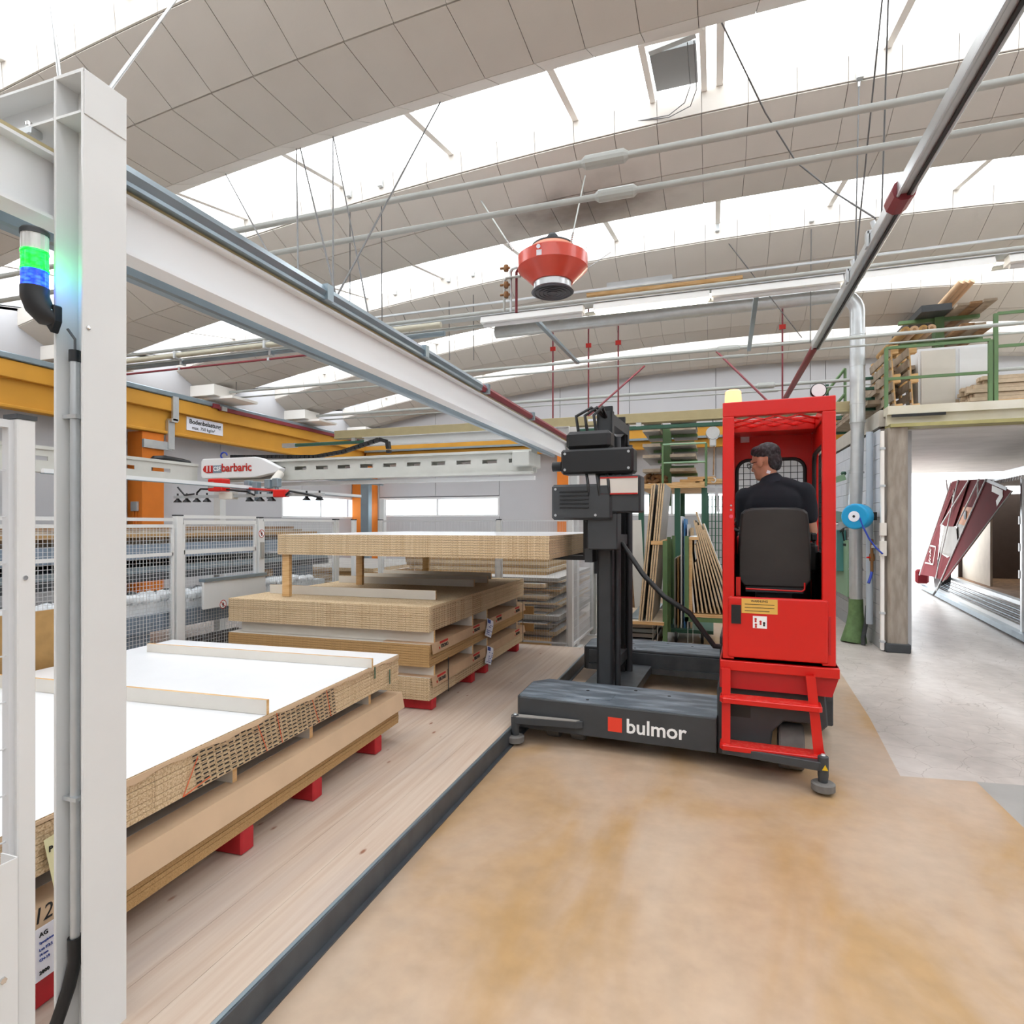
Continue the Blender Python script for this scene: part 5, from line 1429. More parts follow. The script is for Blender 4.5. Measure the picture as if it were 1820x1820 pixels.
# guide rollers with their arms
def roller(x, y, xa, z0, z1, wid=0.022):
    mb = FB(); mb.lathe([(0.058, 0.02), (0.070, 0.028), (0.070, 0.068), (0.058, 0.076)], (x, y, 0), 28); r_ = mb.build('guide_roller', M_rubber)
    mb = FB(); mb.lathe([(0.026, 0.07), (0.032, 0.12), (0.032, z1), (0.02, z1 + 0.008)], (x, y, 0), 18); mb.build('roller_post', M_dark)
    mb = FB(); mb.lathe([(0.016, z1 + 0.008), (0.012, z1 + 0.016)], (x, y, 0), 12); mb.build('cap_bolt', M_galv)
    return r_
roller(-1.45, 4.33, 0, 0, 0.225)
mb = FB(); mb.prism([(-1.475, 4.30), (-1.43, 4.30), (-0.98, 4.36), (-0.93, 4.385), (-0.93, 4.399), (-1.475, 4.36)], 0.168, 0.222, 'XY'); mb.build('roller_arm', M_dark, bevel=0.004)
mb = FB(); mb.prism([(-1.47, 4.30), (-1.43, 4.303), (-0.98, 4.36), (-0.955, 4.398), (-1.47, 4.362)], 0.222, 0.227, 'XY'); mb.build('arm_plate', M_greybd)
roller(0.665, 4.25, 0, 0, 0.235)
mb = FB(); mb.prism([(0.06, 4.30), (0.06, 4.36), (0.64, 4.30), (0.69, 4.27), (0.68, 4.23), (0.64, 4.22)], 0.150, 0.205, 'XY'); mb.build('roller_arm', M_dark, bevel=0.004)
mb = FB(); mb.prism([(0.655, 0.16), (0.69, 0.16), (0.673, 0.195)], 4.214, 4.217, 'XZ'); mb.build('warning_mark', pm('warning_yellow', 'E2B818', 0.5))
# ladder
for x, (xt, yt) in ((0.085, (0.085, 4.36)), (0.615, (0.60, 4.33))):
    mb = FB(); mb.bar((xt, yt, 0.72), (x + (0.03 if x > 0.3 else 0), 4.315, 0.215), 0.055, 0.014, up=(0, 1, 0)); mb.bar((xt + (0.024 if x > .3 else -0.024), yt + 0.02, 0.72), (x + (0.06 if x > 0.3 else -0.02), 4.335, 0.215), 0.008, 0.05, up=(0, 1, 0))
    mb.build('ladder_upright', M_red)
for z, xr in ((0.535, 0.665), (0.218, 0.69)):
    mb = FB(); mb.prism([(0.045, 4.31), (0.065, 4.275), (xr - 0.02, 4.275), (xr, 4.285), (xr, 4.41), (0.045, 4.41)], z - 0.035, z, 'XY'); mb.build('ladder_step', M_red, bevel=0.004)
    mb = FB(); mb.bb(0.07, xr - 0.02, 4.285, 4.40, z, z + 0.003); mb.build('step_tread', M_redworn)
# apron and cab shell
X0, X1, Y0, Y1 = 0.06, 0.755, 4.40, 5.50
mb = FB(); mb.prism([(X0 - 0.02, 0.765), (X1 + 0.02, 0.765), (X1 + 0.02, 0.70), (X1 - 0.02, 0.57), (X0 - 0.02, 0.57)], 4.42, 5.35, 'XZ'); mb.build('apron', M_redd)
mb = FB(); mb.bb(X0 - 0.015, X1 + 0.02, 4.38, 5.40, 0.70, 0.765); mb.build('apron_rim', M_red, bevel=0.004)
def post_(x0, x1, y0, y1, z0, z1):
    mb = FB(); mb.bb(x0, x1, y0, y1, z0, z1); return mb.build('cab_post', M_red, bevel=0.006, seg=2)
post_(X0, X0 + 0.075, Y0, Y0 + 0.06, 0.775, 2.44)
post_(X1 - 0.08, X1, Y0, Y0 + 0.06, 0.775, 2.44)
post_(X0, X0 + 0.06, Y1 - 0.06, Y1, 0.775, 2.44)
post_(X1 - 0.05, X1, Y1 - 0.06, Y1, 0.775, 2.44)
mb = FB(); mb.bb(X0, X1, Y0, Y0 + 0.06, 2.44, 2.54); mb.bb(X0, X0 + 0.05, Y0 + 0.06, Y1, 2.44, 2.54); mb.bb(X1 - 0.05, X1, Y0 + 0.06, Y1, 2.44, 2.54); mb.bb(X0 + 0.05, X1 - 0.05, Y1 - 0.32, Y1, 2.44, 2.54)
mb.build('roof_frame', M_red, bevel=0.006, seg=2)
# slanted-slot roof grille
gr_ = FB()
for j in range(6):
    ya = Y0 + 0.07 + j * 0.12
    for i in range(5):
        xa = X0 + 0.05 + i * 0.15 + (0.075 if j % 2 else 0)
        if xa + 0.01 > X1 - 0.05: continue
        x2 = min(xa + 0.075, X1 - 0.05); f_ = (x2 - xa) / 0.075
        gr_.bar((xa, ya, 2.478), (x2, ya + 0.12 * f_, 2.478), 0.011, 0.011)
        x3 = xa - 0.075
        if x3 > X0 + 0.04: gr_.bar((xa, ya, 2.478), (x3, ya + 0.12, 2.478), 0.011, 0.011)
gr_.build('roof_grille', M_red, kind='stuff')
# rear wall of the cab with its rubber-framed wire window
def rwall(nm, plane, c, a0, a1, z0, z1, wa0, wa1, wz0, wz1, rad, mat, th=0.02):
    """wall plate with a rounded window opening, plane 'Y' (faces the camera) or 'X'"""
    outer = [(a0, z0), (a1, z0), (a1, z1), (a0, z1)]
    n = 6; inner = []
    for (cx_, cz_, s0) in ((wa1 - rad, wz0 + rad, -90), (wa1 - rad, wz1 - rad, 0), (wa0 + rad, wz1 - rad, 90), (wa0 + rad, wz0 + rad, 180)):
        for k in range(n + 1):
            t = math.radians(s0 + 90 * k / n); inner.append((cx_ + rad * math.cos(t), cz_ + rad * math.sin(t)))
    m = len(inner)
    def pt(a, z, d): return (a, c + d, z) if plane == 'Y' else (c + d, a, z)
    mb = FB()
    # ring plate, quads from each inner arc to its corner
    cor = [(a1, z0), (a1, z1), (a0, z1), (a0, z0)]
    for d in (0, th):
        base = len(mb.v)
        vs = [pt(a, z, d) for a, z in inner] + [pt(a, z, d) for a, z in cor]
        fs = []
        for q in range(4):
            for k in range(n): fs.append((q * (n + 1) + k, q * (n + 1) + k + 1, m + q))
            nx = (q + 1) % 4
            fs.append((q * (n + 1) + n, nx * (n + 1), m + nx, m + q))
        mb.add(vs, fs)
    vs = [pt(a, z, 0) for a, z in inner] + [pt(a, z, th) for a, z in inner]
    mb.add(vs, [(k, (k + 1) % m, m + (k + 1) % m, m + k) for k in range(m)])
    w = mb.build(nm, mat)
    # rubber seal
    mb = FB(); pts = [Vector(pt(a, z, -0.004)) for a, z in inner]; pts.append(pts[0]); 
    mb.rings(pts, 0.016, 6, cap=False); mb.build('window_seal', M_black, w)
    mb = FB(); 
    a = wa0
    while a < wa1 - 0.02:
        a += 0.052; mb.bar(pt(a, wz0 + 0.01, th + 0.01), pt(a, wz1 - 0.01, th + 0.01), 0.005, 0.005)
    z = wz0
    while z < wz1 - 0.02:
        z += 0.052; mb.bar(pt(wa0 + 0.01, z, th + 0.012), pt(wa1 - 0.01, z, th + 0.012), 0.005, 0.005)
    mb.build('guard_mesh', M_black, w, kind='stuff')
    return w
rwall('rear_wall', 'Y', Y1 - 0.04, X0 + 0.06, X1 - 0.05, 0.80, 2.44, X0 + 0.075, X1 - 0.10, 1.30, 2.24, 0.09, M_red)
rwall('side_wall', 'X', X1 - 0.035, Y0 + 0.06, Y1 - 0.06, 0.80, 2.44, Y0 + 0.16, Y1 - 0.12, 1.30, 2.26, 0.08, M_red)
rwall('side_wall', 'X', X0 + 0.012, Y0 + 0.06, Y1 - 0.06, 0.80, 2.44, Y0 + 0.16, Y1 - 0.12, 1.30, 2.26, 0.08, M_red)
p = PF(1324, 777, Y1 - 0.045)
mb = FB(); mb.bb(p.x - 0.035, p.x + 0.035, Y1 - 0.048, Y1 - 0.041, p.z - 0.045, p.z + 0.045); mb.build('sticker', M_paper)
mb = FB(); mb.bb(X0 + 0.075, X1 - 0.05, Y0 + 0.06, Y1 - 0.06, 0.98, 1.06); mb.build('cab_floor', M_black)
mb = FB(); mb.bb(X1 - 0.055, X1 - 0.040, Y0 + 0.08, Y1 - 0.1, 1.06, 1.50); mb.build('side_shade_sheet', M_black)  # black backdrop sheets, sides and rear, added as the shade inside the cab
mb = FB(); mb.bb(X0 + 0.035, X0 + 0.05, Y0 + 0.08, Y1 - 0.1, 1.06, 1.60); mb.build('side_shade_sheet', M_black)
mb = FB(); mb.bb(X0 + 0.06, X1 - 0.06, Y1 - 0.075, Y1 - 0.06, 1.06, 1.42); mb.build('rear_shade_sheet', M_black)
# door panel
mb = FB(); mb.bb(X0 + 0.035, X1 - 0.045, Y0 - 0.012, Y0 + 0.035, 0.79, 1.205); dp = mb.build('door_panel', M_red, bevel=0.012, seg=3)
mb = FB(); mb.bb(X1 - 0.042, X1 - 0.03, Y0 - 0.006, Y0 + 0.03, 0.85, 1.10); mb.build('hinge', M_redd, dp)
p0, p1 = PF(1300, 1074, Y0), PF(1317, 1108, Y0)
mb = FB(); mb.bb(p0.x, p1.x, Y0 - 0.02, Y0 - 0.012, p1.z, p0.z); h_ = mb.build('handle_recess', M_black, dp)
p0, p1 = PF(1318, 1063, Y0), PF(1382, 1092, Y0)
mb = FB(); mb.bb(p0.x, p1.x, Y0 - 0.0145, Y0 - 0.012, p1.z, p0.z); mb.build('warning_label', pm('label_amber', 'DDAE52', 0.6), dp)
for j, (t_, s2) in enumerate((('\u25b3 WARNUNG', 0.022),)):
    text('WARNUNG', 0.020, M_ink, dp, F @ Vector(((p0.x + p1.x) / 2, Y0 - 0.015, p0.z - 0.016)), xd, (0, 0, 1), ext=0.0004, bold=True)
for j in range(3):
    mb = FB(); z = p0.z - 0.04 - j * 0.022; mb.bb(p0.x + 0.02, p1.x - 0.02 - 0.03 * (j == 2), Y0 - 0.0152, Y0 - 0.0145, z, z + 0.004); mb.build('text_line', M_ink, dp)
p0, p1 = PF(1338, 1094, Y0), PF(1363, 1117, Y0)
mb = FB(); mb.bb(p0.x, p1.x, Y0 - 0.0145, Y0 - 0.012, p1.z, p0.z); mb.build('pictogram_label', M_inkw, dp)
for (a, b) in ((0.2, 0.75), (0.55, 0.55), (0.22, 0.3), (0.8, 0.45)):
    xx = p0.x + (p1.x - p0.x) * a; z = p1.z + (p0.z - p1.z) * b
    mb = FB(); mb.lathe([(0.008, 0), (0.008, 0.001)], (xx, Y0 - 0.0158, z), 8, 'Y'); mb.bb(xx - 0.006, xx + 0.006, Y0 - 0.0155, Y0 - 0.0146, z - 0.022, z - 0.008); mb.build('pictogram', M_inkr if a < 0.7 else M_ink, dp)
for z in (1.83, 1.80, 1.20, 1.17):
    mb = FB(); mb.lathe([(0.007, -0.004), (0.006, 0.001)], (X0 + 0.055, Y0 - 0.001, z), 10, 'Y'); mb.build('bolt', M_chrome)
mb = FB(); mb.lathe([(0.013, -0.001), (0.013, 0)], (X0 + 0.055, Y0 - 0.001, 1.755), 16, 'Y'); mb.build('sticker', pm('pink_sticker', 'E0506A', 0.5))
# beacon and work lamp
p = PF(1303, 703, Y0 + 0.12)
mb = FB(); mb.lathe([(0.062, 0), (0.060, 0.012)], (p.x, Y0 + 0.12, 2.54), 24); mb.build('beacon_base', M_melamb)
bm_ = pm('lit_amber_lens', 'F6C890', 0.25, emis='FFB060', estr=0.7)
mb = FB(); mb.lathe([(0.056, 0.012), (0.056, 0.05), (0.052, 0.095), (0.040, 0.105)], (p.x, Y0 + 0.12, 2.54), 28); mb.build('beacon', bm_)
p = PF(1454, 692, Y0 + 0.15)
mb = FB(); mb.lathe([(0.045, -0.008), (0.05, -0.005), (0.05, 0.025), (0.025, 0.05)], (p.x, Y0 + 0.12, 2.60), 24, 'Y'); mb.build('work_lamp', M_black)
mb = FB(); mb.lathe([(0.043, -0.012), (0.044, -0.007)], (p.x, Y0 + 0.12, 2.60), 24, 'Y'); mb.build('lamp_lens', M_whitec)
mb = FB(); mb.bb(p.x - 0.01, p.x + 0.01, Y0 + 0.13, Y0 + 0.15, 2.54, 2.58); mb.build('lamp_bracket', M_black)
# seat
sxL, sxR = PF(1313, 980, 4.62).x, PF(1441, 980, 4.62).x
xc = (sxL + sxR) / 2; hw = (sxR - sxL) / 2
zt, zb = PF(1380, 903, 4.62).z, PF(1380, 1043, 4.62).z
n = 8; pl_ = []
for k in range(n + 1):
    a = math.pi * k / n; pl_.append((xc + hw * 0.93 * math.copysign(abs(math.cos(a)) ** 0.45, math.cos(a)), zt - 0.09 + 0.09 * math.sin(a) ** 0.6))
pl_ = [(xc + hw * 1.0, zb + 0.05), (xc + hw * 0.99, zb + 0.25)] + pl_ + [(xc - hw * 0.99, zb + 0.25), (xc - hw * 1.0, zb + 0.05), (xc - hw * 0.85, zb), (xc + hw * 0.85, zb)]
mb = FB(); mb.prism(pl_, 4.60, 4.66, 'XZ'); st_ = mb.build('seat_back', M_seat, bevel=0.012, seg=3)
pl2 = [(xc + (x - xc) * 1.04, z + 0.008) for x, z in pl_]
mb = FB(); mb.prism(pl2, 4.66, 4.71, 'XZ'); mb.build('seat_cushioning', M_black, bevel=0.015, seg=3)
mb = FB(); mb.bb(xc - hw, xc + hw, 4.70, 5.12, 1.29, 1.41); mb.build('seat_cushion', M_black, bevel=0.03, seg=3)
mb = FB(); mb.bb(xc - hw * 0.8, xc + hw * 0.8, 4.62, 5.05, 1.22, 1.285); mb.bb(xc - 0.12, xc + 0.12, 4.7, 4.95, 1.06, 1.22); mb.build('seat_base', M_dark)
mb = FB(); mb.rings([(xc - hw * 0.8, 4.56, 1.245), (xc + hw * 0.75, 4.56, 1.24), (xc + hw * 0.82, 4.56, 1.255), (xc + hw * 0.82, 4.56, 1.30)], 0.006, 8); mb.build('seat_lever', M_red)
mb = FB(); mb.bb(X0 + 0.085, X0 + 0.115, 4.5, 4.53, 1.20, 1.33); mb.build('buckle', M_red)
mb = FB(); mb.bb(xc + hw + 0.01, xc + hw + 0.05, 4.72, 5.0, 1.58, 1.64); mb.build('armrest', M_black, bevel=0.01)
mb = FB(); mb.bb(X0 + 0.08, X0 + 0.26, 5.05, 5.36, 1.45, 1.62); mb.build('console', M_redd, bevel=0.02)
mb = FB(); mb.bb(X1 - 0.16, X1 - 0.055, 4.9, 5.25, 1.35, 1.56); mb.build('console', M_black, bevel=0.02)
mb = FB(); mb.tube((X1 - 0.11, 5.05, 1.56), (X1 - 0.11, 5.04, 1.66), 0.01, 8); mb.lathe([(0.012, 0), (0.02, 0.02), (0.018, 0.05), (0.008, 0.06)], (X1 - 0.11, 5.04, 1.64), 12); mb.build('joystick', M_black)
mb = FB()
wc = Vector((X0 + 0.17, 5.16, 1.70)); R_ = Matrix.Rotation(math.radians(30), 4, 'X')
pts = [wc + (R_ @ Vector((0.13 * math.cos(2 * math.pi * k / 24), 0.13 * math.sin(2 * math.pi * k / 24), 0))) for k in range(25)]
mb.rings(pts, 0.012, 8, cap=False); mb.tube(wc, wc + Vector((0, 0.02, -0.12)), 0.02, 8); mb.bar(pts[0], pts[12], 0.025, 0.01); mb.build('steering_wheel', M_black)
# mast, carriage, forks
MX = -0.98
for y in (5.38, 6.12):
    mb = FB(); mb.bb(MX - 0.07, MX + 0.07, y - 0.045, y - 0.03 if y < 5.5 else y - 0.03, 0.14, 2.72); mb.bb(MX - 0.07, MX - 0.05, y - 0.045, y + 0.045, 0.14, 2.72); mb.bb(MX + 0.05, MX + 0.07, y - 0.045, y + 0.045, 0.14, 2.72)
    mb.build('mast_rail', M_dark)
    y2 = y + (0.07 if y < 5.5 else -0.07)
    mb = FB(); mb.bb(MX - 0.05, MX + 0.05, y2 - 0.02, y2 + 0.02, 0.2, 2.78); mb.build('inner_rail', M_black)
    mb = FB(); mb.tube((MX + 0.09, y2 + 0.03, 0.2), (MX + 0.09, y2 + 0.03, 2.5), 0.028, 12); mb.build('lift_cylinder', M_dark)
for z in (0.35, 1.5, 2.6):
    mb = FB(); mb.bb(MX - 0.03, MX + 0.07, 5.4, 6.1, z, z + 0.10); mb.build('mast_crossbar', M_dark)
mb = FB(); mb.bb(MX - 0.22, MX + 0.26, 5.06, 6.38, 0.14, 0.22); mb.build('mast_carriage_base', M_kerb)
mb = FB(); mb.bb(MX - 0.16, MX - 0.09, 5.25, 6.25, 1.36, 1.48); mb.bb(MX - 0.16, MX - 0.09, 5.25, 6.25, 1.72, 1.84); mb.bb(MX - 0.15, MX - 0.10, 5.3, 5.4, 1.48, 1.72); mb.bb(MX - 0.15, MX - 0.10, 6.1, 6.2, 1.48, 1.72); mb.build('fork_carriage', M_dark)
mb = FB(); mb.bb(MX - 0.34, MX + 0.30, 5.10, 5.30, 2.14, 2.36); mb.build('hydraulic_block', M_black, bevel=0.02)
mb = FB(); mb.bb(MX - 0.42, MX + 0.12, 5.08, 5.32, 1.74, 2.05); mb.build('hydraulic_block', M_dark, bevel=0.02)
mb = FB(); mb.bb(MX + 0.02, MX + 0.34, 5.085, 5.10, 1.96, 2.10); hp_ = mb.build('hood_plate', M_melamb)
mb = FB(); mb.bb(MX + 0.02, MX + 0.34, 5.08, 5.0849, 1.955, 1.967); mb.bb(MX + 0.02, MX + 0.34, 5.08, 5.0849, 2.093, 2.105); mb.build('red_stripe', M_inkr, hp_)
mb = FB(); mb.bb(MX + 0.0, MX + 0.36, 5.10, 5.32, 1.80, 2.12); mb.build('valve_cover', M_dark, bevel=0.015)
mb = FB(); mb.bb(MX - 0.30, MX + 0.10, 5.12, 5.3, 2.36, 2.52); mb.build('hose_guide', M_black, bevel=0.03)
for k in range(3):
    mb = FB(); mb.rings([(MX - 0.2 + 0.08 * k, 5.2, 2.5), (MX - 0.22 + 0.08 * k, 5.18, 2.66), (MX - 0.1 + 0.05 * k, 5.25, 2.74), (MX + 0.02, 5.36, 2.65)], 0.015, 6); mb.build('hose', M_black)
mb = FB(); mb.bb(MX - 0.10, MX + 0.16, 5.12, 5.3, 1.48, 1.80); mb.build('side_frame', M_dark, bevel=0.01)
for y in (5.52, 5.98):
    mb = FB(); mb.bb(MX - 0.02, MX + 0.02, y - 0.006, y + 0.006, 0.5, 2.6); mb.build('lift_chain', M_kerb)
    mb = FB(); mb.lathe([(0.03, -0.02), (0.05, -0.018), (0.05, 0.018), (0.03, 0.02)], (MX, y, 2.62), 18, 'Y'); mb.build('chain_sheave', M_galv)
for (x, z) in ((MX - 0.3, 2.18), (MX + 0.26, 2.18), (MX - 0.3, 2.32), (MX + 0.26, 2.32), (MX - 0.38, 1.78), (MX - 0.38, 2.01), (MX - 0.02, 1.78)):
    mb = FB(); mb.lathe([(0.012, -0.008), (0.012, 0.0)], (x, 5.10 if z > 2.1 else 5.08, z), 6, 'Y'); mb.build('bolt', M_galv)
for k in range(5):
    z = 1.84 + 0.035 * k; mb = FB(); mb.bb(MX - 0.34, MX - 0.08, 5.072, 5.08, z, z + 0.012); mb.build('cooling_slot', M_black)
for k in range(3):
    mb = FB(); x = MX - 0.12 + 0.09 * k; mb.rings([(x, 5.16, 2.14), (x + 0.03, 5.08, 2.08), (x + 0.04, 5.09, 1.95), (x + 0.02, 5.14, 1.80)], 0.013, 6); mb.build('hydraulic_hose', M_black)
mb = FB(); mb.tube((MX - 0.36, 5.2, 2.22), (MX - 0.44, 5.2, 2.22), 0.045, 12); mb.build('motor_flange', M_black)
for y in (5.45, 6.05):
    mb = FB(); mb.prism([(MX - 0.16, 1.84), (MX - 0.21, 1.84), (MX - 0.21, 1.412), (MX - 1.35, 1.412), (MX - 1.35, 1.40), (MX - 0.5, 1.37), (MX - 0.16, 1.37)], y - 0.06, y + 0.06, 'XZ'); mb.build('fork', M_black)
mb = FB(); a = PF(1105, 965, 5.3); b = PF(1143, 1021, 5.2); c = PF(1180, 1060, 5.1); d = PF(1225, 1089, 5.05); e_ = Vector((0.02, 5.1, 0.72))
mb.rings([a, b, c, d, e_ + Vector((-0.05, 0, 0)), e_], 0.022, 10); mb.build('energy_hose', M_black)

# ---- load on the forks
def lb(z0, z1, i, top):
    d = jit(0.008)
    mb = MB(); mb.bb(-3.96, -1.27 + d, 4.74 + jit(0.006), 7.28, z0, z1)
    mb.build('board', [M_melam if top else M_greybd, M_chip], None, 'white-topped uppermost board of the load raised on the forks' if top else nth(i, 9) + ' chipboard in the pack raised on the forks', 'board', None if top else 'boards of the raised load', pick=lambda n, c: 0 if abs(n.z) > 0.5 else 1)
FZ = 1.4125
for i in range(9): lb(FZ + 0.0215 * i + 0.0006, FZ + 0.0215 * (i + 1) - 0.0006, i, i == 8)
for x, y, w_ in ((-3.90, 4.80, 'nearest'), (-3.86, 6.0, 'middle'), (-3.62, 7.2, 'farthest')):
    mb = MB(); mb.bb(x - 0.04, x + 0.04, y - 0.02, y + 0.02, 1.0065, FZ - 0.0005); mb.build('support_board', M_timber, None, 'short upright timber between the middle stack and the raised load, %s one' % w_, 'timber')

# ================================================================ DRIVER
dr = thing('person', 'man in dark polo shirt and glasses sitting in the forklift cab, head turned left', 'person', (0.43, 4.9, 1.41))
def ell(mb, c, r, R=None, n=16, m=10):
    if R is not None and R is globals().get('HRm'): r = tuple(x * 1.12 for x in r)
    c = Vector(c); vs = []; fs = []
    for i in range(m + 1):
        t = math.pi * i / m
        for k in range(n):
            a = 2 * math.pi * k / n
            v = Vector((r[0] * math.sin(t) * math.cos(a), r[1] * math.sin(t) * math.sin(a), r[2] * math.cos(t)))
            if R is not None: v = R @ v
            vs.append(c + v)
    for i in range(m):
        for k in range(n):
            k2 = (k + 1) % n
            if i == 0: fs.append((0, n + k2, n + k)) if False else fs.append((i * n + k, (i + 1) * n + k, (i + 1) * n + k2, i * n + k2))
            else: fs.append((i * n + k, (i + 1) * n + k, (i + 1) * n + k2, i * n + k2))
    mb.add(vs, fs, True)
def limb(mb, pts, rad, n=14):
    mb.rings(pts, rad, n)
    for p, r in zip(pts, rad): ell(mb, p, (r, r, r), n=n, m=8)
def organic(mb, name, mat, voxel, smooth=6, parent=dr):
    bm = None
    mb.v = [F @ v for v in mb.v]
    o = MB.build(mb, name, mat, parent)
    r = o.modifiers.new('remesh', 'REMESH'); r.mode = 'VOXEL'; r.voxel_size = voxel; r.use_smooth_shade = True
    if smooth:
        s = o.modifiers.new('smooth', 'SMOOTH'); s.iterations = smooth; s.factor = 0.5
    return o
PXc = xc + 0.01
hips = Vector((PXc, 4.86, 1.46))
neck = Vector((PXc - 0.02, 4.90, 2.065))
hd_c = Vector((PF(1360, 822, 4.93).x, 4.93, PF(1360, 822, 4.93).z))
shL = Vector((PXc - 0.20, 4.90, 1.905)); shR = Vector((PXc + 0.20, 4.89, 1.935))
elL = Vector((X0 + 0.14, 5.0, 1.66)); elR = Vector((X1 - 0.10, 4.93, 1.65))
haL = Vector((X0 + 0.16, 5.14, 1.73)); haR = Vector((X1 - 0.125, 5.05, 1.67))
# body: one skin surface
bd = MB()
ell(bd, hips, (0.16, 0.11, 0.10)); ell(bd, hips + Vector((0, 0.02, 0.22)), (0.16, 0.10, 0.2)); ell(bd, (PXc, 4.90, 1.82), (0.18, 0.10, 0.13))
limb(bd, [neck + Vector((0, 0, -0.06)), neck + Vector((-0.02, 0.0, 0.03)), hd_c + Vector((0.02, -0.01, -0.06))], [0.065, 0.058, 0.058])
# head facing mostly to -X
fd = Vector((-0.86, 0.42, -0.20)).normalized()
upv = Vector((0, 0, 1)); rt = fd.cross(upv).normalized(); upv = rt.cross(fd).normalized()
HR = Matrix((rt, fd, upv)).transposed()          # local: x right, y forward, z up
HSC = 1.12
def H(x, y, z): return hd_c + HR @ (Vector((x, y, z)) * HSC)
HRm = HR
ell(bd, H(0, -0.012, 0.03), (0.074, 0.092, 0.088), HRm); ell(bd, H(0, 0.02, -0.035), (0.062, 0.066, 0.075), HRm); ell(bd, H(0, 0.05, -0.085), (0.036, 0.036, 0.03), HRm)
ell(bd, H(0, 0.086, -0.028), (0.014, 0.020, 0.018), HRm); ell(bd, H(0, 0.082, -0.005), (0.010, 0.012, 0.03), HRm); ell(bd, H(0, 0.078, 0.025), (0.05, 0.014, 0.010), HRm)
ell(bd, H(0, 0.076, -0.060), (0.022, 0.012, 0.007), HRm); ell(bd, H(0, 0.074, -0.070), (0.020, 0.012, 0.007), HRm)
for s in (-1, 1):
    ell(bd, H(0.080 * s, 0.0, -0.008), (0.013, 0.022, 0.034), HRm); ell(bd, H(0.04 * s, 0.055, -0.02), (0.022, 0.02, 0.02), HRm)
limb(bd, [shL, (shL + elL) / 2, elL], [0.056, 0.050, 0.042]); limb(bd, [elL, (elL + haL) / 2, haL], [0.042, 0.040, 0.028])
limb(bd, [shR, (shR + elR) / 2, elR], [0.056, 0.052, 0.045]); limb(bd, [elR, (elR + haR) / 2, haR], [0.045, 0.042, 0.030])
def hand(mb, wrist, fwd, side, sgn):
    fwd = Vector(fwd).normalized(); side = Vector(side).normalized(); dn = fwd.cross(side).normalized()
    if dn.z > 0: dn = -dn
    palm = wrist + fwd * 0.05
    R = Matrix((side, fwd, dn)).transposed()
    ell(mb, palm, (0.040, 0.048, 0.015), R)
    for k, (o, L_) in enumerate(((-0.030, 0.030), (-0.010, 0.036), (0.010, 0.034), (0.029, 0.027))):
        b0 = palm + side * o * sgn + fwd * 0.04
        limb(mb, [b0, b0 + fwd * L_ * 0.8 + dn * 0.008, b0 + fwd * L_ * 0.9 + dn * (0.008 + L_ * 0.7), b0 + fwd * L_ * 0.3 + dn * (0.012 + L_ * 0.95)], [0.009, 0.0085, 0.008, 0.007], 8)
    t0 = palm - side * 0.036 * sgn - fwd * 0.015
    limb(mb, [t0, t0 - side * 0.02 * sgn + fwd * 0.02 + dn * 0.012, t0 - side * 0.012 * sgn + fwd * 0.042 + dn * 0.022], [0.011, 0.010, 0.008], 8)
hand(bd, haL, (0.05, 0.8, 0.15), (1, 0, 0), -1)
hand(bd, haR, (0.0, 0.9, 0.0), (1, 0, 0), 1)
knL = Vector((PXc - 0.11, 5.27, 1.50)); knR = Vector((PXc + 0.12, 5.27, 1.50))
for s, kn in ((-1, knL), (1, knR)):
    limb(bd, [hips + Vector((0.085 * s, 0.02, -0.0)), kn], [0.075, 0.052]); limb(bd, [kn, Vector((kn.x, 5.36, 1.16))], [0.05, 0.036])
organic(bd, 'body', M_skin, 0.007, 5)
# clothes
tr = MB()
ell(tr, hips + Vector((0, 0, -0.0)), (0.17, 0.125, 0.095))
for s, kn in ((-1, knL), (1, knR)):
    limb(tr, [hips + Vector((0.085 * s, 0.02, -0.0)), kn], [0.084, 0.062]); limb(tr, [kn, Vector((kn.x, 5.355, 1.17))], [0.06, 0.05])
organic(tr, 'trousers', pm('dark_grey_trousers', '2A2C33', 0.8), 0.012, 5)
sh = MB()
ell(sh, hips + Vector((0, -0.005, 0.06)), (0.178, 0.128, 0.10)); ell(sh, hips + Vector((0, 0.01, 0.2)), (0.182, 0.122, 0.2)); ell(sh, (PXc, 4.885, 1.85), (0.22, 0.130, 0.17))
ell(sh, (PXc - 0.10, 4.90, 1.955), (0.145, 0.090, 0.058), Matrix.Rotation(math.radians(-22), 3, 'Y')); ell(sh, (PXc + 0.10, 4.90, 1.985), (0.145, 0.090, 0.058), Matrix.Rotation(math.radians(20), 3, 'Y'))
limb(sh, [neck + Vector((0, 0, -0.10)), neck + Vector((0.0, 0, -0.035))], [0.100, 0.074])
mL = shL.lerp(elL, 0.75); mR = shR.lerp(elR, 0.62)
limb(sh, [shL, shL.lerp(elL, .4), mL], [0.076, 0.072, 0.064]); limb(sh, [shR, shR.lerp(elR, .4), mR], [0.078, 0.076, 0.068])
organic(sh, 'polo_shirt', pm('dark_navy_cotton', '161A24', 0.85, bump=0.15, bscale=25), 0.010, 6)
co = MB(); co.rings([neck + Vector((0.008, -0.0, -0.055)), neck + Vector((-0.004, 0, -0.008))], [0.090, 0.068], 24); co.v = [F @ v for v in co.v]
MB.build(co, 'collar', pm('navy_collar', '1B202C', 0.85), dr)
tgm = MB(); p = PF(1366, 836, 4.82); tgm.box((p.x, 4.822, p.z - 0.012), (0.026, 0.006, 0.022), (0, 0.3, 0)); tgm.v = [F @ v for v in tgm.v]; MB.build(tgm, 'care_tag', M_paper, dr)
HS = 1.0
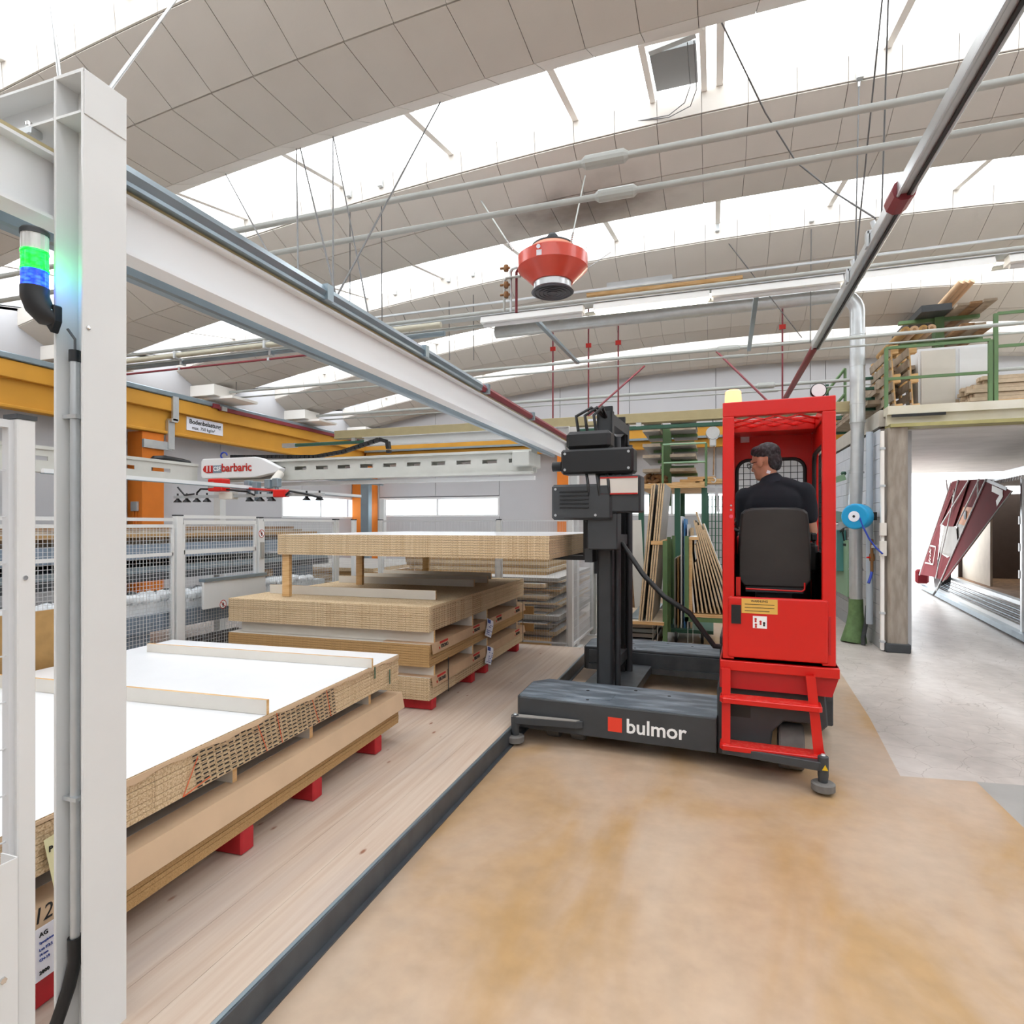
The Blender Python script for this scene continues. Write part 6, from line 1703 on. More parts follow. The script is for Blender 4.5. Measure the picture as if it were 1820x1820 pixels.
# hair: full cap behind the face line, greying at the nape
hm = MB()
ell(hm, H(0, -0.022, 0.056), (0.080, 0.092, 0.076), HRm); ell(hm, H(0, -0.062, 0.0), (0.066, 0.046, 0.072), HRm); ell(hm, H(0, 0.030, 0.090), (0.058, 0.048, 0.034), HRm)
ell(hm, H(0.0, 0.060, 0.076), (0.045, 0.018, 0.016), HRm); ell(hm, H(0, -0.06, -0.04), (0.060, 0.032, 0.035), HRm)
for k in range(14):
    a = random.random() * 6.28; r = random.random() * 0.06
    ell(hm, H(r * math.cos(a), r * math.sin(a) * 1.1, 0.118 - r * 0.5), (0.016, 0.022, 0.012), HRm, 8, 6)
organic(hm, 'hair', M_hair, 0.007, 2)
# eyes and glasses
for s in (-1, 1):
    e2 = MB(); ell(e2, H(0.030 * s, 0.074, 0.005), (0.011, 0.008, 0.009), HRm); e2.v = [F @ v for v in e2.v]; ey = MB.build(e2, 'eye', M_inkw, dr)
    e2 = MB(); ell(e2, H(0.030 * s, 0.0815, 0.005), (0.005, 0.003, 0.005), HRm, 10, 6); e2.v = [F @ v for v in e2.v]; MB.build(e2, 'pupil', M_ink, ey)
    e2 = MB(); ell(e2, H(0.030 * s, 0.082, 0.026), (0.018, 0.005, 0.004), HRm, 10, 6); e2.v = [F @ v for v in e2.v]; MB.build(e2, 'eyebrow', M_hair, dr)
gl_ = MB()
for s in (-1, 1):
    pts = [H(0.032 * s + 0.025 * math.cos(2 * math.pi * k / 16), 0.100, 0.0 + 0.019 * math.sin(2 * math.pi * k / 16)) for k in range(17)]
    gl_.rings(pts, 0.0022, 6, cap=False)
    gl_.rings([H(0.056 * s, 0.098, 0.004), H(0.080 * s, 0.04, 0.004), H(0.082 * s, -0.005, 0.002), H(0.080 * s, -0.02, -0.014)], 0.0026, 6)
gl_.rings([H(-0.008, 0.101, 0.004), H(0, 0.103, 0.007), H(0.008, 0.101, 0.004)], 0.002, 6)
gl_.v = [F @ v for v in gl_.v]; MB.build(gl_, 'glasses', M_ink, dr)
for s in (-1, 1):
    l2 = MB(); l2.lathe([(0.018, -0.0004), (0.018, 0.0004)], H(0.032 * s, 0.0995, 0.0), 16, 'Z', R=HRm @ Matrix.Rotation(math.radians(90), 3, 'X')); l2.v = [F @ v for v in l2.v]; MB.build(l2, 'spectacle_lens', M_glass, dr)
# ================================================================ STORAGE MACHINERY BEHIND THE FENCE, LEFT
def perf(mb, axis, fixed, th, a0, a1, z0, z1, period, hw, hh, hz):
    """plate with a row of real slots"""
    def B(p, q, c, d):
        if q - p < 1e-4 or d - c < 1e-4: return
        if axis == 'X': mb.bb(p, q, fixed, fixed + th, c, d)
        else: mb.bb(fixed, fixed + th, p, q, c, d)
    B(a0, a1, z0, hz - hh / 2); B(a0, a1, hz + hh / 2, z1)
    a = a0
    c = a0 + period / 2
    while c + hw / 2 < a1:
        B(a, c - hw / 2, hz - hh / 2, hz + hh / 2); a = c + hw / 2; c += period
    B(a, a1, hz - hh / 2, hz + hh / 2)
M_gant = pm('gantry_cream_grey', 'C9CAC4', 0.5, var=0.03)
gb = thing('gantry_bridge', 'cream-grey gantry bridge with a row of slots spanning the fenced store', 'gantry', (-4.3, 7.2, 2.34))
mb = MB(); perf(mb, 'X', 7.15, 0.012, -7.2, -2.13, 2.36, 2.60, 0.36, 0.20, 0.05, 2.50); mb.build('slotted_plate', M_gant, gb)
mb = MB(); mb.bb(-7.2, -2.13, 7.10, 7.36, 2.60, 2.63); mb.build('top_flange', M_gant, gb)
mb = MB(); mb.bb(-7.2, -2.13, 7.10, 7.20, 2.33, 2.36); mb.build('bottom_flange', M_gant, gb)
mb = MB(); perf(mb, 'X', 7.33, 0.012, -7.2, -2.13, 2.36, 2.60, 0.36, 0.20, 0.05, 2.50); mb.build('slotted_plate', M_gant, gb)
mb = MB(); mb.bb(-7.2, -2.13, 7.22, 7.28, 2.26, 2.31); mb.build('guide_rail', M_whitec, gb)
mb = MB(); mb.bb(-2.35, -2.125, 7.0, 7.5, 2.42, 2.60); mb.build('end_truck', M_gant, gb, bevel=0.01)
gr2 = thing('gantry_runway', 'cream-grey slotted runway beam along the left of the store, running towards the orange column', 'beam', (-7.35, 5, 2.3))
mb = MB(); perf(mb, 'Y', -7.31, 0.012, -0.5, 7.0, 2.34, 2.56, 0.55, 0.3, 0.05, 2.46); mb.build('slotted_plate', M_gant, gr2)
mb = MB(); mb.bb(-7.42, -7.28, -0.5, 7.0, 2.56, 2.60); mb.bb(-7.42, -7.28, -0.5, 7.0, 2.30, 2.34); mb.build('flange', M_gant, gr2)
for y in (0.5, 7.55, 12.5):
    t = thing('runway_stand', 'light grey support post of the gantry runway, %s' % {0.5: 'beside the foreground column', 7.55: 'right of the orange column', 12.5: 'near the left wall windows'}[y], 'post', (-7.42, y, 0))
    mb = MB(); mb.bb(-7.48, -7.36, y - 0.06, y + 0.06, 0, 2.29); mb.build('post', M_white, t)
# housing with maker lettering
A_ = PX(355, 850, Y=7.0); 
hx0, hx1 = PX(357, 830, Y=6.98).x, PX(452, 830, Y=6.98).x
zt_, zb_ = PX(400, 814, Y=6.98).z, PX(400, 850, Y=6.98).z
hs_ = thing('trolley_housing', 'white rounded trolley housing with red and grey lettering on the gantry', 'machine', ((hx0 + hx1) / 2, 7.0, zb_))
mb = MB(); mb.prism([(hx0, zb_ + 0.04), (hx0 + 0.03, zb_), (hx1, zb_), (hx1 + 0.42, zb_ + 0.07), (hx1 + 0.45, zb_ + 0.12), (hx1 + 0.1, zt_ - 0.02), (hx1, zt_), (hx0 + 0.03, zt_), (hx0, zt_ - 0.04)], 6.98, 7.095, 'XZ')
mb.build('cover', M_whitec, hs_, bevel=0.012, seg=2)
zc_ = (zb_ + zt_) / 2 - 0.01
pa, pb = PX(360, 833, Y=6.97).x, PX(393, 833, Y=6.97).x
mb = MB(); mb.bb(pa + 0.19, pb, 6.974, 6.979, zc_ - 0.055, zc_ + 0.055); mb.build('grey_field', M_conv, hs_)
mb = MB(); mb.prism([(pa, zc_), (pa + 0.03, zc_ + 0.05), (pa + 0.06, zc_ + 0.055), (pa + 0.19, zc_ + 0.055), (pa + 0.19, zc_ - 0.055), (pa + 0.08, zc_ - 0.055), (pa + 0.02, zc_ - 0.035)], 6.974, 6.979, 'XZ'); mb.build('red_field', M_inkr, hs_)
text('11', 0.12, M_inkw, hs_, (pa + 0.11, 6.972, zc_), (1, 0, 0), (0, 0, 1), bold=True)
text('CSF', 0.085, M_inkw, hs_, (pa + 0.19 + (pb - pa - 0.19) / 2, 6.972, zc_), (1, 0, 0), (0, 0, 1), bold=True, ext=0.001)
pc, pd_ = PX(396, 833, Y=6.97).x, PX(444, 833, Y=6.97).x
text('barbaric', 0.165, M_inkr, hs_, ((pc + pd_) / 2, 6.972, zc_ + 0.01), (1, 0, 0), (0, 0, 1), bold=True)
# vacuum lifter
vl = thing('vacuum_lifter', 'red and white vacuum lifting frame with black suction cups under the gantry', 'lifting gear', (-5.8, 6.6, 2.0))
mb = MB(); mb.bb(-5.93, -5.89, 3.9, 9.2, 2.18, 2.22); mb.build('spreader_beam', M_whitec, vl)
mb = MB(); mb.bb(-5.94, -5.88, 3.9, 9.2, 2.172, 2.179); mb.build('spreader_foot', M_steelb, vl)
r0 = PX(380, 862, Y=6.5)
mb = MB(); mb.box((r0.x + 0.15, 6.44, r0.z - 0.01), (0.24, 0.16, 0.17)); mb.build('control_box', M_red, vl, bevel=0.012)
mb = MB(); mb.box((r0.x + 0.09, 6.357, r0.z - 0.01), (0.09, 0.006, 0.08)); mb.build('display', M_greybd, vl)
a = PX(412, 866, Y=6.5); b = PX(490, 872, Y=6.5)
mb = MB(); mb.tube(a, b, 0.016, 8); mb.tube(b, PX(512, 880, Y=6.5), 0.016, 8); mb.build('red_pipe', M_inkr, vl)
mb = MB(); mb.box(PX(500, 877, Y=6.5), (0.2, 0.1, 0.1)); mb.build('red_gearbox', M_red, vl, bevel=0.01)
mb = MB(); mb.rings([PX(350, 876, Y=6.45), PX(357, 869, Y=6.45), PX(400, 870, Y=6.45), PX(440, 874, Y=6.45), PX(452, 880, Y=6.45)], 0.013, 8); mb.build('vacuum_hose', M_black, vl)
mb = MB(); mb.rings([PX(508, 880, Y=6.45), PX(515, 873, Y=6.45), PX(545, 878, Y=6.45), PX(572, 885, Y=6.45)], 0.014, 8); mb.build('vacuum_hose', M_black, vl)
mb = MB(); mb.rings([PX(345, 878, Y=6.45), PX(328, 880, Y=6.45), PX(316, 866, Y=6.45)], 0.012, 8); mb.build('vacuum_hose', M_black, vl)
za_ = PX(400, 882, Y=6.5).z
mb = MB(); mb.bb(PX(312, 882, Y=6.5).x, PX(575, 882, Y=6.5).x, 6.47, 6.53, za_ - 0.02, za_ + 0.02); mb.build('cross_arm', M_galv, vl)
mb = MB(); mb.bb(PX(395, 882, Y=6.5).x, PX(418, 882, Y=6.5).x, 6.44, 6.56, za_ - 0.04, za_ + 0.05); mb.build('clamp_block', M_melamb, vl)
for px in (316, 332, 350, 368, 444, 463, 483, 545, 568):
    x = PX(px, 888, Y=6.5).x
    mb = MB(); mb.tube((x, 6.5, za_ - 0.02), (x, 6.5, za_ + 0.05), 0.012, 8); mb.lathe([(0.055, -0.075), (0.05, -0.06), (0.02, -0.03), (0.018, -0.02)], (x, 6.5, za_), 16); mb.build('suction_cup', M_black, vl)
for px, py in ((442, 870), (456, 872), (478, 868), (492, 866)):
    mb = MB(); p = PX(px, py - 8, Y=6.6); mb.box(p, (0.09, 0.09, 0.12)); mb.tube(p, p + Vector((0, 0, -0.2)), 0.03, 8); mb.build('valve_block', M_steelb, vl, bevel=0.008)
mb = MB(); mb.tube((-5.8, 6.8, 2.23), (-5.8, 7.0, 2.42), 0.06, 12); mb.build('lift_tube', M_melamb, vl)
# energy chain on the bridge
ec = thing('energy_chain', 'black cable chain lying on the gantry bridge and looping up at its right end', 'cable chain', (-4.6, 7.45, 2.63))
P = [PX(412, 812, Y=7.45), PX(500, 812, Y=7.45), PX(560, 812, Y=7.45), PX(610, 803, Y=7.45), PX(648, 790, Y=7.45), PX(675, 781, Y=7.45), PX(689, 785, Y=7.45), PX(691, 800, Y=7.45), PX(691, 806, Y=7.45)]
mb = MB()
for i in range(len(P) - 1): 
    L_ = (P[i + 1] - P[i]).length; nk = max(1, int(L_ / 0.07))
    for k in range(nk):
        a = P[i].lerp(P[i + 1], k / nk); b = P[i].lerp(P[i + 1], (k + 0.85) / nk); mb.bar(a, b, 0.07, 0.05)
mb.build('chain', M_black, ec, kind='stuff')
mb = MB(); mb.rings([PX(398, 812, Y=7.4) + Vector((0.06 * math.cos(a), 0, 0.02 + 0.05 * math.sin(a))) for a in [i * math.pi / 6 for i in range(9)]], 0.012, 6); mb.build('blue_hose', M_bluecable, ec)
# far end white arm
wa = thing('cantilever_beam', 'white cantilever arm carrying the gantry rail near the far left corner', 'beam', tuple(PX(600, 850, Y=10.5)))
mb = MB(); mb.bar(PX(560, 846, Y=10.5), PX(678, 858, Y=10.5), 0.16, 0.12); mb.build('arm', M_steelb, wa); 
mb = MB(); p = PX(650, 900, Y=12.0); mb.bb(p.x - 0.1, p.x + 0.1, 11.95, 12.1, 0, PX(650, 850, Y=12).z); mb.build('post', M_steelb, wa)

# storage tables: blue-grey frames, board heaps, bristle conveyors
def boardpile(name, lab, x0, x1, y0, y1, z0, hs, mats, grp, off=0.04):
    z = z0
    for i, h in enumerate(hs):
        mb = MB(); dx, dy = jit(off), jit(off)
        mb.bb(x0 + dx, x1 + dx + jit(off), y0 + dy, y1 + dy + jit(off), z + 0.001, z + h - 0.001)
        top, edge = mats[i % len(mats)]
        mb.build(name, [top, edge], None, nth(i, len(hs)) + ' ' + lab, 'board', grp, pick=lambda n, c: 0 if abs(n.z) > 0.5 else 1); z += h
    return z
st1 = thing('storage_table', 'blue-grey steel storage table behind the fence, left of the no-entry sign post', 'table', (-6.6, 4.0, 0))
mb = MB(); mb.bb(-8.2, -5.3, 1.0, 7.4, 1.36, 1.50); mb.build('upper_beam', M_conv, st1)
mb = MB(); mb.bb(-8.2, -5.3, 1.0, 7.4, 1.22, 1.28); mb.build('lower_beam', M_steelb, st1)
mb = MB(); mb.bb(-5.32, -5.29, 1.0, 7.4, 1.14, 1.22); mb.build('edge_strip', M_dark, st1)
for y in (1.2, 4.1, 7.0):
    mb = MB(); mb.bb(-5.85, -5.45, y - 0.1, y + 0.25, 0, 1.14); mb.build('leg', M_conv, st1)
boardpile('board', 'grey-brown board in the flat heap on the blue-grey storage table', -8.0, -5.5, 1.3, 7.2, 1.502, [0.035, 0.03, 0.04, 0.03, 0.035], [(M_greybd, M_timberX), (M_timberX, M_oldwood), (M_melamb, M_chipd)], 'boards on the storage table', 0.25)
bc = thing('bristle_conveyor', 'white lumpy bristle conveyor band behind the fence at the foreground column', 'conveyor', (-5.2, 4.6, 0.5))
M_brist = pm('white_bristle', 'E3E7EA', 0.8, var=0.06, scale=30, bump=0.8, bscale=30)
mb = MB()
for i in range(64):
    y = 0.3 + i * 0.10
    for j in range(5):
        x = -5.02 - 0.13 * j + jit(0.03)
        if 3.85 < y < 4.3 and j < 2: pass
        ell(mb, (x, y + jit(0.03), 1.0 + jit(0.04) - 0.01 * j), (0.07, 0.06, 0.05), n=8, m=5)
mb.build('bristle', M_brist, bc, kind='stuff')
mb = MB(); mb.bb(-5.65, -4.99, 0.2, 6.9, 0.86, 0.97); mb.build('bed', M_brist, bc)
mb = MB(); mb.bb(-5.65, -4.95, 0.2, 6.9, 0.70, 0.86); bf = mb.build('side_frame', M_conv, bc)
for y in (0.6, 3.9, 6.6):
    mb = MB(); mb.bb(-5.35, -5.0, y, y + 0.35, 0, 0.70); mb.build('leg', M_conv, bc)
ft = thing('feed_table', 'light grey machine panel with a round no-pedestrians sign behind the foreground stack', 'machine', (-4.9, 5.0, 0.7))
a = PX(362, 1075, X=-4.76); b = PX(425, 1060, X=-4.76)
mb = MB(); mb.bb(-4.79, -4.76, a.y, b.y + 0.4, 0.86, 1.13); mb.build('panel', M_white, ft, bevel=0.004)
mb = MB(); mb.bb(-4.82, -4.74, a.y, b.y + 0.4, 1.13, 1.16); mb.build('rim', M_steelb, ft)
p = PX(397, 1074, X=-4.75); noentry((-4.757, p.y, p.z), 0.045, None, 'small round no-pedestrians sign on the grey machine panel', (0, 1, 0), (1, 0, 0))
for i, (x, y, z) in enumerate(((-5.6, 4.2, 0.18), (-5.6, 5.2, 0.18), (-5.6, 3.2, 0.18))):
    mb = MB(); mb.bb(x - 0.6, x + 0.4, y - 0.05, y + 0.05, 0.0, 0.18); mb.build('pallet_block', M_timber, None, 'orange-brown timber block under the store behind the fence, %s one' % ('nearest', 'middle', 'farthest')[(1, 2, 0)[i]], 'timber')
boardpile('board', 'pale board lying low behind the mesh fence', -6.0, -5.05, 2.4, 6.4, 0.181, [0.04, 0.04, 0.04, 0.05], [(M_melamb, M_timber), (M_greybd, M_chipd)], 'low boards behind the fence', 0.15)
# white and grey sheets in the back left
boardpile('board', 'white board on the rear heap below the far window', -4.6, -2.3, 8.5, 10.6, 0.9, [0.05] * 7, [(M_melam, M_chip), (M_greybd, M_chipd)], 'white boards of the rear heap', 0.1)
tb = thing('storage_table', 'blue-grey steel storage table below the rear heap of white boards', 'table', (-3.4, 9.5, 0))
mb = MB(); mb.bb(-4.6, -2.3, 8.45, 10.6, 0.8, 0.899); mb.build('top', M_conv, tb)
for x, y in ((-4.4, 8.6), (-2.5, 8.6), (-4.4, 10.4), (-2.5, 10.4)):
    mb = MB(); mb.bb(x - 0.08, x + 0.08, y - 0.08, y + 0.08, 0, 0.8); mb.build('leg', M_conv, tb)
boardpile('board', 'white board on the farther heap left of the rear fence corner', -7.6, -5.2, 8.6, 11.2, 0.62, [0.06] * 6, [(M_melam, M_chip), (M_melamb, M_chipd), (M_greybd, M_chip)], 'boards of the corner heap', 0.12)
tb2 = thing('storage_table', 'blue-grey storage table in the far left of the fenced store', 'table', (-6.4, 10, 0))
mb = MB(); mb.bb(-7.6, -5.2, 8.6, 11.2, 0.5, 0.619); mb.build('top', M_conv, tb2)
for x, y in ((-7.4, 8.8), (-5.5, 8.8), (-5.5, 11.0), (-7.4, 11.0)):
    mb = MB(); mb.bb(x - 0.1, x + 0.1, y - 0.1, y + 0.1, 0, 0.5); mb.build('leg', M_conv, tb2)
# tall pile of mixed boards right behind the rear fence (seen beside the middle stack)
hs = []
z = 0.10
random.seed(3)
i = 0
mixed = []
while z < 1.13:
    h = random.choice([0.02, 0.02, 0.03, 0.045, 0.06])
    top, edge = random.choice([(M_melam, M_chip), (M_greybd, M_chipd), (M_melamb, M_chip), (M_melam, M_greybd)])
    xr = -2.02 + random.uniform(-0.22, 0.02); y0 = 8.0 + random.uniform(-0.04, 0.2)
    mb = MB(); mb.bb(-4.2, xr, y0, 10.3, z + 0.001, z + h - 0.001)
    nm_ = 'white-faced' if top is M_melam else 'grey-faced' if top is M_greybd else 'cream-faced'
    mixed.append((nm_, mb.build('board', [top, edge], None, nm_, 'board', 'boards of the tall mixed pile', pick=lambda n, c: 0 if abs(n.z) > 0.5 else 1)))
    z += h + random.choice([0, 0, 0.012]); i += 1
    if z > 0.93: break
for k_, (nm_, o_) in enumerate(reversed(mixed)):
    o_['label'] = (ORD[k_] + (' from the top' if k_ else '') if k_ < len(mixed) / 2 else {0: 'lowest'}.get(len(mixed) - 1 - k_, ORD[max(1, len(mixed) - 1 - k_)] + ' from the floor')) + ' ' + nm_ + ' board in the tall pile behind the fence'
random.seed(11)
mb = MB(); mb.bb(-4.1, -2.15, 8.05, 8.15, 0, 0.1); mb.build('timber_bearer', M_timber, None, 'timber bearer under the tall mixed pile, front one', 'timber')
mb = MB(); mb.bb(-4.1, -2.15, 9.9, 10.0, 0, 0.1); mb.build('timber_bearer', M_timber, None, 'timber bearer under the tall mixed pile, rear one', 'timber')
# ================================================================ REAR RIGHT: RACK, CARTS, WALL THINGS
# boards on green cantilever rack, far middle
GY = 12.2
ORDL = ('first',) + ORD[1:]
def P12(px, py, Y=GY): return PX(px, py, Y=Y)
rk2 = thing('cantilever_rack', 'green cantilever rack loaded with boards beyond the carts, left of the cab', 'rack', (P12(1190, 900).x, GY, 0))
c0 = P12(1186, 742); xx = c0.x
mb = MB(); mb.bb(xx - 0.08, xx + 0.08, GY - 0.1, GY + 0.1, 2.06, 3.6); mb.build('column', M_green, rk2)
levels = (756, 771, 783, 797, 806, 816, 826, 840)
for i, py in enumerate(levels):
    z = P12(1186, py).z
    l = P12(1150 + i * 4, py).x; r_ = P12(1234 + (6 if i % 2 else 0), py).x
    mb = MB(); mb.bb(l, r_, GY - 0.05, GY + 0.05, z - 0.08, z - 0.03); mb.build('arm', M_green, rk2)
deck = P12(1186, 861)
mb = MB(); mb.bb(P12(1136, 861, 11.4).x, P12(1252, 861, 11.4).x, 11.4, 13.6, deck.z - 0.12, deck.z - 0.03); mb.build('deck', M_timber, rk2)
for px in (1140, 1204, 1252):
    x = P12(px, 900, 11.5).x
    mb = MB(); mb.bb(x - 0.05, x + 0.05, 11.45, 11.55, 0, deck.z - 0.12); mb.build('leg', M_dkgreen, rk2)
    mb = MB(); mb.bb(x - 0.05, x + 0.05, 13.4, 13.5, 0, deck.z - 0.12); mb.build('leg', M_dkgreen, rk2)
for py, w_ in ((756, 'top'), (771, 'second'), (797, 'third'), (816, 'fourth'), (840, 'lowest')):
    for side in (0, 1):
        z = P12(1186, py).z
        if side == 0: l, r_ = P12(1148, py).x, xx - 0.09
        else: l, r_ = xx + 0.09, P12(1238, py).x
        mb = MB(); mb.bb(l, r_, GY - 0.6, GY + 0.9, z - 0.029, z + 0.03)
        mb.build('board', [M_greybd, M_timberX], None, 'grey-brown board on the %s arm level of the green rack, %s of its column' % (w_, 'left' if side == 0 else 'right'), 'board', pick=lambda n, c: 0 if abs(n.z) > 0.5 else 1)
rl_ = thing('guard_rail', 'pale green tube guard rail standing on the rack deck', 'railing', (P12(1215, 860, 11.3).x, 11.3, deck.z - 0.03))
xa, xb = P12(1178, 850, 11.42).x, P12(1255, 850, 11.42).x
zt1, zm1 = P12(1215, 789, 11.42).z, P12(1215, 822, 11.42).z
for x in (xa, xb):
    mb = MB(); mb.tube((x, 11.42, deck.z - 0.1), (x, 11.42, zt1), 0.022, 8); mb.build('upright', M_green, rl_)
for z in (zt1, zm1):
    mb = MB(); mb.tube((xa, 11.42, z), (xb, 11.42, z), 0.018, 8); mb.build('rail', M_teal, rl_)
random.seed(5)
for k in range(5):
    x = P12(1195, 858, 11.8).x + k * 0.14
    mb = MB(); mb.bb(x, x + 0.5, 11.7, 11.8 + 0.1 * k, deck.z - 0.029 + 0.045 * (k % 3), deck.z + 0.01 + 0.045 * (k % 3)); mb.build('timber_offcut', M_timber, None, 'light timber offcut in the small heap on the rack deck', 'timber', 'timber offcuts on the rack deck')
mb = MB()
for k in range(26):
    x = P12(1143 + random.random() * 38, 858, 12.0).x
    ell(mb, (x, 12.0 + jit(0.2), deck.z + 0.05 + random.random() * 0.10), (0.10, 0.05, 0.04), Matrix.Rotation(random.random() * 3, 3, 'Y'), 6, 4)
mb.build('bark_scrap', M_oldwood, None, 'brown heap of bark and scrap wood at the left end of the rack deck', 'scrap', kind='stuff')
# chain hoist
h0 = P12(1267, 770, 10.05)
ch = thing('chain_hoist', 'grey chain hoist with hook hanging left of the red cab', 'hoist', tuple(h0))
mb = MB(); mb.lathe([(0.10, -0.06), (0.11, 0), (0.10, 0.06)], h0, 18, 'Y'); mb.box(h0 + Vector((0, 0, -0.14)), (0.1, 0.1, 0.14)); mb.build('body', M_galv, ch, bevel=0.01)
mb = MB(); mb.tube(h0 + Vector((0, 0, 0.1)), (h0.x, h0.y, 3.37), 0.01, 6); mb.build('suspension', M_wire, ch)
mb = MB(); mb.tube(h0 + Vector((0.02, 0, -0.2)), P12(1268, 845, 10.05), 0.012, 6); mb.build('chain', M_oldwood, ch)
hk = P12(1268, 850, 10.05)
mb = MB(); mb.rings([hk + Vector((0.035 * math.sin(a), 0, 0.035 * math.cos(a) - 0.03)) for a in [i * math.pi / 6 for i in range(9)]], 0.009, 6); mb.build('hook', M_galv, ch)
mb = MB(); mb.bar(P12(1262, 865, 10.05), P12(1285, 866, 10.05), 0.05, 0.02); mb.bar(P12(1273, 866, 10.05), P12(1277, 910, 10.05), 0.05, 0.04); mb.build('clamp_tool', M_galv, ch)
# wire pallet cage right of the rack
cg = thing('wire_mesh_screen', 'dark green wire mesh screen beside the far window, left of the cab', 'screen', (P12(1265, 1000, 11.0).x, 11, 0))
x0, x1 = P12(1253, 950, 11.0).x, P12(1290, 950, 11.0).x
mb = MB()
for k in range(7): mb.bb(x0 + (x1 - x0) * k / 6 - 0.008, x0 + (x1 - x0) * k / 6 + 0.008, 10.99, 11.01, 0.5, 2.2)
for k in range(14): mb.bb(x0, x1, 10.985, 10.995, 0.5 + k * 0.125, 0.51 + k * 0.125)
mb.build('mesh', M_dkgreen, cg, kind='stuff')
mb = MB(); mb.bb(x0 - 0.05, x0 + 0.02, 10.95, 11.05, 0, 2.25); mb.build('post', M_dkgreen, cg)
mb = MB(); mb.bb(x1 - 0.02, x1 + 0.05, 10.95, 11.05, 0, 2.25); mb.build('post', M_dkgreen, cg)

# A-frame and board carts
def castor(t, x, y, r=0.07, m=None, h=0.2):
    mb = MB(); mb.lathe([(r * .4, -0.02), (r, -0.018), (r, 0.018), (r * .4, 0.02)], (x, y, r), 20, 'X'); w = mb.build('wheel', m or M_melamb, t)
    mb = MB(); mb.lathe([(r * .35, -0.023), (r * .35, 0.023)], (x, y, r), 12, 'X'); mb.build('hub', M_galv, w)
    mb = MB(); mb.bb(x - 0.035, x - 0.028, y - 0.03, y + 0.03, r, h); mb.bb(x + 0.028, x + 0.035, y - 0.03, y + 0.03, r, h); mb.bb(x - 0.035, x + 0.035, y - 0.04, y + 0.04, h - 0.01, h); mb.build('fork', M_galv, t)
# cart one: timber base, five panels leaning to the left
g = lambda px, py, Y: PX(px, py, Y=Y)
CY1 = 8.15
xl, xr_ = g(1100, 1100, CY1).x, g(1180, 1100, CY1).x
zb1 = g(1140, 1106, CY1).z
ct = thing('panel_cart', 'timber-decked panel cart on grey castors with leaning chipboards, left of the green cart', 'cart', ((xl + xr_) / 2, CY1, 0))
mb = MB(); mb.bb(xl, xr_, CY1, CY1 + 1.3, zb1 - 0.03, zb1 + 0.012); mb.build('deck', [pm('pale_plywood', 'D2BDA2', 0.7, var=0.04), M_timber], ct, pick=lambda n, c: 0 if n.z > 0.5 else 1)
castor(ct, xl + 0.12, CY1 + 0.1, 0.075, M_rubber, zb1 - 0.03); castor(ct, xr_ - 0.12, CY1 + 0.1, 0.075, M_melamb, zb1 - 0.03)
castor(ct, xl + 0.12, CY1 + 1.2, 0.075, M_rubber, zb1 - 0.03); castor(ct, xr_ - 0.12, CY1 + 1.2, 0.075, M_melamb, zb1 - 0.03)
mb = MB(); mb.bb(xr_ - 0.17, xr_ - 0.02, CY1 + 0.02, CY1 + 1.28, 1.43, 1.48); mb.build('top_bar', M_timber, ct)
for k, yy2 in enumerate((CY1 + 0.05, CY1 + 1.2)):
    mb = MB(); mb.bb(xr_ - 0.02, xr_ + 0.04, yy2, yy2 + 0.05, 0.12, 1.48); mb.build('frame_post', M_green, ct)
top_z = g(1165, 858, CY1).z
for k in range(5):
    bx_ = g(1134, 1096, CY1).x + k * 0.032; tx = g(1158, 858, CY1).x + k * 0.030
    gap = 0.03 if k > 1 else 0
    M_ = Matrix.Translation((bx_ + gap, CY1 + 0.03, zb1 + 0.014)) @ Matrix.Rotation(math.atan2(tx - bx_, top_z - zb1), 4, 'Y')
    H_ = math.hypot(tx - bx_, top_z - zb1 - 0.02)
    mb = MB(); mb.bb(0, 0.022, 0, 1.22, 0, H_ - 0.02 * (k == 0), M_)
    nv = M_.to_3x3() @ Vector((1, 0, 0))
    mb.build('leaning_board', [M_greybd, M_chip], None, ORDL[k] + ' tall chipboard from the left, leaning on the timber-decked cart' if k < 4 else 'tall grey-faced board, rightmost on the timber-decked cart', 'board', 'boards leaning on the timber cart' if k < 4 else None, pick=lambda n, c: 0 if abs(n.dot(nv)) > 0.7 else 1)
# cart two: green frame with upright sheets
CY2 = 8.9
c2l, c2r = g(1186, 1000, CY2).x, g(1222, 1000, CY2).x
ct2 = thing('panel_cart', 'green steel upright cart with blue and white sheets, in the middle of the three carts', 'cart', ((c2l + c2r) / 2, CY2, 0))
for x in (c2l + 0.0,):
    for y in (CY2 - 0.05, CY2 + 1.0):
        mb = MB(); mb.bb(x, x + 0.05, y, y + 0.06, 0.16, 1.52); mb.build('post', M_green, ct2)
mb = MB(); mb.bb(c2l, c2r + 0.35, CY2, CY2 + 1.06, 0.15, 0.2); mb.build('deck', M_dkgreen, ct2)
castor(ct2, c2l + 0.12, CY2 + 0.05, 0.09, M_black, 0.16); castor(ct2, c2r + 0.2, CY2 + 0.05, 0.09, M_black, 0.16)
for k, (m_, hh, lab) in enumerate(((M_greybd, 1.0, 'short grey'), (M_chipd, 1.02, 'short brown'), (M_melam, 1.62, 'tall white'), (pm('blue_sheet', '4A88C4', 0.4), 1.58, 'tall blue'), (M_melam, 1.50, 'glossy white'), (M_chip, 1.45, 'rightmost chipboard'))):
    x = c2l + 0.09 + k * 0.045
    mb = MB(); mb.bb(x, x + 0.02, CY2 + 0.1, CY2 + 1.0, 0.201, 0.2 + hh); mb.build('upright_sheet', m_, None, '%s sheet standing in the middle cart' % lab, 'board')
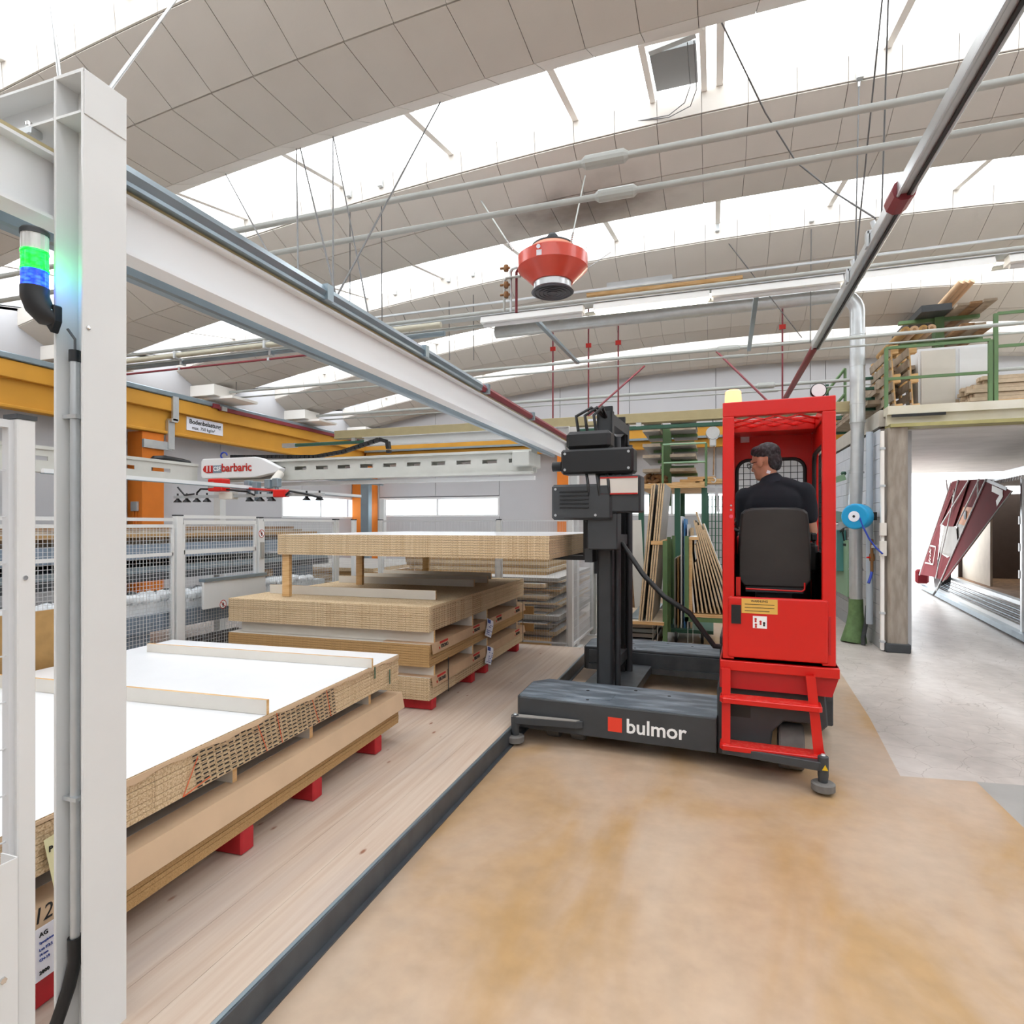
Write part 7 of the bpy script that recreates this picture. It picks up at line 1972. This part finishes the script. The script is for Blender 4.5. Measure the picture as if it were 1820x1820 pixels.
# cart three: A-frame with many boards leaning left
CY3 = 8.0
c3l = g(1218, 1090, CY3).x; c3r = g(1278, 1090, CY3).x + 0.15
zb3 = g(1250, 1092, CY3).z
ct3 = thing('panel_cart', 'green and timber A-frame cart full of leaning offcuts, just left of the red cab', 'cart', ((c3l + c3r) / 2, CY3, 0))
mb = MB(); mb.bb(c3l + 0.04, c3r, CY3, CY3 + 1.0, zb3 - 0.04, zb3); mb.build('deck', M_timber, ct3)
mb = MB(); mb.bb(c3l - 0.01, c3l + 0.04, CY3, CY3 + 0.05, zb3 - 0.1, 1.55); mb.bb(c3l - 0.01, c3r, CY3, CY3 + 0.05, zb3 - 0.1, zb3 - 0.045); mb.build('frame_post', M_green, ct3)
mb = MB(); mb.bb(c3l + 0.045, c3l + 0.085, CY3 + 0.02, CY3 + 0.95, zb3, 1.50); mb.build('timber_wall', M_timber, ct3)
mb = MB(); mb.bb(c3l + 0.045, c3l + 0.16, CY3 + 0.0, CY3 + 0.95, 1.50, 1.54); mb.build('cap_board', [M_melam, M_timber], ct3, pick=lambda n, c: 0 if n.z > 0.5 else 1)
castor(ct3, c3l + 0.06, CY3 + 0.06, 0.085, M_melamb, zb3 - 0.1); castor(ct3, c3r - 0.05, CY3 + 0.06, 0.085, M_melamb, zb3 - 0.1)
hh = (0.45, 0.85, 0.70, 0.95, 1.0, 1.3, 1.28, 1.25, 1.45, 1.2, 1.3)
for k in range(11):
    bx_ = c3l + 0.10 + k * 0.052
    lean = math.radians(-5 - k * 1.5)
    M_ = Matrix.Translation((bx_, CY3 + 0.02, zb3 + 0.012)) @ Matrix.Rotation(lean, 4, 'Y')
    nv = M_.to_3x3() @ Vector((1, 0, 0))
    mb = MB(); mb.bb(0, 0.02, 0, 0.9, 0, hh[k] * 0.93, M_)
    white = k in (0, 8, 10)
    mb.build('leaning_offcut', [M_melamb if white else M_greybd, M_melamb if k == 0 else M_chip], None, ORDL[k] + (' offcut from the left on the A-frame cart, white-faced' if white else ' offcut from the left on the A-frame cart, raw-edged'), 'board', 'offcuts on the A-frame cart', pick=lambda n, c: 0 if abs(n.dot(nv)) > 0.7 else 1)
# boards leaning behind the mast, between fence and cart one
for k, (pb, pt, m_, lab) in enumerate((((1128, 1060), (1112, 905), M_oldwood, 'dark brown board leaning behind the mast, left of the carts'), ((1133, 1058), (1122, 925), M_melamb, 'cream board leaning behind the mast, left of the carts'))):
    b = PX(*pb, Y=9.6); t_ = PX(*pt, Y=9.7)
    mb = MB(); mb.bar((b.x, 9.6, 0.02), (t_.x, 9.75, t_.z), 0.3 if k else 0.06, 0.025, up=(0, 1, 0)); mb.build('leaning_board', m_, None, lab, 'board')
random.seed(21)
for k in range(6):
    mb = MB(); z = 0.02 + 0.07 * k; mb.bb(-1.35 + 0.05 * k, -0.75 + jit(0.05), 8.3 + jit(.1), 10.0, z, z + 0.05); mb.build('sheet_metal_profile', M_steelb if k % 2 else M_greybd, None, 'long blue-grey profile in the low heap behind the mast', 'profile', 'profiles heaped behind the mast')

# ---- by the partition wall
t = thing('wall_cabinet', 'tall pale green panel hanging on the block wall right of the cab', 'panel', (2.1, 10.6, 0.9))
a, b = PX(1480, 960, X=2.10), PX(1506, 1055, X=2.10)
mb = MB(); mb.bb(2.10, 2.145, b.y, a.y + 0.2, PX(1500, 1058, X=2.1).z, PX(1500, 960, X=2.1).z); mb.build('panel', M_teal, t, bevel=0.004)
mb = MB(); mb.bb(2.094, 2.099, b.y + 0.1, b.y + 0.5, PX(1500, 970, X=2.1).z, PX(1500, 966, X=2.1).z); mb.build('lettering_line', M_ink, t)
for k in range(3):
    w = PX(1492, 958, X=2.1)
    mb = MB(); mb.rings([(2.08, b.y + 0.15 + 0.2 * k, w.z - 0.02), (2.06, b.y + 0.15 + 0.2 * k, w.z + 0.12), (2.03, b.y - 0.1, w.z + 0.2), (2.02, b.y - 0.5, w.z + 0.22)], 0.012, 6); mb.build('cable', M_black, t)
t = thing('control_cabinet', 'turquoise switch cabinet half hidden behind the right cab post', 'cabinet', (2.0, 11.6, 0.9))
mb = MB(); mb.bb(2.0, 2.14, 11.5, 12.2, 0.9, 1.6); mb.build('cabinet', pm('turquoise_paint', '5FA0A0', 0.5), t, bevel=0.006)
t = thing('green_machine', 'pale green machine frame with lever behind the right cab post', 'machine', (1.9, 11.6, 0))
a = PX(1470, 860, Y=11.4)
mb = MB(); mb.bb(1.72, 1.80, 11.35, 11.45, 0, 2.35); mb.build('column', M_teal, t)
mb = MB(); mb.bar((1.5, 11.4, 2.30), (2.1, 11.4, 2.5), 0.12, 0.10); mb.build('arm', M_teal, t)
mb = MB(); mb.prism([(1.8, 1.95), (2.1, 1.9), (2.08, 1.75), (1.8, 1.72)], 11.3, 11.5, 'XZ'); mb.build('shelf', pm('grey_green', '7FA39A', 0.5), t)
mb = MB(); mb.lathe([(0.03, -0.03), (0.045, 0), (0.03, 0.03)], (2.08, 11.38, 2.56), 10); mb.build('knob', M_dkgreen, t)
t = thing('spray_gun', 'small white and black spray gun hanging at the block wall below the hose reel', 'tool', tuple(PX(1487, 930, X=2.05)))
p = PX(1487, 925, X=2.05)
mb = MB(); mb.rings([p + Vector((0, 0, 0.14)), p + Vector((0, 0, 0.02)), p + Vector((0, -0.06, -0.06))], [0.018, 0.022, 0.015], 8); mb.build('grip', M_black, t)
mb = MB(); mb.rings([p + Vector((0, 0.05, -0.02)), p + Vector((0, -0.10, -0.08))], 0.02, 8); mb.build('nozzle', M_melam, t)
mb = MB(); mb.bb(p.x, 2.149, p.y - 0.01, p.y + 0.01, p.z + 0.12, p.z + 0.14); mb.build('hook', M_galv, t)
# stair rail seen beside the duct
t = thing('stair_railing', 'green steel stair railing rising behind the block wall', 'railing', (1.95, 13.4, 2.3))
q = lambda px, py: PX(px, py, Y=13.2)
for a, b, nm in (((1502, 655), (1502, 762), 'upright'), ((1502, 655), (1467, 700), 'handrail'), ((1502, 700), (1480, 726), 'rail')):
    mb = MB(); mb.tube(q(*a), q(*b), 0.028, 8); mb.build(nm, M_green, t)

# ================================================================ MEZZANINE
MZ = 3.262
def mz(px, py, Y): return PX(px, py, Y=Y)
t = thing('mezzanine_railing', 'green steel railing on the mezzanine edge above the gateway', 'railing', (3, 9.5, MZ))
YR = 9.55
pts_ = [mz(1575, 700, YR).x, mz(1760, 700, YR).x]
zt2 = mz(1575, 619, YR).z; zm2 = mz(1575, 674, YR).z
for x in pts_:
    mb = MB(); mb.bb(x - 0.022, x + 0.022, YR - 0.022, YR + 0.022, MZ, zt2); mb.build('upright', M_green, t)
for z in (zt2, zm2):
    mb = MB(); mb.bb(pts_[0], pts_[1], YR - 0.018, YR + 0.018, z - 0.018, z + 0.018); mb.build('rail', M_green, t)
xg = mz(1766, 700, YR).x; zt3 = mz(1766, 558, YR).z
mb = MB(); mb.bb(xg, xg + 0.045, YR - 0.022, YR + 0.022, MZ, zt3); mb.build('upright', M_green, t)
for z in (zt3, mz(1770, 616, YR).z):
    mb = MB(); mb.bb(xg + 0.045, xg + 1.6, YR - 0.018, YR + 0.018, z - 0.018, z + 0.018); mb.build('rail', M_green, t)
# standing pallets
def pallet(M, lab, name='pallet'):
    """upright pallet: local x thickness, y length, z height"""
    t = thing(name, lab, 'pallet', tuple(M @ Vector((0, 0, 0))))
    for k in range(6):
        mb = MB(); z = 0.02 + k * 0.155; mb.bb(0, 0.02, 0, 1.1, z, z + 0.11, M); mb.build('slat', M_timberX, t)
    for y in (0.02, 0.5, 1.0):
        mb = MB(); mb.bb(0.021, 0.041, y, y + 0.1, 0, 0.95, M); mb.build('stringer', M_timber, t)
        for z in (0.0, 0.42, 0.83):
            mb = MB(); mb.bb(0.042, 0.12, y, y + 0.1, z, z + 0.12, M); mb.build('block', M_timber, t)
    return t
pallet(Matrix.Translation((mz(1588, 720, 9.7).x, 9.68, MZ + 0.002)) @ Matrix.Rotation(math.radians(-4), 4, 'Y'), 'weathered pallet standing on edge at the mezzanine corner, outer one')
pallet(Matrix.Translation((mz(1616, 720, 9.8).x, 9.72, MZ + 0.002)) @ Matrix.Rotation(math.radians(-3), 4, 'Y'), 'weathered pallet standing on edge at the mezzanine corner, inner one')
t = thing('stored_cabinet', 'white cabinet with plain doors stored on the mezzanine', 'cabinet', (3.5, 10.2, MZ))
xa, xb = mz(1632, 700, 10.2).x, mz(1770, 700, 10.2).x; zt = mz(1640, 620, 10.2).z
mb = MB(); mb.bb(xa, xb, 10.2, 10.8, MZ, zt); mb.build('body', M_melam, t)
for k in range(2):
    a = xa + 0.03 + k * (xb - xa) / 2; b = a + (xb - xa) / 2 - 0.05
    mb = MB(); mb.bb(a, b, 10.17, 10.198, MZ + 0.05, zt - 0.04); mb.build('door', M_melamb if k == 0 else M_melam, t)
# timber laths pile on pallet, far right
t = thing('pallet', 'light timber pallet under the lath bundle at the right mezzanine edge', 'pallet', (4.2, 10, MZ))
xa = mz(1772, 700, 9.8).x
for k in range(3):
    mb = MB(); mb.bb(xa + 0.0 + k * 0.5, xa + 0.12 + k * 0.5, 9.75, 10.75, MZ + 0.022, MZ + 0.10); mb.build('block', M_timber, t)
for k in range(4):
    mb = MB(); mb.bb(xa - 0.05, xa + 1.2, 9.75 + k * 0.27, 9.85 + k * 0.27, MZ + 0.1, MZ + 0.12); mb.build('slat', M_timber, t)
mb = MB(); mb.bb(xa - 0.05, xa + 1.2, 9.75, 10.75, MZ, MZ + 0.021); mb.build('base', M_timber, t)
random.seed(9)
for r in range(6):
    for c in range(9):
        y = 9.78 + c * 0.075 + (0.03 if r % 2 else 0) + jit(0.01)
        x = xa - 0.30 + jit(0.12) + (0.16 if r > 3 else 0)
        mb = MB(); z = MZ + 0.122 + r * 0.058; mb.bb(x, xa + 1.5, y, y + 0.06, z, z + 0.05)
        mb.build('lath', pm('pale_lath', 'C9B59C', 0.8, var=0.08, scale=20) if 'pale_lath' not in MATS else MATS['pale_lath'], None, 'pale lath in the bundle at the right mezzanine edge', 'timber', 'laths of the mezzanine bundle')
for k in range(3):
    mb = MB(); x = mz(1715, 716, 9.7).x + 0.02 * k; mb.bb(x, x + 0.9, 9.7 + 0.1 * k, 9.85 + 0.1 * k, MZ + 0.0 + 0.035 * k + 0.001, MZ + 0.035 * (k + 1)); mb.build('plank', M_timberX, None, 'grey plank lying at the mezzanine edge before the white cabinet', 'timber', 'planks at the mezzanine edge')
# cantilever rack with rolls and planks above
t = thing('cantilever_rack', 'green cantilever rack with paper rolls and planks on the mezzanine', 'rack', (3.2, 11.6, MZ))
YK = 11.0
x = mz(1667, 600, YK).x
mb = MB(); mb.bb(x - 0.06, x + 0.06, YK - 0.08, YK + 0.08, MZ, mz(1667, 560, YK).z); mb.build('column', M_green, t)
for py, pl2, pr in ((566, 1597, 1740), (605, 1600, 1745), (640, 1600, 1740)):
    z = mz(1667, py, YK).z
    mb = MB(); mb.bb(mz(pl2, py, YK).x, mz(pr, py, YK).x, YK - 0.04, YK + 0.04, z - 0.05, z); mb.build('arm', M_green, t)
z1 = mz(1667, 566, YK).z; z2 = mz(1667, 605, YK).z
mb = MB(); mb.bb(mz(1623, 560, YK).x, mz(1675, 560, YK).x, YK - 0.4, YK + 1.2, z1 + 0.001, z1 + 0.1); mb.build('dark_sheet_pack', M_dark, None, 'dark sheet pack on the top arms of the mezzanine rack', 'board')
for k, px in enumerate((1603, 1618, 1634, 1648)):
    p = mz(px, 592, YK - 0.3)
    t2_ = thing('paper_roll', 'brown rolled paper tube on the middle arms of the mezzanine rack, %s from the left' % ('first', 'second', 'third', 'fourth')[k], 'roll', (p.x, YK, z2))
    mb = MB(); mb.tube((p.x, YK - 0.5, z2 + 0.062), (p.x, YK + 1.0, z2 + 0.062), 0.06, 14); mb.build('tube', M_kraft if k % 2 else M_mdf, t2_)
    mb = MB(); mb.lathe([(0.025, -0.004), (0.025, 0)], (p.x, YK - 0.5, z2 + 0.062), 10, 'Y'); mb.build('core', M_oldwood, t2_)
for k in range(9):
    lv = k % 3
    z = (z1, z2, mz(1667, 640, YK).z)[lv]
    px = 1678 + (k // 3) * 20
    p = mz(px, 560, YK)
    mb = MB(); mb.bb(p.x, p.x + 0.16, YK - 0.6 - jit(0.2), YK + 1.6, z + 0.001 + 0.0, z + 0.035); mb.build('plank', M_oldwood if k % 2 else M_timberX, None, 'brown plank on the right arms of the mezzanine rack', 'timber', 'planks on the mezzanine rack')
a = mz(1680, 562, YK - 0.6)
for k in range(3):
    p0 = Vector((a.x + 0.03 + k * 0.07, YK - 0.1, z1 + 0.10)); 
    mb = MB(); mb.tube(p0, p0 + Vector((0.22, -0.35, 0.28)), 0.045, 10); mb.build('rolled_paper', M_kraft, None, 'brown rolled sheet poking up from the top of the mezzanine rack', 'roll', 'rolled sheets on the mezzanine rack')
# long boards on the left cantilever, running into the depth (seen left of the railing)
for k in range(4):
    mb = MB(); x = mz(1540 + 14 * k, 660, 10.6).x
    z = MZ + 0.25 + 0.16 * k
    mb.bb(x - 0.05, x + 0.25, 10.3, 13.6, z, z + 0.06); mb.build('board', M_timberX, None, ('lowest', 'second', 'third', 'topmost')[k] + ' long weathered board stored behind the standing pallets', 'board', 'boards behind the standing pallets')
t = thing('board_rack', 'dark green rack holding the long boards behind the standing pallets', 'rack', (2.6, 12, MZ))
for y in (10.6, 13.2):
    x0 = mz(1540, 660, 10.6).x - 0.1
    mb = MB(); mb.bb(x0 - 0.05, x0, y, y + 0.06, MZ, MZ + 1.2); mb.build('post', M_dkgreen, t)
    for k in range(4):
        z = MZ + 0.25 + 0.16 * k
        mb = MB(); mb.bb(x0, x0 + 0.95, y, y + 0.05, z - 0.04, z - 0.001); mb.build('arm', M_dkgreen, t)

# ================================================================ OUTSIDE: TRAILER IN THE PASSAGE
P0 = PX(1820, 1130, Z=0.12); P1 = PX(1637, 1040, Z=0.12)
dv = (P1 - P0).normalized(); ang = math.atan2(dv.y, dv.x)
TL = (P1 - P0).length
# local frame: +x towards the far end of the trailer, -y to its inner side (right in the photograph)
TM = Matrix.Translation(P0 - Vector((0, 0, 0.12))) @ Matrix.Rotation(ang, 4, 'Z')
TI = TM.inverted()
class TB(MB):
    def build(s, name, mat, parent=None, *a, **k):
        s.v = [TM @ v for v in s.v]
        return MB.build(s, name, mat, parent, *a, **k)
def PT(px, py, y=0.0):
    o = TI @ Vector((0, 0, CAM_H)); d = TI.to_3x3() @ ray(px, py)
    return o + d * ((y - o.y) / d.y)
tr_ = thing('lorry_trailer', 'grey curtain-sided lorry trailer with a dark interior, parked in the passage', 'trailer', tuple(TM @ Vector((TL / 2, -1.2, 0))))
xend = PT(1683, 900).x
ztop = PT(1820, 838).z
xn = -2.5
bed = 0.36
mb = TB(); mb.bb(xn, TL + 0.2, -0.10, 0.0, 0.03, 0.12); mb.build('lower_rail', M_steelb, tr_)
mb = TB(); mb.bb(xn, TL, -0.30, -0.12, 0.05, 0.10); mb.build('ramp_plate', M_galv, tr_)
for k in range(7):
    mb = TB(); mb.bb(xn, TL - 0.2, -0.32 - 0.04 * k, -0.305 - 0.04 * k, 0.12 + 0.022 * k, 0.135 + 0.022 * k); mb.build('side_slat', M_steelb if k % 2 else M_dark, tr_)
mb = TB(); mb.bb(xn, TL, -0.72, -0.60, bed - 0.07, bed); mb.build('bed_rail', M_galv, tr_)
mb = TB(); mb.bb(xn, TL + 0.1, -2.9, -0.72, bed - 0.05, bed - 0.005); mb.build('bed', M_oldwood, tr_)
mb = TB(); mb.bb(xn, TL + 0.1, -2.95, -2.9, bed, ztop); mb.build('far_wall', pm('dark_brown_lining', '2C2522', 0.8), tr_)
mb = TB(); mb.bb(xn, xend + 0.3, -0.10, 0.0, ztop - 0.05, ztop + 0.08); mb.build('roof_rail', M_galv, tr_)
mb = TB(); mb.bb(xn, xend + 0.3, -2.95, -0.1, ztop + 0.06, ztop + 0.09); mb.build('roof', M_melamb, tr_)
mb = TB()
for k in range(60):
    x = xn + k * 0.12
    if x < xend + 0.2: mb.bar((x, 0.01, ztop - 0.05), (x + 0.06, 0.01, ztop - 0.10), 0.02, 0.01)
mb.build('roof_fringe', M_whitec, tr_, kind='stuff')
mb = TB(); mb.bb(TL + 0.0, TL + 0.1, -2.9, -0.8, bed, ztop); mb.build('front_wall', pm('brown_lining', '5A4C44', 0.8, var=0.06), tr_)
px_ = PT(1804, 900).x
mb = TB(); mb.bb(px_ - 0.04, px_ + 0.04, -0.15, -0.07, 0.12, ztop - 0.05); pst = mb.build('side_post', M_galv, tr_)
for z in (0.9, 1.3, 1.7):
    mb = TB(); mb.bb(px_ - 0.08, px_ - 0.04, -0.14, -0.06, z, z + 0.12); mb.bb(px_ + 0.04, px_ + 0.08, -0.14, -0.06, z, z + 0.12); mb.build('post_pocket', M_galv, pst)
# pale plywood board behind the curtain
mb = TB(); mb.bb(PT(1764, 1000, -0.9).x, TL - 0.1, -0.9, -0.86, bed, bed + 1.6); mb.build('plywood_wall', pm('pale_plywood_panel', 'CFC6B6', 0.7, var=0.04), tr_)
for k in range(2):
    mb = TB(); x = PT(1790, 1030).x; mb.bb(x - 1.2 + 0.0, x - 0.3 * k + 0.1, -1.75, -1.0, bed + 0.001 + 0.21 * k, bed + 0.21 * (k + 1)); mb.build('brown_carton', M_kraft, None, 'brown carton on the trailer bed, %s of two' % ('lower', 'upper')[k], 'box', bevel=0.005)
# curtain: a fan of red panels gathered from the roof rail to a hook low at the far end
cu_ = thing('red_tarpaulin_curtain', 'red printed tarpaulin curtain gathered and hooked aside on the trailer', 'curtain', tuple(TM @ Vector((TL - 0.5, 0.05, 0.2))))
def q3(px, py, d): 
    p = PT(px, py, d); return p
def sheet(pts, d0, th, name, mat, parent=cu_):
    """flat cloth panel: pixel outline met with the curtain's own plane, then given thickness"""
    a = [q3(px, py, d0 + (dd if len(r) else 0)) for (px, py, *r) in pts for dd in [r[0] if r else 0]]
    n = len(a); mb = TB(); off = Vector((0, -th, 0))
    mb.add(a + [v + off for v in a], [tuple(range(n)), tuple(range(2 * n - 1, n - 1, -1))] + [(i, (i + 1) % n, (i + 1) % n + n, i + n) for i in range(n)])
    return mb.build(name, mat, parent)
fold = [((1690, 860), (1700, 853), (1662, 1029), (1634, 1022), M_tarp), ((1700, 853), (1716, 853), (1678, 934), (1662, 1029), M_tarp), ((1716, 853), (1735, 853), (1700, 935), (1678, 936), M_tarp), ((1735, 853), (1752, 852), (1730, 930), (1704, 935), M_tarp), ]
sheet([(1692, 856, 0), (1703, 853, .03), (1672, 930, .03), (1663, 1026, .03), (1634, 1021, 0)], 0.06, 0.006, 'curtain_panel', M_tarp)
sheet([(1703, 853, 0), (1722, 853, .03), (1694, 936, .03), (1678, 935, 0), (1672, 931, 0)], 0.055, 0.006, 'curtain_panel', M_tarp)
sheet([(1678, 935, 0), (1699, 936, .03), (1704, 985, 0.03), (1690, 991, .0), (1669, 982, 0)], 0.055, 0.006, 'curtain_panel', M_greybd)
sheet([(1669, 982, 0), (1683, 991, .02), (1688, 989, .02), (1690, 1000, .02), (1676, 1031, .02), (1663, 1027, 0)], 0.055, 0.006, 'curtain_panel', M_tarp)
sheet([(1722, 853, 0), (1751, 852, .03), (1728, 902, .03), (1712, 900, 0), (1700, 935, 0), (1694, 936, 0)], 0.05, 0.006, 'curtain_panel', M_tarp)
sheet([(1711, 901, 0), (1729, 899, .02), (1716, 935, .02), (1702, 930, 0)], 0.048, 0.006, 'curtain_panel', pm('orange_print', 'C97A34', 0.6))
sheet([(1702, 930, 0), (1716, 935, .02), (1691, 1000, .02), (1690, 990, 0), (1700, 940, 0)], 0.046, 0.006, 'curtain_panel', M_greybd)
sheet([(1752, 852), (1799, 873), (1682, 1030), (1672, 1034)], 0.10, 0.008, 'curtain_panel', M_tarp)
sheet([(1754, 851), (1790, 866), (1788, 872), (1752, 856)], 0.108, 0.006, 'curtain_buckle_strip', M_black)
for (a, b) in (((1690, 858), (1634, 1022)), ((1703, 853), (1663, 1028)), ((1722, 853), (1672, 934)), ((1740, 852), (1700, 935)), ((1752, 852), (1664, 1050)), ((1738, 852), (1738, 885)), ((1682, 853), (1684, 875))):
    mb = TB(); mb.tube(q3(*a, 0.115), q3(*b, 0.115), 0.014, 6); mb.build('white_cord', M_whitec, cu_)
mb = TB(); mb.tube(q3(1799, 873, 0.1), q3(1676, 1034, 0.1), 0.012, 6); mb.build('hem', M_greybd, cu_)
mb = TB(); mb.tube(q3(1674, 1034, 0.1), q3(1659, 1057, 0.1), 0.022, 8); mb.build('tension_pole', M_dark, cu_)
# printed marks on the curtain
def stroke(pts, w, d, mat, nm='print'):
    for i in range(len(pts) - 1):
        mb = TB(); mb.bar(q3(*pts[i], d), q3(*pts[i + 1], d), w, 0.003, up=(0, 1, 0)); mb.build(nm, mat, cu_)
stroke([(1763, 868), (1782, 877), (1771, 895)], 0.10, 0.106, M_melamb, 'angular_print')
bxp = [(1652, 969), (1663, 971), (1659, 1002), (1644, 999)]
stroke([(1650, 969), (1663, 972), (1658, 1003), (1644, 1000)], 0.035, 0.105, M_melamb, 'box_print')
def PQ(px, py, d): return TM @ q3(px, py, d)
rd = (TM.to_3x3() @ Vector((-1, 0, 0)))
text('lnk', 0.30, M_melamb, cu_, PQ(1653, 987, 0.105), (0.25 * rd + Vector((0, 0, 0.97))), (-0.97 * rd + Vector((0, 0, 0.25))), ext=0.002)
text('FK', 0.28, M_melamb, cu_, PQ(1695, 885, 0.105), (0.4 * rd + Vector((0, 0, 0.9))), (-0.9 * rd + Vector((0, 0, 0.4))), ext=0.002)
mb = TB(); p = q3(1715, 915, 0.075); mb.lathe([(0.09, 0), (0.09, 0.004)], p, 18, 'Y'); mb.build('round_print', M_dark, cu_)
# tractor parts at the far end
t = thing('lorry_tractor', 'dark red lorry tail part and tyre beyond the trailer curtain, far outside', 'lorry', tuple(TM @ Vector((TL + 0.6, -0.5, 0))))
mb = TB(); mb.bb(TL + 0.42, TL + 0.62, -0.25, 0.05, 0.12, 0.5); mb.build('mudguard', M_tarp, t, bevel=0.05)
mb = TB(); mb.lathe([(0.2, -0.12), (0.38, -0.12), (0.4, -0.09), (0.4, 0.09), (0.38, 0.12), (0.2, 0.12)], (TL + 0.0, -0.45, 0.40), 28, 'Y'); mb.build('tyre', M_black, t)
bpy.context.view_layer.update()
